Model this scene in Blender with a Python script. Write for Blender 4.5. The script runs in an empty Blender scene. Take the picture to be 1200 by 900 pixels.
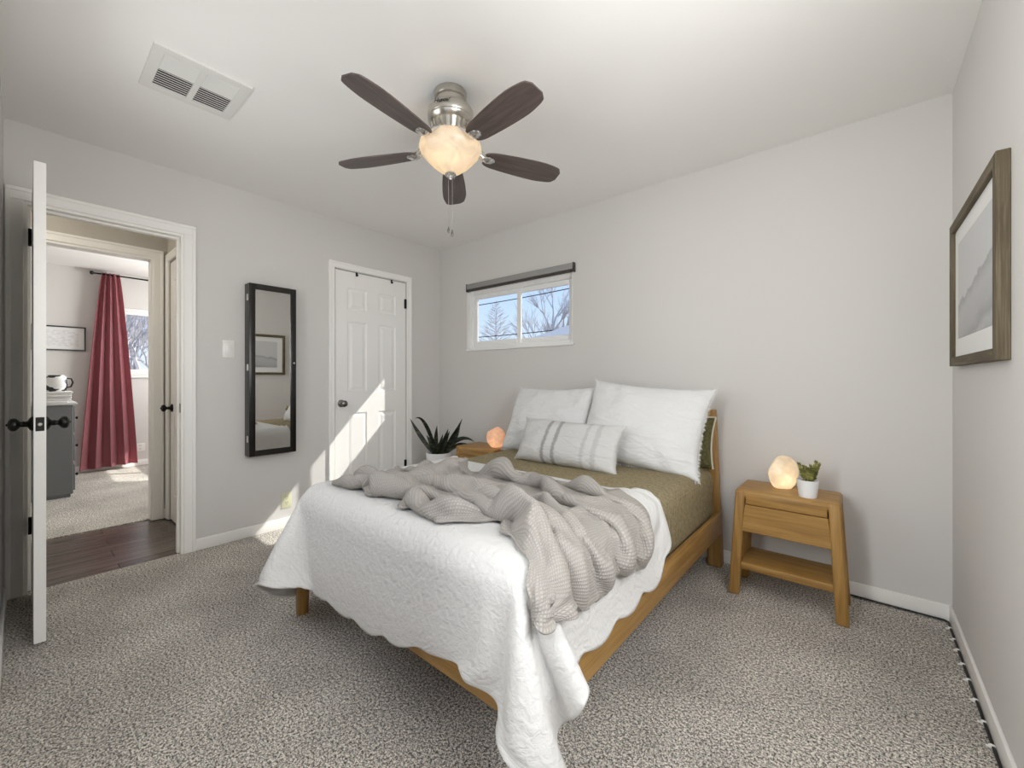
import bpy, bmesh, math, random
import numpy as np
from mathutils import Vector, Matrix, noise, Euler

sc = bpy.context.scene
COL = sc.collection
PI = math.pi
R = math.radians

# ------------------------------------------------------------------ tunable settings
EXPOSURE = 0.0
SKY = 1.2
SUN = 5.2
P_RIGHT, P_FRONT, P_FAR2, P_HALL = 28.0, 92.0, 46.0, 12.0
P_LEFT = 9.0
P_FAN, P_STONE = 2.2, 0.15
WALLC = (0.655, 0.64, 0.622, 1)
CEILC = (0.86, 0.85, 0.83, 1)
OAK1, OAK2, OAK3 = (0.21, 0.108, 0.026, 1), (0.36, 0.20, 0.055, 1), (0.47, 0.285, 0.095, 1)
CARPET = 1.3
THROW_L, THROW_D = (0.37, 0.345, 0.315, 1), (0.46, 0.43, 0.395, 1)
OLIVE1, OLIVE2 = (0.18, 0.145, 0.078, 1), (0.40, 0.335, 0.21, 1)
CURT = (0.50, 0.20, 0.23, 1)
CLIP_Y = (-0.095, -0.20, -0.29, -0.40, -0.51, -0.635, -0.755, -0.87)
TREES_LIST = [
    (((-12.0, 14.0, -0.4), 5.8, 3, 'bare conical tree showing through the left pane of the bedroom window'), dict(cone=True)),
    (((-9.6, 22.0, -0.4), 5.2, 8, 'low bare tree between the two panes of the bedroom window'), dict(spread=0.6)),
    (((-8.5, 14.0, -0.4), 7.6, 5, 'large spreading bare tree filling the right pane of the bedroom window'), dict(spread=0.55, depth=5)),
    (((-9.5, 30.0, -0.4), 12.5, 12, 'bare tree standing behind the neighbouring house roof'), dict(spread=0.5, depth=5)),
    (((-7.2, -1.30, -0.4), 4.0, 21, 'bare tree beside the curtain in the far room window'), dict(spread=0.6, depth=5)),
    (((-14.5, -1.00, -0.4), 6.0, 31, 'bare tree farthest back in the far room window'), dict(spread=0.6, depth=5)),
    (((-10.9, -0.50, -0.4), 5.2, 25, 'bare tree further along in the far room window'), dict(spread=0.6, depth=5)),
]
HOUSE_LOC, HOUSE_RZ = (0.1, 10.7, 0), 0.0
LINE_A = ((-18.0, 12.0, 4.93), (0.0, 12.0, 5.2))
LINE_B = ((-18.0, 12.0, 3.4), (0.0, 12.0, 3.45))

# ------------------------------------------------------------------ camera
cam_d = bpy.data.cameras.new('camera')
cam = bpy.data.objects.new('camera', cam_d); COL.objects.link(cam)
cam.location = (3.3178, -2.7714, 1.1261)
cam.rotation_euler = (PI / 2, 0, 0.7016)
cam_d.sensor_width = 36.0
cam_d.lens = 483.4456 / 1200 * 36.0
cam_d.shift_y = -6.73 / 1200
cam_d.clip_start = 0.01
cam_d.clip_end = 200
sc.camera = cam

# ------------------------------------------------------------------ view / world / sun / added fill lights
sc.view_settings.view_transform = 'Standard'
sc.view_settings.look = 'None'
sc.view_settings.gamma = 1.0
sc.view_settings.use_curve_mapping = False
sc.view_settings.exposure = EXPOSURE
sc.cycles.max_bounces = 14
sc.cycles.diffuse_bounces = 8
sc.cycles.glossy_bounces = 5
sc.cycles.transmission_bounces = 8
sc.cycles.transparent_max_bounces = 12
sc.cycles.sample_clamp_indirect = 6.0
sc.cycles.caustics_reflective = False
sc.cycles.caustics_refractive = False

world = bpy.data.worlds.new('sky'); sc.world = world
world.use_nodes = True
wn = world.node_tree.nodes; wl = world.node_tree.links
bg = wn['Background']
geo = wn.new('ShaderNodeTexCoord'); sep = wn.new('ShaderNodeSeparateXYZ')
ramp = wn.new('ShaderNodeValToRGB')
ramp.color_ramp.elements[0].position = 0.0
ramp.color_ramp.elements[0].color = (0.80, 0.87, 0.95, 1)
ramp.color_ramp.elements[1].position = 0.5
ramp.color_ramp.elements[1].color = (0.22, 0.42, 0.82, 1)
e = ramp.color_ramp.elements.new(0.16); e.color = (0.56, 0.72, 0.93, 1)
wl.new(geo.outputs['Generated'], sep.inputs[0])
wl.new(sep.outputs['Z'], ramp.inputs['Fac'])
wl.new(ramp.outputs['Color'], bg.inputs['Color'])
bg.inputs['Strength'].default_value = SKY

def light(name, kind, loc, energy, color=(1, 1, 1), **kw):
    d = bpy.data.lights.new(name, kind); d.energy = energy; d.color = color
    for k, v in kw.items():
        setattr(d, k, v)
    o = bpy.data.objects.new(name, d); COL.objects.link(o); o.location = loc
    return o

sun = light('sun', 'SUN', (3, 6, 6), SUN, (1.0, 0.96, 0.90), angle=R(0.6))
sun.rotation_euler = Vector((-0.70, -1.0, -1.05)).to_track_quat('-Z', 'Y').to_euler()

def fill_area(name, loc, direction, w, h, energy, color=(1.0, 0.985, 0.96)):
    o = light(name, 'AREA', loc, energy, color, shape='RECTANGLE', size=w, size_y=h)
    o.rotation_euler = Vector(direction).to_track_quat('-Z', 'Y').to_euler()
    return o
# area fills added at invented, unseen windows to brighten the rooms
fill_area('daylight_window_right', (3.70, -1.98, 1.50), (-1, 0, -0.12), 1.0, 1.15, P_RIGHT)
fill_area('daylight_window_front', (2.45, -3.15, 1.50), (1.7, 1, -0.02), 0.7, 1.15, P_FRONT)  # added fill outside the front wall, angled towards the right wall
light('lamp_hall', 'POINT', (-0.5, -3.3, 2.25), P_HALL, (1.0, 0.93, 0.82), shadow_soft_size=0.12)  # point fill added to brighten the hall, no fixture stands there
fill_area('daylight_window_second', (1.35, -2.93, 1.50), (0.15, 1, 0.1), 0.8, 1.1, P_LEFT)  # added fill lifting the left side and ceiling
fill_area('daylight_far_side', (-2.5, -0.86, 1.6), (0, -1, 0), 1.2, 1.0, P_FAR2)  # unseen fill added to light the far room

# ------------------------------------------------------------------ helpers
def tag(o, label=None, cat=None, group=None, kind=None):
    if label: o['label'] = label
    if cat: o['category'] = cat
    if group: o['group'] = group
    if kind: o['kind'] = kind
    return o

def thing(name, label, cat, loc=(0, 0, 0), rz=0.0, group=None):
    o = bpy.data.objects.new(name, None); COL.objects.link(o)
    o.empty_display_size = 0.1
    o.location = loc; o.rotation_euler = (0, 0, rz)
    return tag(o, label, cat, group)

def V(*a): return Vector(a)

class MB:
    """collects shapes into one bmesh"""
    def __init__(s): s.bm = bmesh.new()
    def box(s, lo, hi, bev=0.0, seg=2, M=None):
        g = bmesh.ops.create_cube(s.bm, size=1.0)
        vs = g['verts']
        for v in vs:
            v.co = Vector([(lo[i] + hi[i]) / 2 + v.co[i] * (hi[i] - lo[i]) for i in range(3)])
        if bev > 0:
            es = list({e for v in vs for e in v.link_edges})
            r = bmesh.ops.bevel(s.bm, geom=es, offset=bev, segments=seg, affect='EDGES', profile=0.5)
            vs = list({v for f in r['faces'] for v in f.verts} | {v for v in vs if v.is_valid})
        if M is not None:
            for v in vs: v.co = M @ v.co
        return s
    def hexa(s, b, t, bev=0.0, seg=2):
        """frustum between bottom quad b and top quad t (lists of 4 points, same winding)"""
        vs = [s.bm.verts.new(p) for p in list(b) + list(t)]
        for f in ((3, 2, 1, 0), (4, 5, 6, 7), (0, 1, 5, 4), (1, 2, 6, 5), (2, 3, 7, 6), (3, 0, 4, 7)):
            s.bm.faces.new([vs[i] for i in f])
        if bev > 0:
            es = list({e for v in vs for e in v.link_edges})
            bmesh.ops.bevel(s.bm, geom=es, offset=bev, segments=seg, affect='EDGES', profile=0.5)
        return s
    def lathe(s, prof, n=32, M=None, cap=True):
        """prof: list of (r,z) bottom to top"""
        rings = []
        for r, z in prof:
            if r < 1e-6:
                rings.append([s.bm.verts.new((0, 0, z))])
            else:
                rings.append([s.bm.verts.new((r * math.cos(2 * PI * k / n), r * math.sin(2 * PI * k / n), z)) for k in range(n)])
        for a, b in zip(rings, rings[1:]):
            for k in range(n):
                k2 = (k + 1) % n
                if len(a) == 1 and len(b) == 1: continue
                if len(a) == 1: s.bm.faces.new((a[0], b[k2], b[k]))
                elif len(b) == 1: s.bm.faces.new((a[k], a[k2], b[0]))
                else: s.bm.faces.new((a[k], a[k2], b[k2], b[k]))
        if cap:
            if len(rings[0]) > 1: s.bm.faces.new(list(reversed(rings[0])))
            if len(rings[-1]) > 1: s.bm.faces.new(rings[-1])
        if M is not None:
            for rr in rings:
                for v in rr: v.co = M @ v.co
        return s
    def tube(s, pts, rad, n=8, cap=True):
        pts = [Vector(p) for p in pts]
        rads = rad if isinstance(rad, (list, tuple)) else [rad] * len(pts)
        rings = []; up = None
        for i, p in enumerate(pts):
            d = (pts[min(i + 1, len(pts) - 1)] - pts[max(i - 1, 0)])
            if d.length < 1e-9: d = Vector((0, 0, 1))
            d.normalize()
            if up is None:
                up = Vector((0, 0, 1)) if abs(d.z) < 0.9 else Vector((1, 0, 0))
            a = d.cross(up)
            if a.length < 1e-6: a = d.cross(Vector((0, 1, 0.3)))
            a.normalize(); b = a.cross(d); up = b
            rings.append([s.bm.verts.new(p + (a * math.cos(2 * PI * k / n) + b * math.sin(2 * PI * k / n)) * rads[i]) for k in range(n)])
        for A, B in zip(rings, rings[1:]):
            for k in range(n):
                s.bm.faces.new((A[k], B[k], B[(k + 1) % n], A[(k + 1) % n]))
        if cap:
            s.bm.faces.new(rings[0]); s.bm.faces.new(list(reversed(rings[-1])))
        return s
    def grid(s, P, uv=None):
        """P[j][i] points"""
        rows = [[s.bm.verts.new(p) for p in row] for row in P]
        for j in range(len(rows) - 1):
            for i in range(len(rows[0]) - 1):
                s.bm.faces.new((rows[j][i], rows[j][i + 1], rows[j + 1][i + 1], rows[j + 1][i]))
        return rows
    def build(s, name, mat, parent=None, smooth=True, angle=35, fixn=True):
        if fixn: bmesh.ops.recalc_face_normals(s.bm, faces=s.bm.faces[:])
        me = bpy.data.meshes.new(name); s.bm.to_mesh(me); s.bm.free()
        if mat is not None: me.materials.append(mat)
        o = bpy.data.objects.new(name, me); COL.objects.link(o)
        if parent is not None: o.parent = parent
        if smooth:
            try:
                me.shade_smooth() if hasattr(me, 'shade_smooth') else None
                me.set_sharp_from_angle(angle=R(angle))
            except Exception:
                pass
        return o

def structure(o):
    o['kind'] = 'structure'; return o

# ------------------------------------------------------------------ materials
def lin(c):
    return tuple(((x / 255) / 12.92 if x / 255 <= 0.04045 else (((x / 255) + 0.055) / 1.055) ** 2.4) for x in c) + (1,)

class Mat:
    def __init__(s, name):
        s.m = bpy.data.materials.new(name); s.m.use_nodes = True
        s.n = s.m.node_tree.nodes; s.l = s.m.node_tree.links
        s.b = s.n['Principled BSDF']; s.out = s.n['Material Output']
    def node(s, t, **kw):
        x = s.n.new('ShaderNode' + t)
        for k, v in kw.items():
            if k.startswith('_'): setattr(x, k[1:], v)
            else: x.inputs[k].default_value = v
        return x
    def link(s, a, b): s.l.new(a, b)
    def coords(s, kind='Object', scale=(1, 1, 1), rot=(0, 0, 0)):
        tc = s.node('TexCoord'); mp = s.node('Mapping')
        mp.inputs['Scale'].default_value = scale; mp.inputs['Rotation'].default_value = rot
        s.link(tc.outputs[kind], mp.inputs['Vector']); return mp.outputs['Vector']
    def ramp(s, fac, stops):
        r = s.node('ValToRGB'); cr = r.color_ramp
        cr.elements[0].position, cr.elements[0].color = stops[0]
        cr.elements[1].position, cr.elements[1].color = stops[-1]
        for p, c in stops[1:-1]:
            e = cr.elements.new(p); e.color = c
        s.link(fac, r.inputs['Fac']); return r.outputs['Color']
    def bump(s, h, strength=0.3, dist=0.01, prev=None):
        b = s.node('Bump', Strength=strength, Distance=dist); s.link(h, b.inputs['Height'])
        if prev is not None: s.link(prev, b.inputs['Normal'])
        s.link(b.outputs['Normal'], s.b.inputs['Normal']); return b.outputs['Normal']
    def set(s, **kw):
        for k, v in kw.items(): s.b.inputs[k.replace('_', ' ')].default_value = v
        return s

def plain(name, color, rough=0.5, metal=0.0, noise_scale=None, bump=0.0, dist=0.002, **kw):
    m = Mat(name); m.set(Base_Color=color, Roughness=rough, Metallic=metal, **kw)
    if noise_scale:
        nz = m.node('TexNoise', Scale=noise_scale, Detail=4.0); m.link(m.coords(), nz.inputs['Vector'])
        m.bump(nz.outputs['Fac'], bump, dist)
    return m.m

def wood(name, c1, c2, c3, axis=0, rough=0.45, scale=1.0):
    m = Mat(name); sv = [14 * scale] * 3; sv[axis] = 0.9 * scale
    v = m.coords('Object', sv)
    n1 = m.node('TexNoise', Scale=2.2, Detail=6.0, Roughness=0.6, Distortion=0.6); m.link(v, n1.inputs['Vector'])
    sv2 = [120 * scale] * 3; sv2[axis] = 3 * scale
    n2 = m.node('TexNoise', Scale=1.5, Detail=3.0); m.link(m.coords('Object', sv2), n2.inputs['Vector'])
    mx = m.node('Mix', _data_type='FLOAT'); mx.inputs[0].default_value = 0.35
    m.link(n1.outputs['Fac'], mx.inputs[2]); m.link(n2.outputs['Fac'], mx.inputs[3])
    m.link(m.ramp(mx.outputs[0], [(0.30, c1), (0.5, c2), (0.72, c3)]), m.b.inputs['Base Color'])
    m.set(Roughness=rough)
    m.bump(n2.outputs['Fac'], 0.12, 0.001)
    return m.m

M = {}
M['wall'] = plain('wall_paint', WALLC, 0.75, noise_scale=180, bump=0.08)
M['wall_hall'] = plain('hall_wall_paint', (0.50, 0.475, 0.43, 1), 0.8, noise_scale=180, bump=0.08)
M['ceiling'] = plain('ceiling_paint', CEILC, 0.85, noise_scale=60, bump=0.12)
M['trim'] = plain('white_trim_paint', (0.89, 0.88, 0.855, 1), 0.4)
M['door'] = plain('white_door_paint', (0.88, 0.87, 0.845, 1), 0.42, noise_scale=120, bump=0.03)
M['vinyl'] = plain('white_vinyl', (0.86, 0.86, 0.85, 1), 0.35)
M['black_metal'] = plain('oil_rubbed_bronze', (0.012, 0.011, 0.010, 1), 0.35, 0.6)
M['black_paint'] = plain('espresso_black_lacquer', (0.010, 0.008, 0.007, 1), 0.28)
M['nickel'] = plain('brushed_nickel', (0.55, 0.52, 0.47, 1), 0.28, 1.0)
M['pewter'] = plain('dark_pewter', (0.20, 0.19, 0.18, 1), 0.3, 1.0)
M['silver'] = plain('polished_silver', (0.75, 0.74, 0.72, 1), 0.2, 1.0)
M['mirror'] = plain('mirror_glass', (0.70, 0.695, 0.68, 1), 0.01, 1.0)
M['plastic'] = plain('white_plastic', (0.82, 0.81, 0.78, 1), 0.3)
M['ivory'] = plain('ivory_plastic', (0.70, 0.70, 0.50, 1), 0.35)
M['ceramic'] = plain('white_ceramic', (0.82, 0.82, 0.83, 1), 0.35)
M['dark'] = plain('dark_void', (0.02, 0.02, 0.02, 1), 0.9)
M['blind'] = plain('grey_blind_fabric', (0.30, 0.295, 0.285, 1), 0.7, noise_scale=300, bump=0.2)
M['blind_dark'] = plain('dark_blind_bar', (0.045, 0.042, 0.04, 1), 0.6)
M['soil'] = plain('potting_soil', (0.035, 0.025, 0.018, 1), 0.95, noise_scale=90, bump=1.0, dist=0.01)
M['vent_paint'] = plain('vent_white_enamel', (0.74, 0.74, 0.71, 1), 0.45)
M['dresser'] = plain('dresser_grey_paint', (0.15, 0.155, 0.16, 1), 0.45, noise_scale=40, bump=0.05)
M['dresser_top'] = plain('dresser_top_pale_paint', (0.55, 0.55, 0.54, 1), 0.4)
M['cable'] = plain('black_cable_rubber', (0.012, 0.012, 0.012, 1), 0.5)
M['oak_x'] = wood('golden_oak_grain_x', OAK1, OAK2, OAK3, 0)
M['oak_y'] = wood('golden_oak_grain_y', OAK1, OAK2, OAK3, 1)
M['oak_z'] = wood('golden_oak_grain_z', OAK1, OAK2, OAK3, 2)
M['espresso'] = wood('dark_espresso_leg', (0.03, 0.018, 0.010, 1), (0.045, 0.026, 0.014, 1), (0.07, 0.04, 0.02, 1), 2)
M['barnwood'] = wood('weathered_barn_wood', (0.045, 0.033, 0.018, 1), (0.11, 0.085, 0.05, 1), (0.22, 0.18, 0.125, 1), 2, 0.8, 1.4)
M['barnwood_y'] = wood('weathered_barn_wood_y', (0.045, 0.033, 0.018, 1), (0.11, 0.085, 0.05, 1), (0.22, 0.18, 0.125, 1), 1, 0.8, 1.4)
M['bark'] = plain('pale_bare_bark', (0.66, 0.62, 0.63, 1), 0.9)
M['roofing'] = plain('pale_roof_shingle', (0.42, 0.41, 0.42, 1), 0.9, noise_scale=25, bump=0.4)
M['siding'] = plain('pale_house_siding', (0.62, 0.60, 0.57, 1), 0.8)
M['ground'] = plain('winter_lawn', (0.33, 0.31, 0.25, 1), 0.95)

def carpet(name, bright):
    m = Mat(name); v = m.coords('Object')
    a = m.node('TexNoise', Scale=235.0, Detail=3.0, Roughness=0.75); m.link(v, a.inputs['Vector'])
    b = m.node('TexNoise', Scale=112.0, Detail=2.0, Roughness=0.6); m.link(v, b.inputs['Vector'])
    c = m.node('TexNoise', Scale=2.2, Detail=4.0, Roughness=0.6); m.link(v, c.inputs['Vector'])
    mx = m.node('Mix', _data_type='FLOAT'); mx.inputs[0].default_value = 0.38
    m.link(a.outputs['Fac'], mx.inputs[2]); m.link(b.outputs['Fac'], mx.inputs[3])
    def g(k): return (k * bright, k * 0.94 * bright, k * 0.855 * bright, 1)
    col = m.ramp(mx.outputs[0], [(0.385, g(0.02)), (0.445, g(0.14)), (0.50, g(0.40)), (0.57, g(0.80))])
    tr = m.ramp(c.outputs['Fac'], [(0.35, (0.80, 0.80, 0.80, 1)), (0.65, (1.12, 1.12, 1.12, 1))])
    mul = m.node('Mix', _data_type='RGBA', _blend_type='MULTIPLY'); mul.inputs[0].default_value = 1.0
    m.link(col, mul.inputs[6]); m.link(tr, mul.inputs[7])
    m.link(mul.outputs[2], m.b.inputs['Base Color'])
    m.set(Roughness=0.95); m.b.inputs['Specular IOR Level'].default_value = 0.1
    n1 = m.bump(a.outputs['Fac'], 0.7, 0.008)
    m.bump(b.outputs['Fac'], 0.5, 0.012, n1)
    return m.m
M['carpet'] = carpet('speckled_grey_carpet', CARPET)
M['carpet_far'] = carpet('far_room_carpet', CARPET)

def planks():
    m = Mat('dark_vinyl_plank'); v = m.coords('Object', (1, 1, 1), (0, 0, PI / 2))
    br = m.node('TexBrick', Scale=1.0, _offset=0.37)
    br.inputs['Color1'].default_value = (0.085, 0.068, 0.058, 1); br.inputs['Color2'].default_value = (0.15, 0.125, 0.108, 1)
    br.inputs['Mortar'].default_value = (0.015, 0.012, 0.01, 1); br.inputs['Mortar Size'].default_value = 0.003
    br.inputs['Brick Width'].default_value = 1.2; br.inputs['Row Height'].default_value = 0.15
    m.link(v, br.inputs['Vector'])
    n = m.node('TexNoise', Scale=1.6, Detail=6.0, Distortion=0.8); m.link(m.coords('Object', (30, 1.8, 30)), n.inputs['Vector'])
    t = m.ramp(n.outputs['Fac'], [(0.3, (0.55, 0.55, 0.55, 1)), (0.7, (1.5, 1.45, 1.4, 1))])
    mul = m.node('Mix', _data_type='RGBA', _blend_type='MULTIPLY'); mul.inputs[0].default_value = 1.0
    m.link(br.outputs['Color'], mul.inputs[6]); m.link(t, mul.inputs[7])
    m.link(mul.outputs[2], m.b.inputs['Base Color']); m.set(Roughness=0.26)
    return m.m
M['planks'] = planks()

def glass():
    m = Mat('window_glass')
    tr = m.node('BsdfTransparent', Color=(0.96, 0.97, 0.97, 1)); gl = m.node('BsdfGlossy', Roughness=0.02)
    lw = m.node('LayerWeight', Blend=0.12); mx = m.node('MixShader')
    m.link(lw.outputs['Fresnel'], mx.inputs['Fac']); m.link(tr.outputs[0], mx.inputs[1]); m.link(gl.outputs[0], mx.inputs[2])
    m.link(mx.outputs[0], m.out.inputs['Surface']); return m.m
M['glass'] = glass()

def quilt_mat():
    m = Mat('white_matelasse_cotton'); v = m.coords('UV')
    vor = m.node('TexVoronoi', Scale=16.0, _feature='SMOOTH_F1'); m.link(v, vor.inputs['Vector'])
    nz = m.node('TexNoise', Scale=42.0, Detail=4.0, Distortion=0.9); m.link(v, nz.inputs['Vector'])
    wv = m.node('TexWave', Scale=9.0, Distortion=9.0, Detail=2.0); wv.inputs['Detail Scale'].default_value = 1.4; m.link(v, wv.inputs['Vector'])
    fn = m.node('TexNoise', Scale=240.0, Detail=2.0); m.link(v, fn.inputs['Vector'])
    m.set(Base_Color=(0.70, 0.69, 0.67, 1), Roughness=0.9); m.b.inputs['Specular IOR Level'].default_value = 0.15
    n = m.bump(nz.outputs['Fac'], 0.50, 0.012)
    n = m.bump(wv.outputs['Fac'], 0.12, 0.008, n)
    n = m.bump(vor.outputs['Distance'], 0.15, 0.012, n)
    m.bump(fn.outputs['Fac'], 0.12, 0.003, n)
    return m.m
M['quilt'] = quilt_mat()

def waffle_mat():
    m = Mat('grey_waffle_knit'); v = m.coords('UV')
    sx = m.node('SeparateXYZ'); m.link(v, sx.inputs[0])
    def cell(out, freq):
        a = m.node('Math', _operation='MULTIPLY'); a.inputs[1].default_value = freq; m.link(out, a.inputs[0])
        s = m.node('Math', _operation='SINE'); m.link(a.outputs[0], s.inputs[0])
        b = m.node('Math', _operation='ABSOLUTE'); m.link(s.outputs[0], b.inputs[0]); return b.outputs[0]
    f = PI / 0.0095
    a = cell(sx.outputs['X'], f); b = cell(sx.outputs['Y'], f)
    mn = m.node('Math', _operation='MULTIPLY'); m.link(a, mn.inputs[0]); m.link(b, mn.inputs[1])
    inv = m.node('Math', _operation='SUBTRACT'); inv.inputs[0].default_value = 1.0; m.link(mn.outputs[0], inv.inputs[1])
    fn = m.node('TexNoise', Scale=500.0, Detail=2.0); m.link(v, fn.inputs['Vector'])
    m.link(m.ramp(inv.outputs[0], [(0.0, THROW_D), (0.75, THROW_L)]), m.b.inputs['Base Color'])
    m.set(Roughness=0.95); m.b.inputs['Specular IOR Level'].default_value = 0.1
    n = m.bump(inv.outputs[0], 0.55, 0.005)
    m.bump(fn.outputs['Fac'], 0.15, 0.002, n)
    return m.m
M['waffle'] = waffle_mat()

def spread_mat(name, c1, c2):
    m = Mat(name)
    wv = m.node('TexWave', Scale=70.0, Distortion=0.6, Detail=1.0, _bands_direction='X'); m.link(m.coords(), wv.inputs['Vector'])
    nz = m.node('TexNoise', Scale=60.0, Detail=5.0, Roughness=0.7); m.link(m.coords('Object', (1, 3, 1)), nz.inputs['Vector'])
    m.link(m.ramp(nz.outputs['Fac'], [(0.34, c1), (0.62, c2)]), m.b.inputs['Base Color'])
    m.set(Roughness=0.92); m.b.inputs['Specular IOR Level'].default_value = 0.12
    n = m.bump(wv.outputs['Fac'], 0.35, 0.004); m.bump(nz.outputs['Fac'], 0.4, 0.01, n)
    return m.m
M['olive'] = spread_mat('olive_taupe_bedspread', OLIVE1, OLIVE2)
M['olive_sham'] = spread_mat('olive_green_sham', (0.075, 0.075, 0.03, 1), (0.17, 0.155, 0.075, 1))
M['cream'] = plain('cream_piping', (0.62, 0.58, 0.46, 1), 0.9)

def linen(name, base, stripes=None):
    m = Mat(name)
    nz = m.node('TexNoise', Scale=9.0, Detail=5.0, Distortion=0.5); m.link(m.coords('Object', (1, 1, 2.2)), nz.inputs['Vector'])
    fn = m.node('TexNoise', Scale=420.0, Detail=2.0); m.link(m.coords(), fn.inputs['Vector'])
    m.set(Roughness=0.9); m.b.inputs['Base Color'].default_value = base
    m.b.inputs['Specular IOR Level'].default_value = 0.12
    if stripes:
        tc = m.node('TexCoord'); s = m.node('SeparateXYZ'); m.link(tc.outputs['Object'], s.inputs[0])
        j = m.node('TexNoise', Scale=30.0, Detail=3.0); m.link(m.coords('Object', (1, 1, 6)), j.inputs['Vector'])
        jm = m.node('Math', _operation='MULTIPLY_ADD'); jm.inputs[1].default_value = 0.03; jm.inputs[2].default_value = 0.0
        m.link(j.outputs['Fac'], jm.inputs[0])
        ad = m.node('Math', _operation='ADD'); m.link(s.outputs['X'], ad.inputs[0]); m.link(jm.outputs[0], ad.inputs[1])
        mr = m.node('MapRange'); mr.inputs[1].default_value = -0.34; mr.inputs[2].default_value = 0.36; m.link(ad.outputs[0], mr.inputs[0])
        m.link(m.ramp(mr.outputs[0], stripes), m.b.inputs['Base Color'])
    n = m.bump(nz.outputs['Fac'], 0.55, 0.035); m.bump(fn.outputs['Fac'], 0.18, 0.002, n)
    return m.m
WL = (0.73, 0.73, 0.725, 1)
M['linen'] = linen('white_crinkled_cotton', WL)
LB = (0.62, 0.612, 0.595, 1); LG = (0.36, 0.355, 0.35, 1); LS = (0.52, 0.515, 0.50, 1)
M['lumbar'] = linen('oatmeal_linen_with_grey_stripes', LB, [(0.0, LB), (0.318, LB), (0.330, LG), (0.352, LG), (0.364, LB), (0.425, LB), (0.437, LG), (0.459, LG), (0.471, LB),
                     (0.70, LB), (0.71, LS), (0.73, LS), (0.74, LB), (0.79, LB), (0.80, LS), (0.83, LS), (0.84, LB), (1.0, LB)])

def print_mat(name, sea=True):
    """misty monochrome landscape photograph, mapped on the sheet's own generated coordinates"""
    m = Mat(name); tc = m.node('TexCoord'); s = m.node('SeparateXYZ'); m.link(tc.outputs['Generated'], s.inputs[0])
    n = m.node('TexNoise', Scale=5.0, Detail=6.0); m.link(tc.outputs['Generated'], n.inputs['Vector'])
    # ridge line rising to one side
    ri = m.node('Math', _operation='MULTIPLY_ADD'); ri.inputs[1].default_value = -0.28; ri.inputs[2].default_value = 0.60; m.link(s.outputs['Y'], ri.inputs[0])
    rn = m.node('Math', _operation='MULTIPLY_ADD'); rn.inputs[1].default_value = 0.22; m.link(n.outputs['Fac'], rn.inputs[0]); m.link(ri.outputs[0], rn.inputs[2])
    d = m.node('Math', _operation='SUBTRACT'); m.link(rn.outputs[0], d.inputs[0]); m.link(s.outputs['Z'], d.inputs[1])
    mt = m.ramp(d.outputs[0], [(0.08, (0.60, 0.60, 0.61, 1)), (0.10, (0.36, 0.365, 0.37, 1)), (0.17, (0.46, 0.46, 0.465, 1)), (0.24, (0.50, 0.50, 0.51, 1)), (0.42, (0.44, 0.44, 0.45, 1)), (0.55, (0.33, 0.335, 0.34, 1)), (0.62, (0.47, 0.47, 0.48, 1)), (0.75, (0.30, 0.30, 0.31, 1))])
    m.link(mt, m.b.inputs['Base Color']); m.set(Roughness=0.5)
    return m.m
M['photo'] = print_mat('grey_landscape_photograph')
M['mat_board'] = plain('white_mat_board', (0.80, 0.80, 0.79, 1), 0.8)

def blade_mat():
    m = Mat('walnut_fan_blade')
    n = m.node('TexNoise', Scale=2.0, Detail=6.0, Distortion=0.6); m.link(m.coords('Object', (2, 26, 26)), n.inputs['Vector'])
    m.link(m.ramp(n.outputs['Fac'], [(0.3, (0.06, 0.042, 0.037, 1)), (0.7, (0.125, 0.095, 0.085, 1))]), m.b.inputs['Base Color'])
    m.set(Roughness=0.42); return m.m
M['blade'] = blade_mat()

def translucent(name, col, emis=0.0, ecol=None, mixf=0.45, marble=0.0):
    m = Mat(name)
    tl = m.node('BsdfTranslucent', Color=col); df = m.node('BsdfDiffuse', Color=col)
    mx = m.node('MixShader'); mx.inputs['Fac'].default_value = mixf
    m.link(df.outputs[0], mx.inputs[1]); m.link(tl.outputs[0], mx.inputs[2])
    if marble:
        n = m.node('TexNoise', Scale=marble, Detail=5.0, Distortion=1.0); m.link(m.coords(), n.inputs['Vector'])
        c = m.ramp(n.outputs['Fac'], [(0.3, tuple(0.72 * x for x in col[:3]) + (1,)), (0.7, col)])
        m.link(c, tl.inputs['Color']); m.link(c, df.inputs['Color'])
    gl = m.node('BsdfGlossy', Roughness=0.25); mg = m.node('MixShader'); mg.inputs['Fac'].default_value = 0.05
    m.link(mx.outputs[0], mg.inputs[1]); m.link(gl.outputs[0], mg.inputs[2]); last = mg.outputs[0]
    if emis:
        em = m.node('Emission', Color=ecol or col, Strength=emis); ad = m.node('AddShader')
        m.link(last, ad.inputs[0]); m.link(em.outputs[0], ad.inputs[1]); last = ad.outputs[0]
    m.link(last, m.out.inputs['Surface']); return m.m
M['alabaster'] = translucent('frosted_alabaster_glass', (0.92, 0.84, 0.72, 1), 0.10, (1.0, 0.80, 0.55, 1), 0.5, 12.0)
M['selenite'] = translucent('glowing_selenite_stone', (0.95, 0.86, 0.72, 1), 0.10, (1.0, 0.80, 0.56, 1), 0.55, 18.0)
M['salt'] = translucent('glowing_pink_salt_stone', (0.95, 0.70, 0.55, 1), 0.12, (1.0, 0.66, 0.42, 1), 0.55, 24.0)
def emit(name, col, s):
    m = Mat(name); em = m.node('Emission', Color=col, Strength=s); m.link(em.outputs[0], m.out.inputs['Surface']); return m.m
M['bulb'] = emit('warm_bulb', (1.0, 0.82, 0.58, 1), 6.0)

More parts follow.
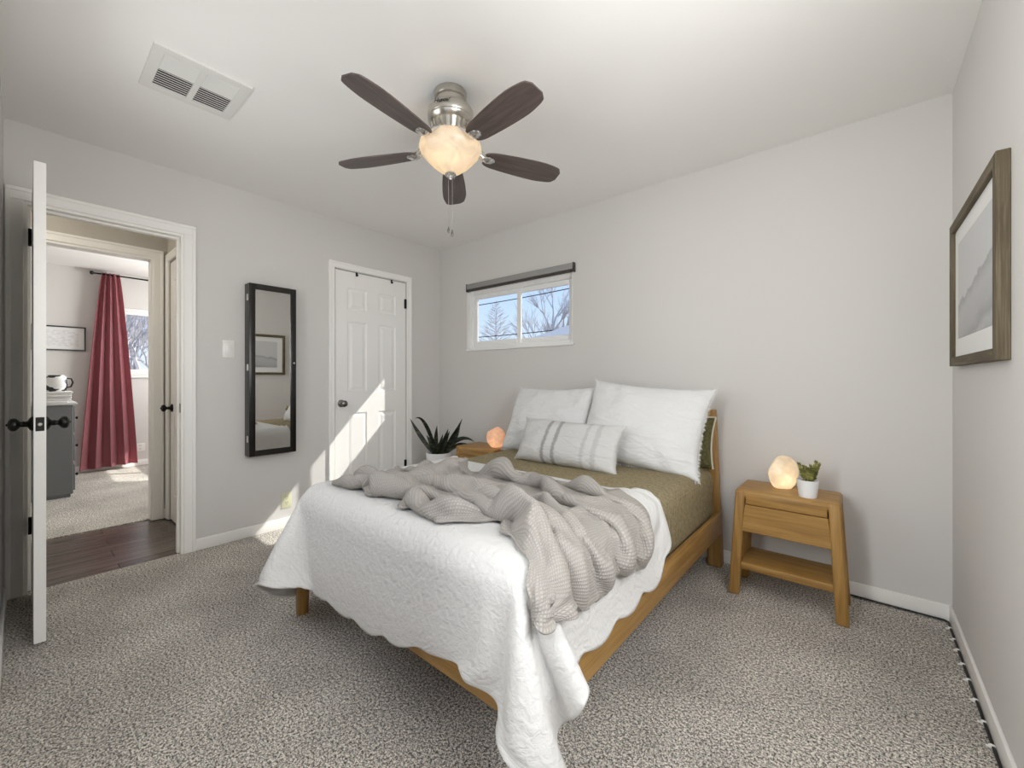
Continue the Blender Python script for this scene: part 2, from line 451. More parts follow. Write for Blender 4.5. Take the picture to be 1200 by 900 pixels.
def leaf_mat(name, c1, c2, c3):
    m = Mat(name); n = m.node('TexNoise', Scale=22.0, Detail=3.0, Distortion=0.6); m.link(m.coords('Object', (1, 1, 2.4)), n.inputs['Vector'])
    m.link(m.ramp(n.outputs['Fac'], [(0.35, c1), (0.52, c2), (0.68, c3)]), m.b.inputs['Base Color']); m.set(Roughness=0.4); return m.m
M['snake'] = leaf_mat('snake_plant_leaf', (0.012, 0.018, 0.010, 1), (0.030, 0.040, 0.020, 1), (0.10, 0.11, 0.055, 1))
M['succulent'] = leaf_mat('olive_succulent', (0.07, 0.085, 0.02, 1), (0.22, 0.22, 0.05, 1), (0.42, 0.38, 0.12, 1))

def curtain_mat():
    m = Mat('dusty_rose_curtain'); n = m.node('TexNoise', Scale=300.0, Detail=2.0); m.link(m.coords('Object', (1, 1, 0.3)), n.inputs['Vector'])
    m.set(Base_Color=CURT, Roughness=0.85); m.bump(n.outputs['Fac'], 0.2, 0.002); return m.m
M['curtain'] = curtain_mat()
def blotch():
    m = Mat('white_ceramic_with_black_blotches'); n = m.node('TexNoise', Scale=16.0, Detail=1.0); m.link(m.coords(), n.inputs['Vector'])
    m.link(m.ramp(n.outputs['Fac'], [(0.54, (0.8, 0.8, 0.79, 1)), (0.57, (0.012, 0.012, 0.012, 1))]), m.b.inputs['Base Color']); m.set(Roughness=0.3); return m.m
M['blotch'] = blotch()
def certificate():
    m = Mat('pale_certificate_print'); n = m.node('TexNoise', Scale=9.0, Detail=4.0); m.link(m.coords('Generated'), n.inputs['Vector'])
    m.link(m.ramp(n.outputs['Fac'], [(0.40, (0.66, 0.66, 0.67, 1)), (0.60, (0.78, 0.78, 0.78, 1))]), m.b.inputs['Base Color']); m.set(Roughness=0.6); return m.m
M['certificate'] = certificate()
# ================================================================== ROOM SHELL
W, H, YF = 3.6425, 2.446, -2.838
T = 0.12
def wall_boxes(name, boxes, mat):
    m = MB()
    for lo, hi in boxes: m.box(lo, hi)
    return structure(m.build(name, mat, smooth=False))

structure(MB().box((-0.03, YF - T, -0.06), (W + T, 0.2, 0.0)).build('floor', M['carpet'], smooth=False))
structure(MB().box((-1.03, -4.2, -0.06), (-0.03, -1.9, -0.006)).build('floor.001', M['planks'], smooth=False))
structure(MB().box((-3.9, -4.2, -0.06), (-1.03, -0.80, 0.0)).build('floor.002', M['carpet_far'], smooth=False))
structure(MB().box((-0.12, YF - T, H), (W + T, 0.2, H + 0.1)).build('ceiling', M['ceiling'], smooth=False))
structure(MB().box((-3.9, -4.2, H), (-0.12, 0.2, H + 0.1)).build('ceiling.001', M['ceiling'], smooth=False))

OY0, OY1, OZ = -2.765, -2.117, 2.04          # bedroom door opening
CY0, CY1, CZ = -1.112, -0.414, 2.038         # closet door opening
wall_boxes('wall_left', [((-T, YF - T, 0), (0, OY0, H)), ((-T, OY0, OZ), (0, OY1, H)), ((-T, OY1, 0), (0, CY0, H)),
                         ((-T, CY0, CZ), (0, CY1, H)), ((-T, CY1, 0), (0, 0.2, H))], M['wall'])
wx0, wx1, wz0, wz1 = 0.408, 1.597, 1.40, 1.965
wall_boxes('wall_back', [((0, 0, 0), (wx0, 0.16, H)), ((wx1, 0, 0), (W + T, 0.16, H)), ((wx0, 0, 0), (wx1, 0.16, wz0)), ((wx0, 0, wz1), (wx1, 0.16, H))], M['wall'])
ry0, ry1, rz0, rz1 = -2.50, -1.46, 0.90, 2.10
wall_boxes('wall_right', [((W, YF - T, 0), (W + T, ry0, H)), ((W, ry1, 0), (W + T, 0, H)), ((W, ry0, 0), (W + T, ry1, rz0)), ((W, ry0, rz1), (W + T, ry1, H))], M['wall'])
fx0, fx1 = 2.42, 3.56
gx0, gx1 = 0.90, 1.80
wall_boxes('wall_front', [((0, YF - T, 0), (gx0, YF, H)), ((gx1, YF - T, 0), (fx0, YF, H)), ((gx0, YF - T, 0), (gx1, YF, rz0)), ((gx0, YF - T, rz1), (gx1, YF, H)), ((fx1, YF - T, 0), (W, YF, H)), ((fx0, YF - T, 0), (fx1, YF, rz0)), ((fx0, YF - T, rz1), (fx1, YF, H))], M['wall'])
wall_boxes('wall_closet', [((-0.80, -1.90, 0), (-0.72, 0.1, H)), ((-0.72, 0.0, 0), (-T, 0.1, H))], M['wall'])
# hall and far room
HX = -0.97
DX0, DX1 = -0.885, -0.205                     # hall closet door opening in the hall's side wall
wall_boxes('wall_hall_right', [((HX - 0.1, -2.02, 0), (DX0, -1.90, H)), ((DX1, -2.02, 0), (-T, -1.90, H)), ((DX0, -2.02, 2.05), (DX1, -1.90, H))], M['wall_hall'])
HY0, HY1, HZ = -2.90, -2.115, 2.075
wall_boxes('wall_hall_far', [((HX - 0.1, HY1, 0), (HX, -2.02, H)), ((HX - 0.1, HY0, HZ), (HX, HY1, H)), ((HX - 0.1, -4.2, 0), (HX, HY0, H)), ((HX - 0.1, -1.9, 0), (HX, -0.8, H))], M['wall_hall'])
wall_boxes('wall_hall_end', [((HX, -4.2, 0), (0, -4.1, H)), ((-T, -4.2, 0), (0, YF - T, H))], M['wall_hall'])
QX = -3.80
qy0, qy1, qz0, qz1 = -2.01, -1.05, 1.162, 2.02
wall_boxes('wall_far', [((QX - 0.1, -4.2, 0), (QX, qy0, H)), ((QX - 0.1, qy1, 0), (QX, -0.8, H)), ((QX - 0.1, qy0, 0), (QX, qy1, qz0)), ((QX - 0.1, qy0, qz1), (QX, qy1, H))], M['wall'])
wall_boxes('wall_far_side', [((QX, -0.90, 0), (-3.15, -0.8, H)), ((-1.85, -0.90, 0), (HX - 0.1, -0.8, H)), ((-3.15, -0.90, 0), (-1.85, -0.8, 1.0)), ((-3.15, -0.90, 2.2), (-1.85, -0.8, H)), ((QX, -4.2, 0), (HX - 0.1, -4.1, H))], M['wall'])

# casings (profiled: a flat board plus a raised outer band)
def casing(name, plane, axis, a0, a1, ztop, w, side, z0=0.0, left=True, right=True, d=0.014):
    """axis 'y': board lies on an x=plane wall; axis 'x': on a y=plane wall. side: +1/-1 direction it stands proud"""
    m = MB()
    def bx(a, b, z_0, z_1, dd):
        lo, hi = sorted((plane, plane + side * dd))
        if axis == 'y': m.box((lo, a, z_0), (hi, b, z_1), 0.003, 1)
        else: m.box((a, lo, z_0), (b, hi, z_1), 0.003, 1)
    zt = ztop + 0.006; B = 0.018
    if left:
        bx(a0 - w, a0 - 0.006, z0, zt, d); bx(a0 - w - 0.001, a0 - w + B, z0, ztop + w - B, d + 0.005)
    if right:
        bx(a1 + 0.006, a1 + w, z0, zt, d); bx(a1 + w - B, a1 + w + 0.001, z0, ztop + w - B, d + 0.005)
    e0, e1 = a0 - (w if left else 0), a1 + (w if right else 0)
    bx(e0, e1, zt, ztop + w, d); bx(e0 - 0.001, e1 + 0.001, ztop + w - B, ztop + w + 0.001, d + 0.005)
    return structure(m.build(name, M['trim']))
casing('trim_1', 0.0, 'y', OY0, OY1, OZ, 0.068, 1)
# jamb lining of the bedroom doorway
m = MB()
m.box((-T - 0.002, OY1 - 0.006, 0), (0.004, OY1 + 0.012, OZ - 0.008)); m.box((-T - 0.002, OY0 - 0.012, 0), (0.004, OY0 + 0.006, OZ - 0.008)); m.box((-T - 0.002, OY0 - 0.012, OZ - 0.008), (0.004, OY1 + 0.012, OZ + 0.01))
m.box((-0.075, OY1 - 0.018, 0), (-0.04, OY1 - 0.004, OZ - 0.020)); m.box((-0.075, OY0 + 0.004, 0), (-0.04, OY0 + 0.018, OZ - 0.020)); m.box((-0.075, OY0 + 0.004, OZ - 0.02), (-0.04, OY1 - 0.004, OZ - 0.006))
tr = structure(m.build('trim_2', M['trim'], smooth=False))
tag(MB().box((-0.034, OY1 - 0.0085, 0.905), (-0.006, OY1 - 0.0055, 0.965), 0.002, 1).build('strike_plate', M['pewter'], tr), 'dark metal strike plate')
casing('trim_3', 0.0, 'y', CY0, CY1, CZ, 0.056, 1)
casing('trim_4', HX, 'y', HY0, HY1, HZ, 0.068, 1)
m = MB(); m.box((HX - 0.104, HY1 - 0.008, 0), (HX + 0.004, HY1 + 0.01, HZ - 0.01)); m.box((HX - 0.104, HY0, HZ - 0.01), (HX + 0.004, HY1 + 0.01, HZ + 0.01))
structure(m.build('trim_5', M['trim'], smooth=False))
casing('trim_6', -2.02, 'x', DX0, DX1, 2.05, 0.06, -1)

# baseboards
def base(name, boxes):
    m = MB()
    for lo, hi in boxes: m.box(lo, hi, 0.004, 2)
    return structure(m.build(name, M['trim']))
BH, BT = 0.075, 0.012
base('baseboard_left', [((0, OY1 + 0.068, 0), (BT, CY0 - 0.056, BH)), ((0, CY1 + 0.056, 0), (BT, 0, BH))])
base('baseboard_back', [((0, -BT, 0), (W, 0, BH))])
base('baseboard_right', [((W - BT, YF, 0), (W, 0, BH))])
base('baseboard_front', [((0.02, YF, 0), (W, YF + BT, BH))])
base('baseboard_hall', [((HX, -2.047, 0), (HX + BT, -2.02, BH)), ((HX, -2.032, 0), (DX0 - 0.06, -2.02, BH))])
base('baseboard_far', [((QX, -4.1, 0), (QX + BT, -0.9, BH))])

# ------------------------------------------------------------------ windows
def window(name, axis, plane, a0, a1, z0, z1, fw, sash, dirn, sill=None):
    """two-light sliding window; frame sits at plane..plane+dirn*0.05"""
    def bx(m, a, b, zz0, zz1, d0, d1, bev=0.003):
        lo, hi = sorted((plane + dirn * d0, plane + dirn * d1))
        if axis == 'x': m.box((a, lo, zz0), (b, hi, zz1), bev, 1)
        else: m.box((lo, a, zz0), (hi, b, zz1), bev, 1)
    m = MB()
    bx(m, a0, a0 + fw, z0, z1, 0, 0.06); bx(m, a1 - fw, a1, z0, z1, 0, 0.06)
    bx(m, a0 + fw, a1 - fw, z0, z0 + fw, 0, 0.06); bx(m, a0 + fw, a1 - fw, z1 - fw, z1, 0, 0.06)
    root = structure(m.build(name, M['vinyl']))
    mid = (a0 + a1) / 2
    for k, (p, q, off) in enumerate(((a0 + fw, mid + sash * 0.6, 0.012), (mid - sash * 0.6, a1 - fw, 0.030))):
        f = MB()
        bx(f, p, p + sash, z0 + fw, z1 - fw, off, off + 0.018); bx(f, q - sash, q, z0 + fw, z1 - fw, off, off + 0.018)
        bx(f, p + sash, q - sash, z0 + fw, z0 + fw + sash, off, off + 0.018); bx(f, p + sash, q - sash, z1 - fw - sash, z1 - fw, off, off + 0.018)
        so = f.build('sash', M['vinyl'], root)
        g = MB(); bx(g, p + sash - 0.004, q - sash + 0.004, z0 + fw + sash - 0.004, z1 - fw - sash + 0.004, off + 0.007, off + 0.011, 0)
        g.build('pane', M['glass'], so, smooth=False)
    if sill:
        s = MB(); s.box(*sill, 0.003, 1); s.build('sill', M['vinyl'], root)
    return root
window('window_1', 'x', 0.045, wx0, wx1, wz0, wz1, 0.038, 0.042, 1, ((wx0 - 0.006, -0.014, wz0 - 0.014), (wx1 + 0.016, 0.045, wz0 + 0.002)))
w1_ = bpy.data.objects['window_1']
m = MB(); m.box((wx0, -0.001, wz0 + 0.002), (wx0 + 0.004, 0.046, wz1)); m.box((wx1 - 0.004, -0.001, wz0 + 0.002), (wx1, 0.046, wz1)); m.box((wx0 + 0.004, -0.001, wz1 - 0.004), (wx1 - 0.004, 0.046, wz1))
m.build('jamb_liner', M['vinyl'], w1_, smooth=False)
window('window_2', 'y', QX - 0.03, qy0, qy1, qz0, qz1, 0.04, 0.04, -1, ((QX - 0.03, qy0 - 0.03, qz0 - 0.03), (QX + 0.03, qy1 + 0.03, qz0)))
window('window_3', 'x', YF - 0.07, fx0, fx1, rz0, rz1, 0.04, 0.04, -1)  # invented window out of view, opening for the angled front fill
window('window_6', 'x', YF - 0.07, gx0, gx1, rz0, rz1, 0.04, 0.04, -1)  # invented window out of view, holds the front-left fill
window('window_4', 'y', W + 0.07, ry0, ry1, rz0, rz1, 0.04, 0.04, 1)  # invented window out of view, holds the right-wall fill
window('window_5', 'x', -0.845, -3.15, -1.85, 1.0, 2.2, 0.04, 0.04, 1)  # unseen window added to the far room for its side fill

# ------------------------------------------------------------------ six panel doors
def panel_slab(w, h, t=0.035):
    """slab in x 0..w, z 0..h, y 0..t, raised panels on both faces"""
    bm = bmesh.new()
    s = w / 0.69
    xs = [0, 0.108 * s, 0.288 * s, 0.402 * s, 0.582 * s, w]
    zs = [0, 0.20, 0.82, 1.00, 1.60, 1.70, 1.885, h]
    def face_side(y, flip):
        vs = [[bm.verts.new((x, y, z)) for x in xs] for z in zs]
        pan = []
        for j in range(len(zs) - 1):
            for i in range(len(xs) - 1):
                q = [vs[j][i], vs[j][i + 1], vs[j + 1][i + 1], vs[j + 1][i]]
                if flip: q.reverse()
                f = bm.faces.new(q)
                if i in (1, 3) and j in (1, 3, 5): pan.append(f)
        sg = 1 if flip else -1            # outward y sign
        for f in pan:
            for th, dep in ((0.010, -0.007), (0.014, 0.0), (0.020, 0.006)):
                r = bmesh.ops.inset_region(bm, faces=[f], thickness=th, depth=0.0, use_even_offset=True)
                for v in f.verts: v.co.y += sg * dep
        return vs
    A = face_side(0.0, False); B = face_side(t, True)
    n, k = len(xs), len(zs)
    loop = [(0, i) for i in range(n)] + [(j, n - 1) for j in range(1, k)] + [(k - 1, i) for i in range(n - 2, -1, -1)] + [(j, 0) for j in range(k - 2, 0, -1)]
    for a, b in zip(loop, loop[1:] + loop[:1]):
        bm.faces.new((A[b[0]][b[1]], A[a[0]][a[1]], B[a[0]][a[1]], B[b[0]][b[1]]))
    m = MB(); m.bm.free(); m.bm = bm
    return m

def knob_mb(style='ball'):
    """axis along +z (away from the door face), base at z=0"""
    m = MB()
    m.lathe([(0.0, 0), (0.031, 0), (0.031, 0.004), (0.026, 0.010), (0.014, 0.016), (0.011, 0.022), (0.013, 0.026), (0.0105, 0.030), (0.0105, 0.036), (0.017, 0.040), (0.0255, 0.047), (0.0275, 0.055), (0.025, 0.063), (0.016, 0.069), (0.006, 0.071), (0.003, 0.075), (0.0, 0.076)], 28)
    return m
def to_axis(d, loc):
    q = Vector(d).to_track_quat('Z', 'Y').to_matrix().to_4x4()
    return Matrix.Translation(loc) @ q
def knob(parent, loc, d, mat, name='knob', label=None):
    o = knob_mb().build(name, mat, parent); o.matrix_local = to_axis(d, loc)
    if label: o['label'] = label
    return o

# bedroom door, standing open into the room, hinged at the left jamb
LW = 0.66
d1 = panel_slab(LW, 2.022).build('door_1', M['door'], smooth=False); structure(d1)
d1.location = (0.022, -2.745, 0.014)
knob(d1, (LW - 0.058, 0.0, 0.918), (0, -1, 0), M['black_metal'], 'knob', 'black bronze knob')
knob(d1, (LW - 0.058, 0.035, 0.918), (0, 1, 0), M['black_metal'], 'knob', 'black bronze knob')
lp = MB().box((LW - 0.0015, 0.005, 0.890), (LW + 0.0015, 0.030, 0.948), 0.001, 1).build('latch_plate', M['black_metal'], d1); lp['label'] = 'black latch plate'
MB().lathe([(0.0, 0), (0.0075, 0), (0.0075, 0.007), (0.004, 0.010), (0, 0.010)], 16, to_axis((1, 0, 0), (LW + 0.001, 0.0175, 0.918))).build('latch_bolt', M['silver'], lp)
for z in (0.30, 1.80):
    hb = MB(); hb.lathe([(0, 0), (0.0065, 0), (0.0065, 0.09), (0, 0.09)], 12, Matrix.Translation((-0.006, -0.006, z)))
    hb.box((-0.010, -0.004, z + 0.002), (-0.002, 0.030, z + 0.088)); hb.box((-0.021, -0.009, z + 0.002), (-0.006, -0.005, z + 0.088))
    h_ = hb.build('hinge', M['black_metal'], d1); h_['label'] = 'black hinge'

# closet door
d2 = panel_slab(CY1 - CY0 - 0.008, 2.022).build('door_2', M['door'], smooth=False); structure(d2)
d2.location = (-0.004, CY0 + 0.004, 0.010); d2.rotation_euler = (0, 0, PI / 2)
knob(d2, (0.032 + 0.02, 0.0, 0.905), (0, -1, 0), M['pewter'], 'knob', 'brushed pewter knob')
for z in (0.25, 1.78):
    hb = MB(); hb.lathe([(0, 0), (0.006, 0), (0.006, 0.09), (0, 0.09)], 12, Matrix.Translation((0.692, -0.006, z))); hb.box((0.676, -0.0025, z), (0.692, 0.0, z + 0.09))
    hb.build('hinge', M['black_metal'], d2)['label'] = 'black hinge'
# hall closet door
d3 = panel_slab(DX1 - DX0 - 0.008, 2.034).build('door_3', M['door'], smooth=False); structure(d3)
d3.location = (DX0 + 0.004, -2.016, 0.008)
knob(d3, (0.06, 0.0, 0.885), (0, -1, 0), M['black_metal'], 'knob', 'black bronze knob')

# over-door hooks on the closet door
for k, (y, lab) in enumerate(((-0.919, 'small black over-door hook on closet door, the one nearer the mirror'), (-0.572, 'small black over-door hook on closet door, the one nearer the hinges'))):
    m = MB(); m.box((-0.006, y - 0.008, 2.0345), (0.0025, y + 0.008, 2.0370)); m.box((-0.003, y - 0.008, 2.005), (-0.0005, y + 0.008, 2.0365))
    m.tube([(-0.001, y, 2.008), (0.010, y, 2.003), (0.018, y, 2.008), (0.020, y, 2.016)], 0.004, 8)
    tag(m.build('over_door_hook', M['black_metal']), lab, 'hook', 'over-door hooks on the closet door')

# ================================================================== VENT, SWITCH, OUTLET
vx0, vx1, vy0, vy1 = 0.866, 1.212, -2.443, -2.100
vt = thing('ceiling_vent', 'white metal ceiling air vent with two louvre banks', 'vent', ((vx0 + vx1) / 2, (vy0 + vy1) / 2, H))
hx, hy = (vx1 - vx0) / 2, (vy1 - vy0) / 2
m = MB(); b = 0.038
m.box((-hx, -hy, -0.010), (-hx + b, hy, 0)); m.box((hx - b, -hy, -0.010), (hx, hy, 0)); m.box((-hx + b, -hy, -0.010), (hx - b, -hy + b, 0)); m.box((-hx + b, hy - b, -0.010), (hx - b, hy, 0))
m.box((-hx + b, -0.011, -0.010), (hx - b, 0.011, 0))
m.build('frame', M['vent_paint'], vt, smooth=False)
MB().box((-hx + 0.01, -hy + 0.01, -0.0015), (hx - 0.01, hy - 0.01, -0.0003)).build('duct_back', M['dark'], vt, smooth=False)
for y0, y1 in ((-hy + b, -0.011), (0.011, hy - b)):
    m = MB(); n = 15; L0, L1 = -hx + b, hx - b
    for k in range(n):
        x = L0 + (k + 0.5) * (L1 - L0) / n
        tilt = -0.8 if x > 0.0 else 0.35
        Mx = Matrix.Translation((x, (y0 + y1) / 2, -0.006)) @ Matrix.Rotation(tilt, 4, 'Y')
        m.box((-0.0055, -(y1 - y0) / 2, -0.0008), (0.0055, (y1 - y0) / 2, 0.0008), 0, 1, Mx)
    m.build('louvre_bank', M['vent_paint'], vt, smooth=False)

def plate(name, lab, cat, x, y, z, w, h, mat, kind, nrm='x'):
    t = thing(name, lab, cat, (x, y, z))
    MB().box((0, -w / 2, -h / 2), (0.005, w / 2, h / 2), 0.002, 2).build('cover_plate', mat, t)
    if kind == 'switch':
        MB().box((0.004, -0.017, -0.033), (0.009, 0.017, 0.033), 0.002, 2).build('rocker', mat, t)
        [MB().lathe([(0, 0), (0.003, 0), (0.003, 0.001), (0, 0.001)], 10, to_axis((1, 0, 0), (0.005, 0, zz))).build('screw', M['plastic'], t) for zz in (-0.048, 0.048)]
    else:
        for zz in (-0.021, 0.021):
            so = MB().lathe([(0, 0), (0.0165, 0), (0.0165, 0.002), (0, 0.002)], 24, to_axis((1, 0, 0), (0.0045, 0, zz))).build('socket', mat, t)
            sl = MB(); sl.box((0.006, -0.008, zz), (0.0072, -0.005, zz + 0.010)); sl.box((0.006, 0.005, zz), (0.0072, 0.008, zz + 0.009)); sl.lathe([(0, 0), (0.003, 0), (0.003, 0.0008), (0, 0.0008)], 8, to_axis((1, 0, 0), (0.0064, 0, zz - 0.008)))
            sl.build('slot', M['dark'], so)
    return t
plate('light_switch', 'white wall light switch between the doorway and mirror', 'switch', 0.0, -1.865, 1.327, 0.072, 0.118, M['plastic'], 'switch')
plate('wall_outlet', 'ivory electrical outlet low on the wall beside the bed foot', 'outlet', 0.0, -1.490, 0.205, 0.072, 0.118, M['ivory'], 'outlet')
plate('wall_outlet', 'white electrical outlet low on the far room wall right of the curtain', 'outlet', QX, -1.80, 0.235, 0.10, 0.10, M['plastic'], 'outlet')

# ================================================================== MIRROR CABINET
mc = thing('mirror_cabinet', 'tall black wall-mounted mirror cabinet beside the closet door', 'mirror', (0, -1.610, 0.579))
mw, mh, md = 0.312, 1.21, 0.09
MB().box((0.0, -mw / 2, 0), (0.062, mw / 2, mh), 0.002, 1).build('cabinet_body', M['black_paint'], mc)
m = MB(); fb = 0.040
m.box((0.064, -mw / 2, 0), (md, -mw / 2 + fb, mh), 0.003, 2); m.box((0.064, mw / 2 - fb, 0), (md, mw / 2, mh), 0.003, 2)
m.box((0.064, -mw / 2 + fb, 0), (md, mw / 2 - fb, fb), 0.001, 1); m.box((0.064, -mw / 2 + fb, mh - fb), (md, mw / 2 - fb, mh), 0.001, 1)
dr = m.build('door_frame', M['black_paint'], mc)
MB().box((0.066, -mw / 2 + fb - 0.005, fb - 0.005), (md - 0.006, mw / 2 - fb + 0.005, mh - fb + 0.005)).build('mirror_glass', M['mirror'], dr, smooth=False)
MB().lathe([(0, 0), (0.008, 0), (0.008, 0.003), (0.0065, 0.005), (0, 0.005)], 16, to_axis((1, 0, 0), (md, mw / 2 - fb * 0.42, 0.66))).build('lock', M['silver'], dr)
for z in (0.10, 0.60, 1.09):
    MB().box((0.045, -mw / 2 - 0.003, z), (0.076, -mw / 2 + 0.002, z + 0.045), 0.001, 1).build('hinge', M['silver'], mc)['label'] = 'silver hinge'

# ================================================================== WALL PICTURE (right wall)
pic = thing('framed_picture', 'grey landscape photograph in weathered wood frame on the right-hand wall', 'picture', (W, -0.575, 1.178))
pw, ph, pd, pb = 0.80, 0.60, 0.030, 0.036
for s_ in (-1, 1):
    a, b = sorted((s_ * pw / 2, s_ * (pw / 2 - pb)))
    MB().box((-pd, a, 0), (0, b, ph), 0.002, 1).build('frame_stile', M['barnwood'], pic)
for z in (0, ph - pb):
    MB().box((-pd, -pw / 2 + pb, z), (0, pw / 2 - pb, z + pb), 0.002, 1).build('frame_rail', M['barnwood_y'], pic)
mb_ = MB().box((-0.016, -pw / 2 + pb - 0.004, pb - 0.004), (-0.004, pw / 2 - pb + 0.004, ph - pb + 0.004)).build('mat_board', M['mat_board'], pic, smooth=False)
MB().box((-0.0175, -pw / 2 + pb + 0.075, pb + 0.075), (-0.0155, pw / 2 - pb - 0.075, ph - pb - 0.065)).build('photograph', M['photo'], mb_, smooth=False)

# ================================================================== ROLLER BLIND over the window
bl = thing('roller_blind', 'grey rolled-up blind across the top of the small bedroom window', 'blind', (1.025, 0, 1.952))
bw = 1.19
m = MB(); m.box((-bw / 2, -0.034, 0.022), (bw / 2, -0.002, 0.072), 0.006, 2); m.build('cassette', M['blind'], bl)
m = MB(); m.box((-bw / 2 + 0.008, -0.029, 0.001), (bw / 2 - 0.02, -0.008, 0.0225), 0.003, 1); m.build('bottom_bar', M['blind_dark'], bl)
for sx in (-1, 1):
    MB().box((sx * bw / 2 - 0.004, -0.036, 0.0), (sx * bw / 2 + 0.004, 0.0, 0.074), 0.002, 1).build('end_cap', M['blind_dark'], bl)

# ================================================================== CABLE with clips along the right baseboard
m = MB(); xk = W - BT - 0.005
m.tube([(xk, -2.4, 0.006), (xk, -1.2, 0.006), (xk, -0.03, 0.006), (xk - 0.012, -BT - 0.006, 0.006), (3.3, -BT - 0.005, 0.008), (2.95, -BT - 0.005, 0.007)], 0.0042, 8)
tag(m.build('cable', M['cable']), 'thin black cable run along the foot of the baseboard', 'cable')
CLY = CLIP_Y
places = ['nearest the back corner'] + ['%s from the back corner' % w for w in ('second', 'third', 'fourth', 'fifth', 'sixth', 'seventh', 'eighth')]
for k, y in enumerate(CLY):
    m = MB(); m.box((xk - 0.009, y - 0.0045, 0.0), (xk + 0.005, y + 0.0045, 0.0125), 0.003, 2); m.box((xk - 0.016, y - 0.003, 0.0), (xk - 0.007, y + 0.003, 0.007), 0.002, 1)
    tag(m.build('cable_clip', M['plastic']), 'small white cable clip on the right baseboard, ' + places[k], 'clip', 'cable clips along the baseboard')

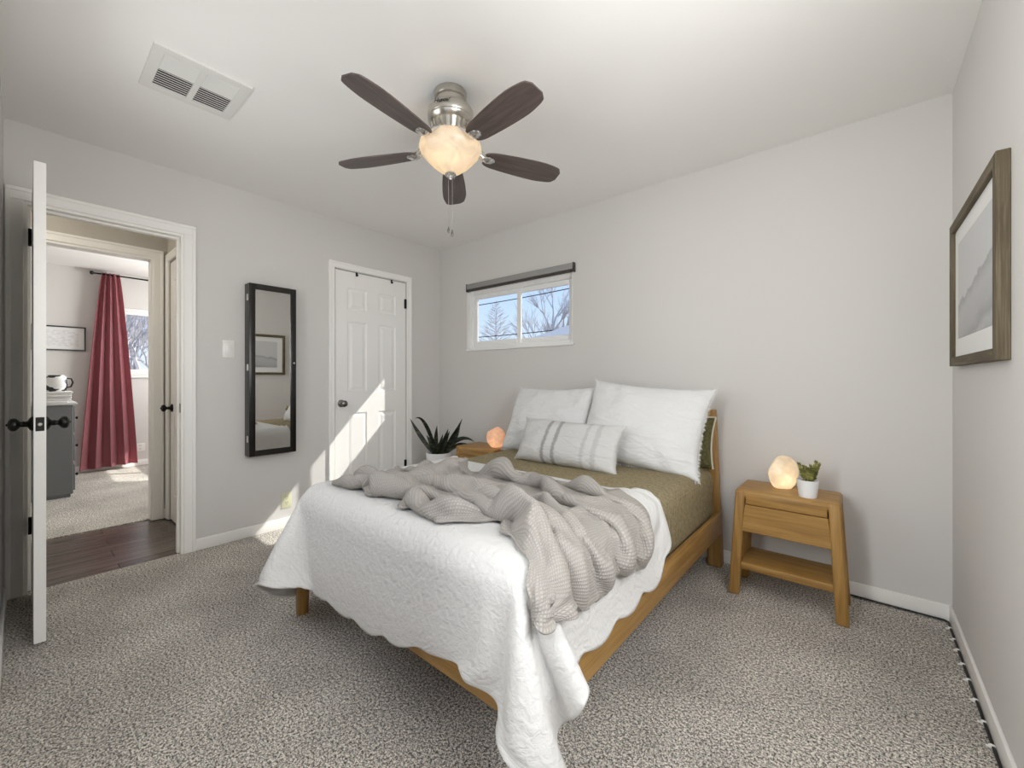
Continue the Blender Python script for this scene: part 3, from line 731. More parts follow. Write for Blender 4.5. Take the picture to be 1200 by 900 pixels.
# draped quilt: a grid of points in millimetres (differences along rows and columns, x then y then z)
QUILT_NV, QUILT_NU = 46, 72
QUILT_DATA = [
    1251,7,-7,8,-9,10,6,3,10,9,18,20,23,23,22,31,23,22,23,23,23,22,23,23,22,23,23,22,23,23,22,23,23,22,23,23,22,23,23,22,23,23,22,23,23,22,23,23,22,23,23,22,23,23,23,22,23,23,22,23,23,22,23,23,30,24,23,23,19,22,3,16,
    -18,-2,3,0,3,-9,-1,1,-4,-5,-10,-9,-6,0,2,-7,3,4,7,3,2,4,3,3,3,3,3,4,2,3,4,2,3,4,3,2,4,3,3,3,3,3,4,2,3,4,3,2,4,3,2,4,3,3,2,4,3,3,3,3,4,4,3,3,-6,-1,-4,-7,-8,-17,9,-11,
    1,-3,3,-14,10,4,-1,1,0,4,-3,-9,-6,-6,-1,2,0,0,1,1,2,0,1,1,2,1,1,1,1,1,1,2,1,1,0,2,1,1,1,2,1,0,1,2,1,1,1,2,0,1,2,1,1,1,1,1,1,1,2,2,-1,0,0,-1,-1,-5,-17,-9,1,8,-10,9,
    1,-1,-3,3,0,1,2,1,0,-3,-1,-2,-5,-3,-2,-1,1,1,-4,5,0,2,0,1,1,0,1,0,2,1,0,1,0,1,2,0,1,0,1,0,1,2,0,1,0,1,1,0,2,0,1,1,0,1,1,1,0,1,1,-1,1,1,1,-2,-5,-5,0,-11,-2,-1,0,-4,
    0,-2,1,2,1,0,0,0,-1,-1,-4,3,-3,-2,-2,-1,1,0,1,0,1,0,1,1,0,1,0,1,0,0,1,0,2,0,0,1,0,1,0,1,0,1,1,0,1,0,0,1,0,1,1,0,1,0,1,0,1,0,1,0,1,0,-1,-2,-5,-5,-8,4,-2,-5,7,2,
    0,-1,0,2,-1,0,0,0,0,-2,3,-1,-1,-2,-2,0,-1,1,0,1,1,0,1,-1,0,1,0,1,0,1,0,1,-1,1,0,1,0,1,0,1,0,0,0,1,0,1,0,0,1,0,0,0,1,0,1,0,1,0,1,0,0,0,-2,-3,-5,1,0,-2,-2,1,0,-2,
    0,-1,2,0,-1,-1,1,0,-1,1,-1,0,1,-2,0,0,0,0,0,0,0,1,0,0,1,0,0,0,1,-1,1,0,1,-1,1,0,0,0,1,0,0,0,1,-1,1,0,1,0,0,1,-1,1,0,1,-1,1,0,1,-2,2,0,-1,-1,-2,0,-4,3,-3,-2,0,0,0,
    -1,1,1,0,-1,0,0,-1,0,0,1,0,0,0,0,-1,1,0,0,1,0,-1,0,1,0,0,1,-1,0,1,0,0,0,0,0,0,1,0,0,-1,1,0,0,1,-1,0,0,1,0,0,0,0,0,0,1,0,-1,2,-1,0,0,0,-2,-2,-4,2,3,-1,-2,0,-1,-1,
    0,1,0,0,-1,0,0,0,0,0,0,1,-1,0,0,1,-1,1,0,0,-1,1,0,0,0,0,0,1,-1,0,0,0,0,1,0,-1,0,0,0,1,0,0,0,-1,1,0,0,0,0,0,1,-1,0,0,0,0,1,1,-2,0,0,0,0,-1,-1,-3,4,0,-2,-1,1,-1,
    -1,1,0,0,0,0,-1,0,1,0,0,0,0,0,0,-1,1,0,0,0,0,0,0,0,0,0,0,0,0,0,0,0,0,0,0,1,-1,0,0,0,0,0,0,1,-1,0,0,0,0,0,0,1,-1,0,0,0,0,1,-1,0,1,-1,0,-1,4,-2,-2,3,-2,-1,-1,1,
    0,0,1,-1,1,-1,0,0,-1,1,0,0,0,0,0,0,0,0,-1,1,0,0,0,0,0,0,0,0,0,0,0,0,0,0,0,0,0,0,0,0,0,0,0,0,0,0,0,0,0,0,0,0,0,0,0,0,0,2,-2,0,0,0,0,0,-1,1,-1,1,0,-1,0,0,
    0,0,0,1,-1,0,0,0,0,0,0,-1,1,0,0,0,0,0,0,0,0,0,0,0,0,0,0,0,0,0,0,0,0,0,0,0,0,0,0,0,0,0,0,0,0,0,0,0,0,0,0,0,0,0,0,0,0,1,-1,0,0,1,-1,1,-1,-1,0,0,1,0,-1,1,
    0,0,0,0,0,0,0,0,0,0,0,0,0,0,0,1,-1,0,-1,1,0,0,0,0,0,0,0,0,0,0,0,0,0,0,0,0,0,0,0,0,0,0,0,0,0,0,0,0,0,0,0,0,0,0,0,0,0,1,-1,0,0,0,0,0,0,-1,-1,1,1,0,0,0,
    0,1,-1,0,-1,1,0,0,0,0,0,0,0,0,0,0,0,0,-1,1,0,0,0,0,0,0,0,0,0,0,0,0,0,0,0,0,0,0,0,0,0,0,0,0,0,0,0,0,0,0,0,0,0,0,0,0,0,1,-1,0,0,0,0,0,-1,0,0,1,1,-1,0,0,
    1,-1,0,-1,1,0,0,0,1,-1,0,0,0,0,0,0,1,0,-2,1,0,0,0,0,0,0,0,0,0,0,0,0,0,0,0,0,0,0,0,0,0,0,0,0,0,0,0,0,0,0,0,0,0,0,0,0,0,0,0,0,0,0,0,0,0,-1,0,1,1,0,-1,0,
    0,0,0,0,0,0,0,1,-1,0,0,0,0,0,1,-1,0,0,-1,1,0,0,0,0,0,0,0,0,0,0,0,0,0,0,0,0,0,0,0,0,0,0,0,0,0,0,0,0,0,0,0,0,0,0,0,0,0,0,1,-1,0,0,0,0,0,0,0,0,0,0,1,-1,
    0,0,0,0,0,0,0,0,0,0,0,0,0,0,0,0,0,0,-1,1,0,0,0,0,0,0,0,0,0,0,0,0,0,0,0,0,0,0,0,0,0,0,0,0,0,0,0,0,0,0,0,0,0,0,0,0,0,0,0,0,0,0,0,0,0,0,1,0,0,0,-1,0,
    0,0,0,0,0,0,0,0,0,0,0,0,0,1,-1,0,0,0,0,0,0,0,0,0,0,0,0,0,0,0,0,0,0,0,0,0,0,0,0,0,0,0,0,0,0,0,0,0,0,0,0,0,0,0,0,0,0,-1,1,0,0,0,0,0,0,0,0,1,0,0,0,-1,
    0,0,0,0,0,0,0,-1,1,0,0,0,0,0,0,1,0,-1,1,-1,0,0,0,0,0,0,0,0,0,0,0,0,0,0,0,0,0,0,0,0,0,0,0,0,0,0,0,0,0,0,0,0,0,0,0,0,0,-1,1,0,0,0,0,0,0,0,0,0,1,0,-1,1,
    0,0,0,0,0,0,-1,1,-1,1,0,1,-1,0,0,0,0,1,0,-1,0,0,0,0,0,0,0,0,0,0,0,0,0,0,0,0,0,0,0,0,0,0,0,0,0,0,0,0,0,0,0,0,0,0,0,0,0,-1,1,0,0,0,0,0,0,1,0,0,0,-1,1,-1,
    0,-1,1,0,0,0,0,-1,1,-1,1,-1,1,0,0,0,0,0,1,-1,0,0,0,0,0,0,0,0,0,0,0,0,0,0,0,0,0,0,0,0,0,0,0,0,0,0,0,0,0,0,0,0,0,0,0,0,0,-1,1,0,0,0,0,0,0,0,0,1,-1,1,-1,0,
    0,0,-1,1,0,0,0,0,0,0,-1,1,0,0,0,0,0,0,1,-1,0,0,0,0,0,0,0,0,0,0,0,0,0,0,0,0,0,0,0,0,0,0,0,0,0,0,0,0,0,0,0,0,0,0,0,0,0,-2,2,0,0,0,0,0,0,0,1,-1,0,0,0,0,
    0,-1,0,0,1,0,1,0,-1,0,0,0,0,0,0,1,-1,0,2,-2,0,0,0,0,0,0,0,0,0,0,0,0,0,0,0,0,0,0,0,0,0,0,0,0,0,0,0,0,0,0,0,0,0,0,0,0,0,-1,1,0,0,0,0,0,0,0,0,0,0,0,0,0,
    0,0,-1,0,0,1,0,0,0,1,0,-1,0,0,0,0,0,0,1,-1,0,0,0,0,0,0,0,0,0,0,0,0,0,0,0,0,0,0,0,0,0,0,0,0,0,0,0,0,0,0,0,0,0,0,0,0,0,0,0,0,0,0,0,0,0,0,0,0,1,-1,0,0,
    0,0,-1,-1,2,0,-1,0,1,0,0,0,0,0,0,0,1,-1,1,-1,0,0,0,0,0,0,0,0,0,0,0,0,0,0,0,0,0,0,0,0,0,0,0,0,0,0,0,0,0,0,0,0,0,0,0,0,0,-1,1,1,-1,0,0,0,0,0,-1,1,2,-1,-2,1,
    0,1,0,-1,-4,-2,0,2,1,3,1,0,-2,1,0,-1,0,1,1,-3,1,0,1,0,-1,0,0,0,1,0,0,0,0,0,0,-1,1,0,0,0,0,0,0,0,1,0,0,0,-1,0,0,0,1,0,0,0,0,-1,0,0,0,0,0,0,0,0,2,2,-1,-1,-2,0,
    1,0,0,-1,0,-2,-3,-2,-1,1,5,1,0,1,0,0,0,0,-1,0,0,1,-1,0,1,0,0,0,0,0,0,0,0,0,0,1,-1,0,0,0,0,0,0,0,0,0,0,-1,1,0,0,0,0,0,0,0,0,0,1,-1,1,-1,1,-1,0,1,4,-2,-4,-1,2,0,
    0,1,2,-1,3,0,-2,-4,-3,-4,-3,8,5,-6,3,0,0,0,1,0,0,-1,1,0,0,0,0,0,0,0,0,0,0,0,0,-1,1,0,0,0,0,0,0,0,0,0,0,1,0,-1,0,0,0,0,0,0,0,0,0,1,-1,1,0,-1,0,7,-6,-3,-1,1,2,0,
    -1,2,0,3,-5,5,4,-1,-2,-4,-4,-9,0,15,-3,-1,0,0,0,1,0,0,-1,1,0,0,0,0,0,0,0,-1,0,0,0,1,0,0,0,0,0,0,0,0,0,0,0,0,0,1,0,0,0,0,0,0,0,0,-1,1,0,0,-2,5,3,-9,-2,-1,2,3,1,-1,
    -2,0,2,0,2,0,2,4,4,3,2,-1,-3,-22,5,2,1,1,0,0,0,0,0,-1,0,0,0,0,0,0,0,1,0,0,0,0,0,0,0,0,0,0,0,0,0,0,0,0,0,0,0,0,0,0,0,0,0,0,1,-1,1,0,0,1,-10,0,2,4,4,1,-1,-2,
    -11,2,2,3,4,-2,-2,0,0,-1,-3,-1,-10,17,2,1,-1,0,0,0,0,0,0,0,0,0,0,0,0,0,0,0,0,0,0,0,0,0,0,0,0,0,0,0,0,0,0,0,0,0,0,0,0,0,0,0,0,0,0,1,0,1,5,-16,8,7,7,5,2,2,3,0,
    -28,0,0,2,0,-1,1,1,4,-2,-5,2,29,9,-7,-2,-1,-1,0,-1,0,1,0,0,0,-1,0,0,0,0,0,0,0,0,0,0,0,0,0,0,0,0,0,0,0,0,0,0,0,0,0,0,0,0,0,0,0,0,0,-1,0,-1,-7,25,9,2,0,-1,0,0,0,1,
    -3,-1,1,0,1,-1,-5,-8,-12,2,16,21,3,-6,0,-6,1,-1,0,-1,0,-1,0,0,0,1,0,0,-1,0,0,0,0,0,0,0,0,0,0,0,0,0,0,0,0,0,0,0,0,0,0,0,0,0,0,0,0,-1,0,0,-1,2,-1,-17,4,11,11,10,6,3,0,1,
    0,-1,-3,-5,-7,-8,-4,4,12,14,11,1,-2,1,1,-11,-3,0,0,1,0,-1,0,0,0,0,0,0,1,-1,0,0,0,0,0,0,0,0,0,0,0,0,0,0,0,0,0,0,0,0,0,0,0,0,-1,0,0,1,0,-1,0,0,-15,4,-5,-1,1,4,8,10,10,7,
    -13,-4,-5,-5,-2,5,11,12,8,7,0,-1,-2,0,-16,14,-9,0,0,0,0,1,-1,0,0,0,0,0,0,1,-1,0,0,0,0,0,0,0,0,0,0,0,0,0,0,0,0,0,0,0,0,0,-1,0,1,0,0,0,-1,1,0,-3,16,-20,-3,-7,-1,0,-1,1,4,6,
    -26,-2,0,5,9,11,8,4,4,0,0,-2,0,-14,5,6,-6,-2,0,0,0,0,0,0,0,0,0,0,0,0,1,-1,0,0,0,0,0,0,0,0,0,0,0,0,0,0,0,0,0,0,-1,0,1,0,0,0,0,-1,1,-1,1,-4,11,5,-12,-6,-11,1,1,-2,-1,0,
    -27,4,8,10,9,5,2,0,0,1,-2,2,-9,-5,8,1,-3,-3,-1,0,0,0,1,-1,0,0,0,0,0,0,0,1,-1,0,0,0,0,0,0,0,0,0,0,0,0,0,0,0,0,-1,1,0,0,0,0,0,0,0,-1,1,-1,-1,-1,22,-2,-11,-3,-15,-6,2,0,-1,
    -16,11,9,6,2,0,0,0,-1,-2,3,-6,-7,2,6,-1,-1,-4,-1,0,0,0,0,0,0,0,0,0,0,0,0,0,0,0,0,0,0,0,0,0,0,0,0,0,0,0,0,0,0,0,0,0,0,0,0,0,-1,0,0,0,0,-1,-2,8,16,-2,-11,3,-6,-21,-1,1,
    8,4,2,1,0,-1,-2,-1,1,0,-2,-10,-5,9,4,-2,-1,-3,-1,-1,0,0,0,1,-1,0,0,0,0,0,0,0,1,-1,0,0,0,0,0,0,0,0,0,0,0,0,0,0,0,0,0,0,0,0,0,0,0,0,0,-1,0,0,-2,0,12,12,-3,-15,0,-1,-16,-4,
    15,2,0,-3,-4,-1,2,3,0,0,-12,-6,3,7,2,-3,0,-2,-3,0,0,0,0,0,0,0,0,0,0,0,0,0,0,0,0,0,0,0,0,0,0,0,0,0,0,0,0,0,0,0,0,0,0,0,0,0,0,0,-1,0,0,1,-2,-1,3,14,8,-4,-14,1,-4,-12,
    16,-2,-6,-1,3,2,3,1,-2,-12,-7,0,8,4,1,-2,0,-1,-3,-1,-1,0,0,0,1,0,0,0,-1,0,0,0,0,1,0,0,0,0,0,0,-1,0,0,0,0,0,0,0,0,1,0,-1,0,0,0,0,0,0,0,-1,0,1,-2,-1,0,6,16,4,-2,-6,-2,-8,
    17,-7,1,3,2,4,-3,-6,-10,-6,-1,6,8,4,-1,-5,0,1,-1,-2,0,0,0,0,0,-1,0,0,1,0,-1,0,0,0,0,-1,0,0,0,0,1,0,-1,0,0,0,0,0,0,-1,0,1,0,0,-1,0,-1,0,0,0,0,0,-1,-2,0,1,8,15,3,-2,-2,0,
    18,-4,7,2,0,-9,-9,-8,-5,1,7,10,5,1,-4,-7,4,0,0,-2,0,0,-1,0,0,0,0,-1,0,-1,1,0,-1,0,-1,1,0,-1,0,0,-1,0,0,0,0,-1,0,0,-1,1,-1,0,-1,0,0,0,0,0,-1,-1,0,0,1,-4,0,1,1,11,14,5,-2,0,
    21,-2,1,-7,-17,-3,-3,2,6,7,8,5,2,0,-16,4,5,0,-1,-2,0,-1,1,-1,-1,0,-1,0,-1,1,-1,-1,0,-1,0,-1,0,0,-1,-1,0,0,0,-1,-1,0,-1,0,0,-1,0,-1,0,-1,0,-1,0,-1,-1,0,-1,2,0,-1,-5,0,2,2,11,17,8,-1,
    28,-6,-7,-11,14,-8,8,-7,3,5,5,5,0,-16,11,-3,2,-5,3,-4,-1,-1,-2,0,-1,0,-1,-1,0,-2,-1,0,-1,-1,0,-1,-1,-1,0,-1,-1,-1,-1,-1,0,-1,0,-2,-1,0,-1,-1,0,-1,-1,-1,-2,-1,0,-2,0,2,1,0,-2,-7,1,2,3,7,14,18,
    30,11,-13,15,-15,16,-12,22,12,7,-1,-10,-16,3,-12,6,-10,13,-8,7,-2,-2,-2,-3,-2,-3,-2,-2,-3,-2,-2,-3,-2,-2,-3,-2,-3,-2,-3,-2,-2,-3,-2,-2,-3,-2,-3,-2,-2,-3,-2,-2,-3,-2,-2,-2,-3,-3,-1,-2,-4,-2,5,-2,-3,-3,-9,-4,0,3,7,5,
    -1025,-4,5,-4,9,-1,-2,0,-1,-1,3,2,0,1,1,-3,0,0,0,0,0,0,0,0,0,0,0,0,0,0,0,0,0,0,0,0,0,0,0,0,0,0,0,0,0,0,0,0,0,0,0,0,0,0,0,0,0,0,0,0,0,0,0,0,9,1,-5,-3,0,-5,1,-2,
    -27,5,-6,0,-5,1,1,0,0,2,-3,-1,1,0,-1,4,0,1,-1,0,0,0,0,0,0,0,0,0,0,0,0,0,0,0,0,0,0,0,0,0,0,0,0,0,0,0,0,0,0,0,0,0,0,0,0,0,0,0,0,0,0,0,0,-1,-13,-3,3,2,0,2,2,3,
    -27,-2,1,4,-4,0,0,0,1,0,0,-1,0,-1,0,0,0,0,0,0,0,0,0,0,0,0,0,0,0,0,0,0,0,0,0,0,0,0,0,0,0,0,0,0,0,0,0,0,0,0,0,0,0,0,0,0,0,0,0,0,0,0,-2,1,3,0,3,3,-4,-1,2,-6,
    -28,0,0,-1,0,0,1,1,0,-1,0,0,-1,0,1,-1,0,0,0,1,0,0,0,0,0,0,0,0,0,0,0,0,0,0,0,0,0,0,0,0,0,0,0,0,0,0,0,0,0,0,0,0,0,0,0,0,0,0,-1,0,0,0,1,0,0,2,-1,-1,4,0,-2,5,
    -29,0,0,1,0,0,0,-1,0,0,0,0,0,1,-1,0,1,-1,1,-1,0,0,0,0,0,0,0,0,0,0,0,0,0,0,0,0,0,0,0,0,0,0,0,0,0,0,0,0,0,0,0,0,0,0,0,0,0,0,1,0,0,-1,1,0,0,0,1,-1,0,5,-3,-1,
    -29,1,0,-1,0,0,0,0,0,0,0,1,0,-1,0,1,-1,0,0,0,0,0,0,0,0,0,0,0,0,0,0,0,0,0,0,0,0,0,0,0,0,0,0,0,0,0,0,0,0,0,0,0,0,0,0,0,0,0,0,0,0,1,-1,0,1,0,-1,1,0,0,0,1,
    -29,0,0,1,0,0,0,0,0,0,0,-1,0,0,1,-1,0,0,0,0,0,0,0,0,0,0,0,0,0,0,0,0,0,0,0,0,0,0,0,0,0,0,0,0,0,0,0,0,1,0,0,0,0,0,0,0,0,-1,0,0,0,0,1,0,0,0,0,0,0,-1,0,1,
    -29,0,0,0,0,0,0,0,0,0,0,0,0,1,-1,0,0,0,0,1,0,0,0,0,0,0,0,0,0,0,0,0,0,0,0,0,0,0,0,0,0,0,0,0,0,0,0,0,-1,0,0,0,0,0,0,0,0,1,0,0,0,0,-1,0,0,0,1,-1,0,1,0,-1,
    -29,0,0,0,0,0,0,0,0,0,0,0,1,-1,0,0,0,1,0,-1,0,0,0,0,0,0,0,0,0,0,0,0,0,0,0,0,0,0,0,0,0,0,0,0,0,0,0,0,0,0,0,0,0,0,0,0,0,0,0,0,0,0,1,0,0,0,-1,0,1,-1,0,1,
    -28,-1,0,0,0,0,0,0,0,0,0,1,-1,0,0,0,1,-1,0,0,0,0,0,0,0,0,0,0,0,0,0,0,0,0,0,0,0,0,0,0,0,0,0,0,0,0,0,1,0,0,0,0,0,0,0,0,0,-1,1,-1,0,0,0,0,0,0,0,1,-1,0,1,-1,
    -29,1,0,0,-1,0,0,0,1,0,0,-1,0,0,0,1,-1,0,0,0,0,0,0,0,0,0,0,0,0,0,0,0,0,0,0,0,0,0,0,0,0,0,1,0,0,0,0,-1,0,0,0,0,0,0,0,0,0,1,-1,1,0,-1,0,0,0,0,1,-1,0,0,0,0,
    -29,0,0,0,1,0,0,0,-1,0,0,0,0,0,0,0,0,0,0,0,0,0,0,0,0,0,0,0,0,0,0,0,0,0,0,1,0,0,0,0,0,0,-1,0,0,0,0,0,1,0,0,0,0,0,0,0,0,-1,0,0,0,1,0,0,0,0,-1,0,0,1,-1,0,
    -29,0,0,0,0,0,0,0,0,0,0,0,0,0,1,-1,0,0,0,1,0,0,0,0,0,0,0,0,0,0,0,0,0,0,0,-1,0,0,0,0,0,0,0,0,0,1,0,0,-1,0,0,0,0,0,0,0,0,1,0,-1,0,0,0,0,0,0,0,0,1,-1,0,0,
    -29,0,0,0,0,0,0,0,0,0,0,0,0,1,-1,0,0,0,1,-1,0,0,0,0,0,0,0,0,0,0,0,0,0,0,0,0,0,0,0,0,0,0,1,0,0,-1,0,0,1,0,0,0,0,0,0,0,0,-1,0,1,0,0,-1,0,0,0,1,0,-1,0,0,1,
    -29,0,0,0,0,0,0,0,0,0,1,0,0,-1,0,0,0,0,0,0,0,0,0,0,0,0,0,0,0,0,0,0,0,0,0,0,0,0,0,1,0,0,-1,0,0,1,0,0,-1,1,0,0,0,0,0,0,0,0,0,-1,0,0,1,0,0,0,-1,0,0,0,1,-1,
    -29,0,0,0,0,0,0,1,0,0,-1,0,0,0,0,0,0,0,0,0,0,0,0,0,0,0,0,0,0,0,0,0,0,0,0,0,1,0,0,-1,0,0,0,1,0,-1,1,0,0,-1,1,0,0,0,0,0,0,0,-1,1,0,-1,0,0,0,0,0,0,0,1,-1,0,
    -29,0,0,0,1,0,0,-1,0,0,0,0,0,0,0,0,0,0,0,1,0,0,0,0,0,0,0,0,0,0,0,0,0,0,0,0,-1,0,0,0,0,1,0,-1,1,0,-1,1,0,0,-1,1,0,0,0,0,0,0,0,0,-1,1,0,0,0,0,0,0,0,-1,0,0,
    -29,1,0,0,-1,0,0,0,0,0,0,0,0,0,0,0,0,1,-1,0,0,0,0,0,0,0,0,0,0,0,0,0,0,0,0,0,0,0,0,1,0,-1,0,1,-1,1,0,-1,1,0,0,0,0,0,0,0,0,0,0,0,0,0,-1,0,0,0,0,0,0,0,0,0,
    -28,-1,0,0,0,0,0,0,0,0,0,0,0,0,0,0,1,-1,0,0,0,0,0,0,0,0,0,0,0,0,0,0,0,0,0,0,0,1,0,-1,0,1,0,-1,1,-1,1,0,0,0,1,-1,0,0,0,0,0,-1,1,-1,1,-1,1,0,0,0,-1,0,0,0,0,1,
    -29,0,0,0,0,0,0,0,0,0,1,0,0,0,-1,0,0,0,0,0,0,0,0,0,0,0,0,0,0,0,0,0,0,0,0,1,0,-1,0,0,1,-1,0,1,0,0,0,0,0,0,0,0,0,0,0,0,0,0,0,0,0,0,0,-1,0,0,1,0,0,0,0,-1,
    -29,0,0,0,0,1,0,0,0,0,-1,0,0,0,1,-1,0,0,0,0,0,0,0,0,0,0,0,0,0,0,1,0,0,0,0,-1,0,0,0,1,-1,1,0,0,-1,1,0,0,0,1,-1,0,1,0,0,0,-1,1,-1,0,-1,1,0,0,0,0,-1,0,0,0,0,0,
    -29,0,0,1,0,-1,0,0,0,0,0,0,0,0,0,0,-1,1,0,1,0,0,0,0,0,0,0,0,0,0,-1,0,0,0,0,0,0,1,0,-1,1,-1,1,-1,1,0,0,0,0,0,0,1,-1,0,0,0,1,-1,0,0,0,0,-1,1,-1,0,1,0,-1,0,0,0,
    -29,0,1,-1,0,0,0,0,0,0,0,0,0,0,0,0,0,-1,1,0,0,0,0,0,0,0,0,0,0,0,0,0,0,0,0,0,1,-1,0,1,-1,1,-1,1,0,0,0,1,0,-1,1,0,0,0,0,0,-1,0,0,0,0,0,0,0,0,0,-1,0,1,0,0,-1,
    -29,1,-1,0,0,0,0,0,0,0,0,0,1,-1,0,1,-1,0,-1,1,0,0,0,0,0,0,0,0,0,0,0,0,0,0,1,0,-1,0,1,-1,1,-1,1,0,0,0,0,0,0,1,0,-1,1,0,0,-1,1,-1,0,0,0,0,0,-1,1,-1,1,-1,0,0,0,1,
    -29,0,0,0,0,0,0,0,1,0,0,0,-1,1,-1,0,0,0,0,0,0,0,0,0,0,0,0,0,0,0,0,0,1,0,-1,0,0,1,-1,1,-1,1,0,0,0,0,0,0,1,0,-1,1,0,0,0,0,0,-1,0,0,0,0,0,0,0,0,-1,1,0,-1,0,0,
    -29,0,0,0,1,0,0,0,-1,0,0,0,0,0,0,0,0,0,0,-4,-2,-1,-1,-1,-1,0,-1,0,1,1,0,1,-1,1,0,1,0,0,0,-1,1,-1,-1,-1,0,-1,0,1,0,1,1,1,1,1,0,2,0,4,0,1,0,-1,0,0,-1,1,0,0,-1,1,0,-1,
    -28,-1,0,1,-1,0,1,0,0,0,-1,0,0,0,0,0,0,0,-1,1,1,1,0,1,1,0,0,0,-1,-1,0,-1,0,-1,1,-1,1,-1,0,1,0,0,2,1,0,2,0,0,-1,0,0,-1,-1,0,0,-1,0,0,0,-1,0,0,0,0,0,-1,1,-1,1,-1,0,1,
    -29,0,1,-1,1,0,-1,0,1,0,1,-1,0,0,0,-2,1,-1,1,0,0,0,1,-1,0,0,1,-1,0,0,0,0,0,1,-1,0,0,0,1,-1,0,1,-1,1,0,0,1,0,0,0,0,1,0,-1,1,0,-1,-1,1,-1,0,1,0,0,-1,1,-1,0,0,0,-1,0,
    -29,0,0,0,0,1,0,1,-2,1,0,2,0,-2,-1,0,-1,1,0,0,1,-1,0,1,-1,0,0,1,-1,0,0,0,1,-1,0,1,-1,1,-1,1,0,0,0,0,1,0,0,0,0,0,1,-1,0,1,-1,0,0,1,-2,1,0,-1,1,-1,1,-1,0,0,-1,0,1,-1,
    -29,1,-1,1,-1,0,1,0,2,1,1,1,-1,-2,-2,-2,0,1,0,0,0,0,0,0,1,-1,0,0,1,0,0,0,-1,0,0,0,0,0,1,0,0,0,0,0,0,0,0,1,1,0,-1,1,0,0,0,0,0,-2,1,-1,0,1,-1,1,1,-1,0,-1,0,0,-1,1,
    -26,-1,-1,-1,0,0,0,1,0,0,1,0,7,-8,0,1,-2,0,1,0,0,1,-1,0,0,1,0,-1,0,0,0,0,0,1,0,-1,1,-1,0,0,0,1,0,0,0,0,0,0,0,0,1,0,0,0,0,-1,0,1,-1,-1,1,0,2,-1,-2,1,2,3,2,3,3,2,
    6,1,2,1,1,0,1,1,7,-3,-8,-18,-15,15,-10,-5,0,-1,1,0,0,0,0,0,0,0,0,1,0,0,0,0,0,-1,0,0,0,0,0,0,0,-1,1,0,0,0,0,-1,0,0,0,0,0,0,0,0,0,0,0,0,-1,2,6,-3,10,10,6,4,2,0,-1,-2,
    29,-1,1,0,0,0,-1,-4,-18,-17,-12,9,12,-16,0,-3,1,4,-1,0,0,0,1,0,0,0,-1,0,0,0,0,0,0,0,0,0,0,0,-1,0,0,0,-1,0,-1,0,0,0,-1,0,0,-1,0,0,0,0,0,0,0,0,0,-1,-1,24,-16,-8,-2,4,7,8,6,5,
    28,1,-1,-1,-3,-7,-13,-17,-9,2,11,6,-11,1,1,-8,17,-7,1,0,0,0,0,0,0,0,1,0,0,0,0,0,0,0,0,0,-1,0,0,0,-1,-1,0,-1,0,-1,-1,-1,1,-1,-1,0,-1,0,0,0,1,0,0,2,-3,-3,11,-5,22,-8,-9,-8,-6,-4,2,6,
    26,-2,-6,-8,-11,-12,-8,0,4,8,2,-6,-2,0,-6,6,8,7,-2,0,-1,0,0,0,0,0,0,0,0,0,0,0,0,0,0,1,0,0,0,-1,0,0,-1,-1,0,-1,-1,0,-2,0,-1,0,0,-1,0,1,0,0,2,0,6,-13,-2,-1,3,22,-3,0,-5,-6,-7,-7,
    13,-8,-9,-10,-6,-1,3,3,3,2,-2,-2,0,-7,0,9,3,8,2,-1,-1,0,0,0,0,0,0,1,0,0,0,0,0,0,0,-1,0,0,0,0,0,0,0,1,-1,0,0,-1,0,-1,0,0,0,0,0,0,0,-3,3,1,1,-5,-14,2,-2,2,25,7,0,-2,-5,-5,
    -5,-8,-6,-2,2,3,1,1,1,-1,-2,2,-7,-1,3,8,1,6,2,1,1,-1,0,0,0,0,1,-1,0,0,0,0,0,0,0,0,0,0,0,0,0,0,1,-1,0,0,0,0,0,0,1,-1,0,0,1,0,-1,-3,2,3,-3,-2,-9,-1,-1,-5,-1,10,18,5,2,-1,
    -19,-2,2,4,1,0,1,0,-2,-1,3,-6,-2,0,5,6,0,3,5,2,-1,0,0,0,0,0,-1,1,0,0,0,0,0,0,0,0,0,0,0,0,0,1,-1,0,0,0,0,0,0,1,-1,0,0,1,-1,1,-3,-1,2,2,-2,0,-6,-10,4,-2,-4,-1,1,16,10,5,
    -17,3,3,1,0,-1,-2,-2,1,0,-2,-5,-1,2,5,5,0,2,4,3,0,0,0,0,0,0,0,-1,0,0,0,0,0,0,0,0,0,1,0,0,0,-1,1,0,0,0,0,0,0,0,0,0,1,-1,1,-2,-1,0,0,2,-1,0,-4,-7,-6,8,-5,-5,0,0,10,11,
    -10,2,-1,-3,-3,-1,2,4,-1,1,-11,-1,1,3,5,3,0,1,4,3,1,0,-1,0,0,0,0,1,0,0,0,0,0,0,0,0,0,-1,0,1,0,0,-1,0,1,0,0,0,0,0,0,0,0,0,0,-1,-2,1,0,1,0,1,-3,-5,-6,-3,7,-4,-5,-1,0,5,
    -10,-2,-4,-1,2,2,3,1,-1,-11,-1,0,1,5,4,2,0,1,3,3,1,0,1,0,0,0,0,-1,0,0,0,0,0,0,0,0,0,0,1,-1,0,0,1,0,-1,0,1,0,0,0,0,0,0,0,-1,-1,-1,0,2,1,-1,0,-1,-5,-4,-5,3,4,-2,-5,-2,-1,
    -15,-5,0,3,2,5,-3,-6,-5,-1,1,0,4,5,5,4,0,-1,2,3,-1,1,1,0,0,0,0,0,0,0,0,0,0,0,0,0,0,0,-1,0,0,0,0,0,0,1,-1,1,0,-1,1,0,0,0,-1,-1,0,0,0,1,-1,1,-1,-3,-5,-3,-5,7,4,-3,-2,-1,
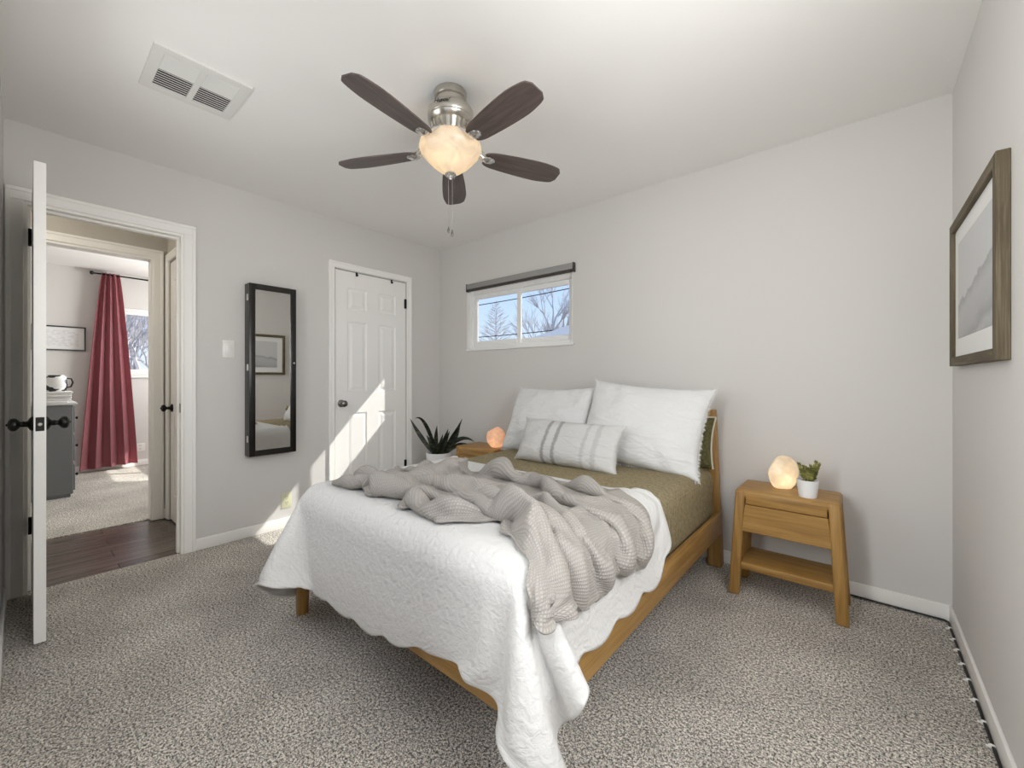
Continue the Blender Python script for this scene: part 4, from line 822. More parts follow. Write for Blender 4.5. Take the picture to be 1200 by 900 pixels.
    -21,-2,7,2,0,-8,-4,-2,0,0,0,4,6,5,9,2,-1,-1,0,2,3,0,-2,0,0,0,0,1,0,0,-1,1,0,0,0,0,0,0,0,0,0,0,-1,0,0,-1,0,0,0,1,-1,1,-1,0,0,-1,-1,0,2,1,0,1,1,-5,-5,-3,-4,-5,5,6,-3,0,
    -26,-1,2,-4,-4,1,0,0,0,2,4,5,5,10,9,-2,-3,1,-1,2,0,0,0,0,0,0,0,-1,1,0,0,-1,1,0,0,0,0,0,0,0,0,0,0,0,0,0,0,-1,0,-1,0,0,0,0,0,0,1,-2,-1,1,4,2,1,0,-10,-6,-4,-4,-5,3,9,-3,
    -33,-2,-3,-3,6,-4,5,-3,3,2,6,9,11,15,-6,0,-1,0,-4,3,-2,1,0,-1,0,0,1,0,-1,0,1,0,0,0,0,0,0,0,0,0,0,0,0,0,0,0,0,0,0,-1,0,0,0,0,0,-3,-3,3,1,0,4,7,1,2,-2,-16,-6,-6,-6,-6,-4,7,
    -84,10,-5,11,-7,11,-6,15,15,22,22,19,15,-4,1,-3,0,-12,4,-26,4,-5,2,0,1,0,0,0,0,1,0,0,-1,0,0,0,0,0,0,0,0,0,0,0,0,0,0,0,0,1,0,-1,0,0,1,4,0,-3,-16,-1,7,18,20,1,0,-1,-16,-17,-16,-14,-14,-10,
    401,22,23,21,21,22,22,23,20,21,14,11,6,5,3,-23,0,0,0,0,0,0,0,0,0,0,0,0,0,0,0,0,0,0,0,0,0,0,0,0,0,0,0,0,0,0,0,0,0,0,0,0,0,0,0,0,0,0,0,0,0,0,0,0,21,0,5,-6,-11,-10,-24,-16,
    -103,3,4,4,4,4,3,3,5,5,11,13,13,7,7,32,4,5,-24,0,0,0,0,0,0,0,0,0,0,0,0,0,0,0,0,0,0,0,0,0,0,0,0,0,0,0,0,0,0,0,0,0,0,0,0,0,0,0,0,0,28,-5,-4,-5,-28,-12,-23,-14,-14,-16,1,-10,
    -38,2,0,1,2,0,2,0,1,0,2,2,6,9,4,-1,3,4,1,0,0,0,0,0,0,0,0,0,0,0,0,0,0,0,0,0,0,0,0,0,0,0,0,0,0,0,0,0,0,0,0,0,0,0,0,0,0,0,0,26,-35,-1,0,-5,-8,-7,-9,-6,2,3,-4,3,
    -25,1,0,2,0,1,0,1,1,1,0,2,2,3,4,4,0,-2,28,-23,0,0,0,0,0,0,0,0,0,0,0,0,0,0,0,0,0,0,0,0,0,0,0,0,0,0,0,0,0,0,0,0,0,0,0,0,0,0,25,-32,1,1,-5,-4,-5,-6,0,-1,-3,-2,0,-3,
    -17,0,1,0,1,0,1,1,0,1,1,0,1,2,3,2,1,-1,-1,4,0,0,0,0,0,0,0,0,0,0,0,0,0,0,0,0,0,0,0,0,0,0,0,0,0,0,0,0,0,0,0,0,0,0,0,0,0,0,-2,-2,0,-1,-3,-4,-5,-2,0,-1,-1,-2,0,0,
    -11,0,1,0,0,1,0,0,1,0,1,0,1,1,1,2,1,-2,1,2,0,0,0,0,0,0,0,0,0,0,0,0,0,0,0,0,0,0,0,0,0,0,0,0,0,0,0,0,0,0,0,0,0,0,0,0,0,0,-1,-1,0,-2,-4,-3,-3,0,-1,0,-1,0,0,-1,
    -7,1,0,0,1,0,0,0,1,0,0,1,-1,1,1,1,0,-1,0,2,0,0,0,0,0,0,0,0,0,0,0,0,0,0,0,0,0,0,0,0,0,0,0,0,0,0,0,0,0,0,0,0,0,0,0,0,0,23,-28,3,1,-3,-2,-3,1,-2,0,0,-1,0,-1,0,
    -2,0,0,1,0,0,0,0,0,1,-1,0,1,-1,1,0,0,-2,1,1,0,0,0,0,0,0,0,0,0,0,0,0,0,0,0,0,0,0,0,0,0,0,0,0,0,0,0,0,0,0,0,0,0,0,0,0,0,0,-6,4,0,-1,-1,-1,-2,1,-1,0,0,-1,1,-1,
    0,0,0,0,0,0,0,1,-1,0,1,-1,0,1,0,-1,0,0,0,0,0,0,0,0,0,0,0,0,0,0,0,0,0,0,0,0,0,0,0,0,0,0,0,0,0,0,0,0,0,0,0,0,0,0,0,0,0,0,-2,1,1,-1,-2,0,0,-1,1,0,0,0,-1,0,
    0,0,0,0,0,0,0,0,0,0,0,1,-1,0,0,1,-2,0,2,-1,0,0,0,0,0,0,0,0,0,0,0,0,0,0,0,0,0,0,0,0,0,0,0,0,0,0,0,0,0,0,0,0,0,0,0,0,0,1,-2,0,0,0,1,-1,1,0,-1,0,0,0,0,0,
    -1,0,0,1,0,0,0,0,0,0,0,0,0,0,0,0,0,0,1,-1,0,0,0,0,0,0,0,0,0,0,0,0,0,0,0,0,0,0,0,0,0,0,0,0,0,0,0,0,0,0,0,0,0,0,0,0,0,1,-2,1,0,0,0,0,0,0,0,-1,0,0,0,1,
    0,0,0,0,0,0,0,0,1,-1,0,0,1,-1,0,0,1,-1,2,-2,0,0,0,0,0,0,0,0,0,0,0,0,0,0,0,0,0,0,0,0,0,0,0,0,0,0,0,0,0,0,0,0,0,0,0,0,0,1,-1,0,1,-1,0,0,-1,1,0,0,0,0,0,-1,
    1,0,0,-1,0,0,1,-1,0,0,0,0,0,0,0,0,0,0,2,-2,0,0,0,0,0,0,0,0,0,0,0,0,0,0,0,0,0,0,0,0,0,0,0,0,0,0,0,0,0,0,0,0,0,0,0,0,0,1,-1,0,0,0,0,0,0,-1,1,0,0,-1,0,1,
    0,0,0,0,0,0,0,0,0,0,0,0,0,1,-1,0,0,0,2,-2,0,0,0,0,0,0,0,0,0,0,0,0,0,0,0,0,0,0,0,0,0,0,0,0,0,0,0,0,0,0,0,0,0,0,0,0,0,1,-1,0,0,0,0,0,0,0,-1,0,1,0,0,0,
    0,0,0,0,0,0,0,0,0,0,0,0,0,0,0,0,-1,1,2,-2,0,0,0,0,0,0,0,0,0,0,0,0,0,0,0,0,0,0,0,0,0,0,0,0,0,0,0,0,0,0,0,0,0,0,0,0,0,0,0,0,0,0,0,0,0,0,0,0,-1,1,0,0,
    0,0,0,0,0,1,-1,0,0,0,0,0,0,0,0,0,0,0,2,-2,0,0,0,0,0,0,0,0,0,0,0,0,0,0,0,0,0,0,0,0,0,0,0,0,0,0,0,0,0,0,0,0,0,0,0,0,0,0,0,0,0,0,0,0,0,0,0,0,0,0,0,-1,
    0,0,0,0,0,0,0,0,0,1,-1,0,0,0,0,0,0,0,1,-1,0,0,0,0,0,0,0,0,0,0,0,0,0,0,0,0,0,0,0,0,0,0,0,0,0,0,0,0,0,0,0,0,0,0,0,0,0,0,0,0,0,0,0,0,0,0,0,0,0,0,-1,1,
    1,-1,0,0,0,0,0,0,0,0,1,0,0,-1,0,0,0,1,-1,0,0,0,0,0,0,0,0,0,0,0,0,0,0,0,0,0,0,0,0,0,0,0,0,0,0,0,0,0,0,0,0,0,0,0,0,0,0,0,0,0,0,0,0,0,0,0,0,0,0,0,0,0,
    0,1,-1,0,0,0,0,0,0,0,0,0,0,0,0,0,0,0,0,0,0,0,0,0,0,0,0,0,0,0,0,0,0,0,0,0,0,0,0,0,0,0,0,0,0,0,0,0,0,0,0,0,0,0,0,0,0,-1,1,0,-1,1,0,0,0,0,0,0,0,0,0,0,
    0,0,1,0,-1,0,0,1,-1,0,0,0,0,0,0,0,0,1,-1,0,0,0,0,0,0,0,0,0,0,0,0,0,0,0,0,0,0,0,0,0,0,0,0,0,0,0,0,0,0,0,0,0,0,0,0,0,0,-1,2,0,-1,0,-1,0,1,0,0,0,0,-1,1,-1,
    0,0,0,0,1,-1,0,0,0,0,0,0,0,0,0,-1,1,0,-1,1,0,0,0,0,0,0,0,0,0,0,0,0,0,0,0,0,0,0,0,0,0,0,0,0,0,0,0,0,0,0,0,0,0,0,0,0,0,-1,2,-1,0,0,0,0,-1,1,0,0,0,0,0,0,
    0,0,0,0,0,0,1,-1,1,-1,0,0,0,0,0,0,0,1,-2,1,0,0,0,0,0,0,0,0,0,0,0,0,0,0,0,0,0,0,0,0,0,0,0,0,0,0,0,0,0,0,0,0,0,0,0,0,0,-1,2,-1,0,-1,1,0,0,-1,0,1,0,0,0,0,
    0,0,0,0,0,0,0,0,0,0,0,0,0,0,1,-1,1,-1,-2,2,0,0,0,0,0,0,0,0,0,0,0,0,0,0,0,0,0,0,0,0,0,0,0,0,0,0,0,0,0,0,0,0,0,0,0,0,0,-1,2,-1,0,0,0,0,0,0,0,-1,1,0,0,0,
    1,0,-1,0,0,0,0,0,0,0,0,0,0,0,0,0,0,1,-2,1,0,0,0,0,0,0,0,0,0,0,0,0,0,0,0,0,0,0,0,0,0,0,0,0,0,0,0,0,0,0,0,0,0,0,0,0,0,-1,2,-1,0,0,0,0,0,0,0,0,0,0,-1,1,
    0,0,1,0,-1,1,-1,0,0,0,0,0,0,0,0,0,-1,1,-2,2,0,0,0,0,0,0,0,0,0,0,0,0,0,0,0,0,0,0,0,0,0,0,0,0,0,0,0,0,0,0,0,0,0,0,0,0,0,-2,2,0,0,0,0,0,0,0,0,0,0,0,0,0,
    1,-1,0,0,1,0,0,0,0,0,-1,0,0,1,-2,1,0,-1,-5,23,1,1,1,1,0,0,0,0,-1,-2,-2,-2,-2,-2,-2,-1,0,0,0,0,3,3,3,2,2,1,1,0,-1,-1,-1,-2,-1,-1,0,0,1,-20,3,1,0,0,-1,0,1,0,0,1,-1,0,0,0,
    0,1,0,0,-1,0,1,1,-1,0,0,0,-1,-1,2,0,-1,-1,-1,-3,-1,-2,-3,-2,0,-1,0,0,1,2,2,2,2,2,2,1,0,0,0,0,-3,-3,-3,-2,-2,-1,-1,0,1,1,1,2,2,2,1,2,0,0,2,1,0,0,0,0,-1,1,1,-1,0,0,0,0,
    1,0,-1,0,1,0,-1,0,1,1,1,-3,1,1,-3,1,0,-1,-2,1,-1,0,2,0,0,1,0,0,0,0,0,0,0,0,0,0,0,0,0,0,0,0,0,0,0,0,0,0,0,0,0,0,-1,-1,1,-1,0,-1,1,2,-1,1,1,-1,0,1,-1,0,0,0,1,-1,
    0,0,1,0,0,-1,1,0,0,0,0,3,-1,-7,3,1,1,-1,-2,0,1,1,-1,1,0,0,0,0,0,0,0,0,0,0,0,0,0,0,0,0,0,0,0,0,0,0,0,0,0,0,0,0,0,0,-1,0,-1,1,0,1,0,-1,-1,3,1,-2,0,0,0,0,0,0,
    1,0,0,0,-1,1,-1,0,-1,0,0,0,0,8,-5,-3,2,-2,0,-1,0,0,1,0,0,0,1,0,-1,0,0,0,0,0,0,0,0,0,0,0,1,0,0,0,0,0,0,1,0,0,-1,1,0,0,-1,-1,0,0,2,-1,0,0,-1,1,-1,1,0,0,0,1,-1,0,
    2,-1,0,-1,1,0,1,-1,1,0,0,0,0,-7,-2,-2,-1,3,0,0,0,-1,0,0,0,0,-1,0,1,0,0,0,0,0,0,0,0,0,1,0,0,0,1,1,0,1,1,0,0,0,1,-1,1,0,0,0,0,0,0,0,1,2,5,-6,0,0,1,1,2,0,1,0,
    3,1,0,0,0,-1,0,0,-2,0,-1,-4,-12,-7,2,3,1,0,1,0,-1,1,0,0,0,-1,0,0,0,0,0,0,0,0,1,0,0,1,-1,1,0,1,0,0,2,0,1,1,1,1,0,1,-1,1,0,0,-1,0,-1,-1,-1,-2,-5,16,5,3,0,1,-1,0,0,0,
    0,0,-1,1,-1,1,0,1,-1,-6,-8,-9,-2,3,0,3,-3,-3,1,0,1,0,-1,0,0,1,0,0,0,0,0,0,0,0,-1,1,0,0,1,0,0,1,1,0,1,1,0,0,1,1,2,0,0,0,0,0,0,-1,-1,-1,1,3,0,-7,3,4,7,5,4,3,1,0,
    -1,0,1,0,1,-1,-3,-6,-6,-5,-4,-1,3,0,0,1,-8,2,-1,0,0,0,1,0,-1,0,0,0,0,0,0,0,0,0,1,-1,1,0,0,0,1,0,0,2,-1,1,1,1,1,0,0,1,1,0,0,-1,0,-1,0,-1,1,3,-2,-1,0,0,0,2,4,5,7,6,
    1,0,-1,-1,-4,-5,-6,-4,-2,-1,-1,2,0,0,2,-4,-4,-1,0,0,0,0,0,0,1,-1,0,0,0,0,0,0,0,1,-1,1,-1,0,1,0,0,0,1,0,1,0,0,1,0,1,1,0,0,0,0,0,0,-1,-1,-1,-1,5,6,-4,-1,0,0,0,0,0,0,4,
    -1,-2,-3,-5,-4,-4,-2,-1,-1,-1,1,0,1,3,-1,-5,-3,-1,0,0,0,0,0,0,0,1,-1,0,0,0,0,0,1,-1,0,0,1,0,-1,1,0,0,0,0,1,0,1,0,0,1,-1,1,0,0,0,0,-1,1,-1,0,0,0,9,1,-3,-2,0,2,0,-1,0,-2,
    -6,-4,-5,-4,-3,0,0,-1,1,0,1,-1,2,1,-2,-5,0,-3,0,0,0,0,0,0,0,0,1,0,0,0,0,0,-1,0,1,0,-1,1,0,0,0,1,0,0,0,1,0,0,1,-1,1,0,0,0,0,0,0,0,-1,0,0,0,3,9,-1,-2,-2,-4,2,2,0,-1,
    -15,-4,-2,-1,0,-1,0,1,0,0,-1,3,1,-1,-3,-3,-1,-1,-1,0,0,0,0,0,0,0,0,0,0,0,0,0,0,1,-1,0,1,-1,1,0,0,0,0,1,0,0,0,1,0,1,0,0,1,-1,0,0,0,0,0,-1,0,-1,2,5,6,-1,-3,1,-2,-4,2,1,
    -22,-1,0,1,0,0,0,-1,0,1,0,2,1,-1,-3,-3,-1,0,-1,0,0,0,0,-1,0,0,0,0,0,0,0,0,1,-1,1,-1,0,1,-1,1,0,0,1,0,0,1,0,0,1,0,0,0,0,1,0,-1,1,-1,0,-1,0,0,0,2,7,3,0,-4,-1,0,-4,1,
    -22,0,0,-1,0,0,0,0,0,0,4,0,0,-3,-3,-2,1,-2,-1,0,0,0,0,1,0,0,-1,0,0,0,0,1,-1,0,0,1,0,-1,1,0,0,1,-1,1,0,0,2,0,0,0,1,0,0,0,0,0,-1,1,-1,0,-1,0,0,1,2,8,1,-1,-5,1,0,-2,
    -22,0,0,0,0,0,-1,1,-1,3,2,0,-2,-3,-2,-1,-1,0,-1,-1,0,0,0,0,0,0,1,0,0,0,0,-1,0,1,-1,0,1,0,0,0,1,-1,1,0,1,0,0,0,1,0,1,0,0,0,0,0,0,-1,0,0,-1,0,-1,2,1,3,7,1,0,-3,-2,-1,
    -19,0,0,0,0,-1,1,0,3,1,0,-1,-3,-2,-4,-3,1,0,-1,-1,0,0,0,0,0,0,0,0,0,0,0,0,1,-1,1,0,-1,1,0,0,0,1,1,0,0,1,0,1,-1,1,0,0,0,0,0,1,-1,0,0,-2,1,-1,0,0,1,1,4,6,1,-1,0,-1,
    -14,-1,-1,0,0,1,1,3,1,0,-3,-3,-3,-4,-4,-3,1,1,0,-1,0,0,0,0,0,0,0,0,0,0,0,1,-1,1,-1,1,0,0,0,0,1,0,0,0,1,0,1,0,1,0,0,0,1,0,0,-1,1,-1,0,0,-1,-1,0,0,2,0,2,6,7,2,-2,0,
    -8,-2,0,1,3,1,2,-2,-2,-3,-2,-3,-4,-5,-7,1,2,-1,1,0,0,-1,0,0,0,0,0,0,0,0,1,-1,0,0,1,-1,1,0,1,0,-1,1,0,1,0,0,0,1,0,1,0,1,-1,1,0,1,-1,1,-1,1,-1,0,-1,0,2,1,1,1,5,8,7,-1,
    3,-4,4,0,-2,-2,0,-1,0,-3,-4,-6,-7,-9,6,-3,3,-4,3,-3,0,1,0,0,0,0,0,0,0,0,-1,0,1,-1,1,0,0,0,0,0,1,0,0,0,0,1,0,0,0,1,0,0,2,0,0,1,3,-1,0,0,0,-1,-1,0,-1,5,1,2,1,3,5,13,
    36,6,-4,1,-4,-1,-4,-9,-11,-10,-14,-12,-9,5,-10,8,-8,11,-6,5,1,0,0,0,0,0,0,0,0,0,0,1,-1,1,-1,1,0,0,0,0,0,-1,0,0,0,-1,0,0,0,0,1,1,1,1,2,2,3,4,3,2,3,-1,0,-1,2,1,2,3,4,4,3,-1,
]
# bunched throw, packed the same way
THROW_NV, THROW_NU = 66, 88
THROW_DATA = [
    1430,12,10,6,5,4,9,10,7,6,12,16,21,20,17,16,22,-5,17,21,30,24,19,20,21,21,22,21,17,15,19,20,19,19,20,20,20,21,21,21,22,21,22,22,12,34,19,28,18,25,25,26,24,20,20,18,17,17,18,16,16,15,14,14,14,14,14,15,16,15,13,11,8,8,6,6,3,3,2,2,1,1,1,1,1,1,0,0,
    8,1,4,4,1,-8,-4,-5,-1,2,1,0,-3,-1,0,0,0,9,-3,7,-2,-6,-1,0,0,1,2,-1,-7,8,1,-1,0,-1,0,-2,-1,-1,-1,0,-1,1,0,-7,13,-12,3,-4,8,0,0,-2,-2,1,-1,0,1,0,-1,1,1,0,-1,0,-1,0,0,1,1,1,1,-1,5,-3,-1,-1,0,0,0,0,1,-1,0,-2,-1,-1,1,2,
    4,4,5,5,-3,0,-4,-2,-1,-1,-3,0,0,-3,-7,2,3,5,4,5,-7,2,-4,0,0,1,0,0,10,-10,3,2,0,1,-9,0,-1,-1,0,-1,0,-1,-1,1,-8,6,2,-3,4,0,-1,-1,-1,-1,1,0,0,0,1,0,-1,-2,1,0,0,0,1,0,2,2,0,5,-8,1,2,0,0,0,0,-1,0,4,-3,1,3,1,-2,-1,
    -4,4,6,8,9,-3,-3,-1,-3,-2,-1,1,-8,-11,3,3,1,6,3,3,-2,-3,-1,0,0,0,-1,4,-5,6,-3,0,1,0,7,-1,-8,-3,-3,-1,-1,0,0,1,-10,2,5,3,-4,6,-1,2,3,0,-9,0,-1,1,0,0,1,4,-4,-1,2,1,-1,0,1,3,4,1,-3,-1,-2,0,1,0,1,2,2,-4,5,1,-2,-1,-2,0,
    -4,-2,3,0,14,15,-10,0,0,-3,2,-25,-1,6,2,3,2,4,1,1,5,-1,-5,-1,-2,0,-4,-3,5,2,0,0,0,1,0,0,4,-3,-4,-1,-2,-4,-1,5,-9,-3,3,8,0,-8,4,1,2,2,10,0,0,-5,-1,-1,1,0,-2,1,-1,-1,1,2,1,0,2,1,8,3,1,0,-1,-1,-2,-2,-3,0,-2,-1,-1,-2,-1,-1,
    -2,-2,-8,2,0,4,12,4,1,-6,-11,12,-4,0,2,-2,-3,6,-3,1,7,3,-4,-8,3,-1,3,-5,-1,0,0,0,0,-1,0,1,2,4,4,-1,-1,-1,-5,-17,21,-14,-4,2,6,4,-5,1,0,2,1,2,1,5,0,0,-2,-3,1,1,0,1,0,-1,-1,0,-2,-2,4,5,3,1,1,0,-1,-2,-2,1,-2,-1,-2,-2,-2,-3,
    -2,-3,-3,-6,-3,13,8,-4,3,12,0,-3,-6,0,2,-6,5,0,0,-7,6,2,4,-9,-1,1,-2,4,1,-4,-1,-3,0,0,0,-1,1,-1,-1,-1,1,1,-1,8,-1,4,-13,-4,3,5,4,-7,0,0,1,0,2,0,0,2,0,1,4,-2,0,-1,0,0,-1,-3,-3,0,0,3,4,3,3,1,2,0,0,-3,-2,-3,-2,-2,-3,-6,
    -2,-4,-2,-2,-3,-8,12,8,4,0,6,-7,5,3,0,-1,0,-1,-1,-1,-4,4,-2,0,-4,1,2,1,-1,0,-1,2,-4,-1,1,0,1,1,-1,-1,-1,0,3,6,-4,1,0,-12,-1,4,2,4,-7,0,0,1,0,1,1,0,2,2,3,2,-3,-2,-1,-3,-3,-1,2,1,1,-2,2,2,1,3,1,1,0,-2,-2,-2,-3,-3,-3,11,
    -2,-2,-3,-2,-2,1,-5,7,5,0,6,3,4,1,0,-1,0,-3,-1,-2,-4,5,-1,5,-12,0,2,2,3,2,-4,0,3,1,-2,-2,-3,1,1,2,0,1,-1,-6,9,-1,2,-8,-5,-1,5,0,5,-4,-2,1,0,1,3,2,2,-3,0,0,2,1,0,0,-1,-2,-6,-3,-2,-2,-3,2,3,2,2,3,0,0,-2,-2,-3,-3,14,-3,
    -4,0,0,-2,-3,-3,1,-1,1,8,1,12,3,-1,-2,0,-3,-1,-1,-3,0,-1,8,-11,-3,-2,2,3,-4,-2,3,-1,0,-1,1,4,3,-1,2,0,1,-2,1,2,-5,2,5,3,-13,-1,2,5,-2,5,-1,-2,2,2,1,-1,-6,1,0,-2,-1,0,0,0,-1,-1,2,-2,-5,-2,-3,0,0,-1,0,2,3,3,-1,-2,-2,15,-3,-3,
    -15,11,0,1,-2,0,-1,-2,-1,1,4,9,3,0,1,3,-21,11,1,-3,-1,-5,10,2,-5,-8,2,-2,-1,-1,4,1,1,2,1,0,1,1,-1,1,-2,2,0,2,1,-1,-2,7,-7,-5,0,3,3,-3,6,1,0,-1,-2,-4,3,-6,-2,4,2,-1,-1,0,0,-1,0,-2,1,0,1,-11,-3,0,1,-1,0,5,-1,-1,17,-5,-2,5,
    0,1,-3,0,1,-2,-2,0,-2,-2,1,2,8,4,0,-12,9,-3,2,-6,1,-7,8,8,3,-17,1,-4,2,9,0,1,-1,-1,1,0,0,0,1,0,2,0,0,1,3,1,-4,2,1,-8,-1,1,3,1,-2,2,-1,-2,-3,4,-1,3,-2,-1,0,1,0,-1,0,0,-1,1,0,-1,-4,4,-2,-1,-1,0,-1,-10,3,19,-8,-1,6,1,
    2,0,-2,0,0,0,0,0,-1,-4,-2,-1,-1,4,-1,8,-9,-2,6,-7,3,-3,2,12,-6,0,-7,-4,9,2,1,-2,2,0,0,1,0,1,1,1,0,0,2,1,-1,3,-1,-2,6,-8,-4,0,2,1,-1,-2,0,1,1,-1,-1,1,0,-4,-1,0,0,1,2,1,1,0,0,0,0,-1,-1,-2,-2,-4,-2,8,12,-10,-1,2,-1,-4,
    4,-2,-1,1,0,1,-1,-3,1,-3,-2,-2,-1,-2,2,2,7,-8,-1,0,-3,10,-13,11,9,-6,-6,-8,8,4,2,0,-1,1,0,0,1,1,0,-1,1,1,0,1,1,0,4,-6,6,-4,-6,-1,0,3,0,0,0,-1,0,-1,-2,0,-1,0,-1,-1,-1,2,0,3,1,3,-1,-1,1,0,-1,-2,-1,3,3,1,-5,1,4,4,2,8,
    4,0,-1,0,2,0,-1,0,-6,1,-2,-2,-3,0,-1,0,4,0,-4,6,-11,8,-7,5,11,-2,-1,-11,5,3,1,2,0,1,0,1,1,0,0,-1,-1,0,1,1,-1,5,2,-5,3,0,-5,-4,0,0,1,0,-1,0,-1,-2,2,-1,-3,0,-1,-3,3,0,2,2,1,3,0,-1,1,1,0,3,2,-1,0,-1,-1,3,3,0,-3,-7,
    22,-24,6,2,1,1,0,-2,0,-3,-5,-1,-1,-4,0,5,-4,4,-6,5,-8,2,-1,-3,11,3,-6,-2,2,4,3,0,1,-1,1,0,0,1,-1,1,0,0,0,0,0,-3,6,1,-4,7,-6,-5,-1,0,0,-1,0,-1,-1,1,-1,1,3,-8,-2,5,-3,1,2,1,4,-8,3,4,3,-2,1,-1,0,2,2,-1,1,2,-2,-9,0,2,
    -5,5,4,2,2,3,0,-1,-2,-11,2,-1,-1,0,0,-1,-1,-3,3,-2,1,-7,15,-17,9,8,7,-16,3,3,1,1,1,0,0,1,1,-1,0,-1,1,0,-1,1,0,-3,7,3,-7,6,-3,-4,-4,-1,-1,1,-1,-1,0,-1,0,0,-4,7,1,1,-4,0,1,2,2,6,-6,4,-6,1,1,1,0,0,-1,4,6,-4,-4,1,-8,2,
    8,-8,4,3,3,0,0,0,-1,-6,-1,-4,-1,1,-1,-1,0,0,0,-1,-1,-5,8,-8,3,4,4,-3,-1,4,1,1,-1,1,1,1,0,-1,0,1,-1,0,1,-1,0,1,-3,9,-9,6,5,-9,-2,-3,-1,-1,-1,0,0,0,-1,-3,4,2,4,-2,0,-1,-1,1,0,5,7,-14,2,2,0,2,2,2,4,4,-5,-4,-3,-3,-1,1,
    0,2,2,4,5,0,0,-5,-12,16,-9,-3,0,-2,0,-1,0,-1,1,-6,8,-6,1,-3,-1,7,5,-3,-1,2,2,0,0,0,1,1,1,0,-1,-2,1,0,0,1,1,-1,-7,11,-3,-1,6,4,-13,-1,-2,-1,-1,-1,0,-2,1,4,1,1,-3,1,7,-4,0,0,2,-2,4,8,2,1,2,0,0,0,-2,-6,-5,-3,-2,-2,-2,-6,
    -3,5,1,5,-1,-2,-6,-10,10,4,5,-5,-2,0,-2,0,1,-2,0,-1,-5,4,0,-3,-2,15,-5,-3,2,2,-1,0,-1,1,3,2,0,1,-2,-4,1,1,1,0,1,2,-6,2,5,-8,7,4,3,-12,-2,-2,0,0,-2,2,2,1,-1,0,3,0,-2,2,0,0,-2,3,0,4,2,2,1,0,0,-1,-4,-6,-3,-3,-2,-1,5,14,
    -3,9,-2,1,0,-4,-11,-1,7,-3,3,7,0,-2,1,-1,-3,2,0,1,-5,1,1,-3,1,4,-3,1,3,0,0,-1,0,3,2,1,2,-9,-3,6,0,1,-2,1,1,1,4,-17,24,-13,0,5,4,-2,-4,-2,-3,-2,2,2,-3,0,4,0,0,0,0,2,-1,-1,0,-1,-2,2,2,1,1,1,-1,-4,-3,-2,-3,-3,-2,9,11,-10,
    -1,8,-4,0,-1,-8,-4,16,0,-1,1,0,-2,1,-3,-2,3,-2,-2,4,-2,0,-2,-2,2,2,-6,4,5,-1,-2,-5,4,4,2,2,0,5,-12,1,1,-2,1,-1,1,1,3,4,-14,10,-8,3,4,9,1,0,0,-13,1,-1,2,-2,0,0,1,0,2,0,0,-2,-2,-1,-1,1,1,1,0,-2,-5,-2,-2,-1,-4,-1,25,-3,-11,-5,
    -2,10,-5,0,-4,-11,22,-4,1,-3,2,1,0,-2,-1,3,-1,-3,-2,3,2,2,-7,-1,3,-4,-9,12,5,-3,-4,0,3,2,3,0,-6,6,-5,0,-1,1,-1,-1,-1,1,1,4,4,0,-6,-6,0,3,2,0,-1,5,-2,2,3,4,-3,-2,-1,-3,-2,-2,0,-1,1,-1,2,-3,-2,-2,-3,-7,-2,-2,0,3,0,26,-18,-2,7,4,
    -1,5,-1,-2,-6,8,2,1,-10,9,0,2,1,0,1,-5,5,-3,-3,0,8,2,-27,19,-1,-9,-8,25,-2,-8,-8,8,3,3,0,-1,-1,-2,0,1,1,0,-2,-3,0,-1,0,2,4,4,2,-6,-6,-4,-1,0,1,12,4,1,-3,-4,0,3,-3,6,-1,-3,-4,-1,-3,-1,0,-2,-3,-5,-6,-1,1,4,7,-9,24,-18,3,10,-2,-2,
    6,-7,3,-1,-7,9,1,-12,11,1,1,2,1,1,0,2,-4,2,1,-2,5,-23,5,16,-8,-12,-2,30,-8,-13,1,4,5,1,-2,-6,4,-2,1,1,0,1,3,-6,-3,-3,1,0,3,4,4,3,-1,-1,-2,1,2,1,-2,-5,-1,-1,2,3,-1,-5,3,4,-1,-4,-6,-2,-4,-3,3,-3,-6,7,6,3,-12,21,-16,8,4,-4,-3,1,
    1,-2,2,2,6,-9,1,-3,5,0,2,0,3,1,1,1,0,2,2,2,-13,-10,15,2,-11,-16,27,11,-14,-9,7,2,1,-2,-7,2,1,-2,4,1,0,0,-8,5,0,0,-5,-2,0,2,4,3,4,1,0,0,-1,-2,-2,0,-1,-2,-2,3,-4,-2,-1,0,0,1,5,-8,-2,5,-4,-5,12,1,-2,-9,17,-10,3,-3,-3,1,5,0,
    0,0,2,1,1,1,-9,5,-3,3,2,-1,3,2,2,1,2,1,0,-14,-15,26,6,-11,-12,7,29,-11,-17,3,5,1,-2,-8,0,-1,0,2,10,-7,2,-6,2,1,-1,-1,-1,-5,-2,1,1,3,3,1,2,-1,0,-2,-1,0,-2,0,1,0,1,0,-1,-1,1,0,-3,6,0,-4,-8,12,-2,-2,-5,12,-10,2,2,5,4,2,1,2,
    3,-5,4,0,6,0,-15,8,-1,-2,0,6,-8,-2,-3,-3,-3,-3,-3,7,26,4,-10,-8,-11,44,-5,-27,2,12,2,-5,-8,-4,0,0,-1,1,-3,9,0,6,-3,-3,-1,-3,-6,0,-2,-2,1,2,2,2,1,1,0,0,0,0,1,1,-4,-9,10,3,0,-1,-1,-1,-1,-1,-1,-3,11,-4,-1,-3,9,-5,2,1,2,-6,-6,0,-2,2,
    2,-3,3,1,4,-3,-8,0,2,2,0,-2,7,0,3,3,2,-1,-4,6,-3,-6,-2,-8,40,-3,-33,5,11,3,-11,-4,-6,2,-2,-1,0,-5,12,1,0,-1,7,-3,-4,-2,2,-5,-5,-4,-1,0,2,2,2,1,1,1,0,0,1,0,1,-1,4,1,0,-1,0,-2,-1,-1,0,2,-4,0,1,6,-4,1,1,-1,-4,3,10,-4,0,2,
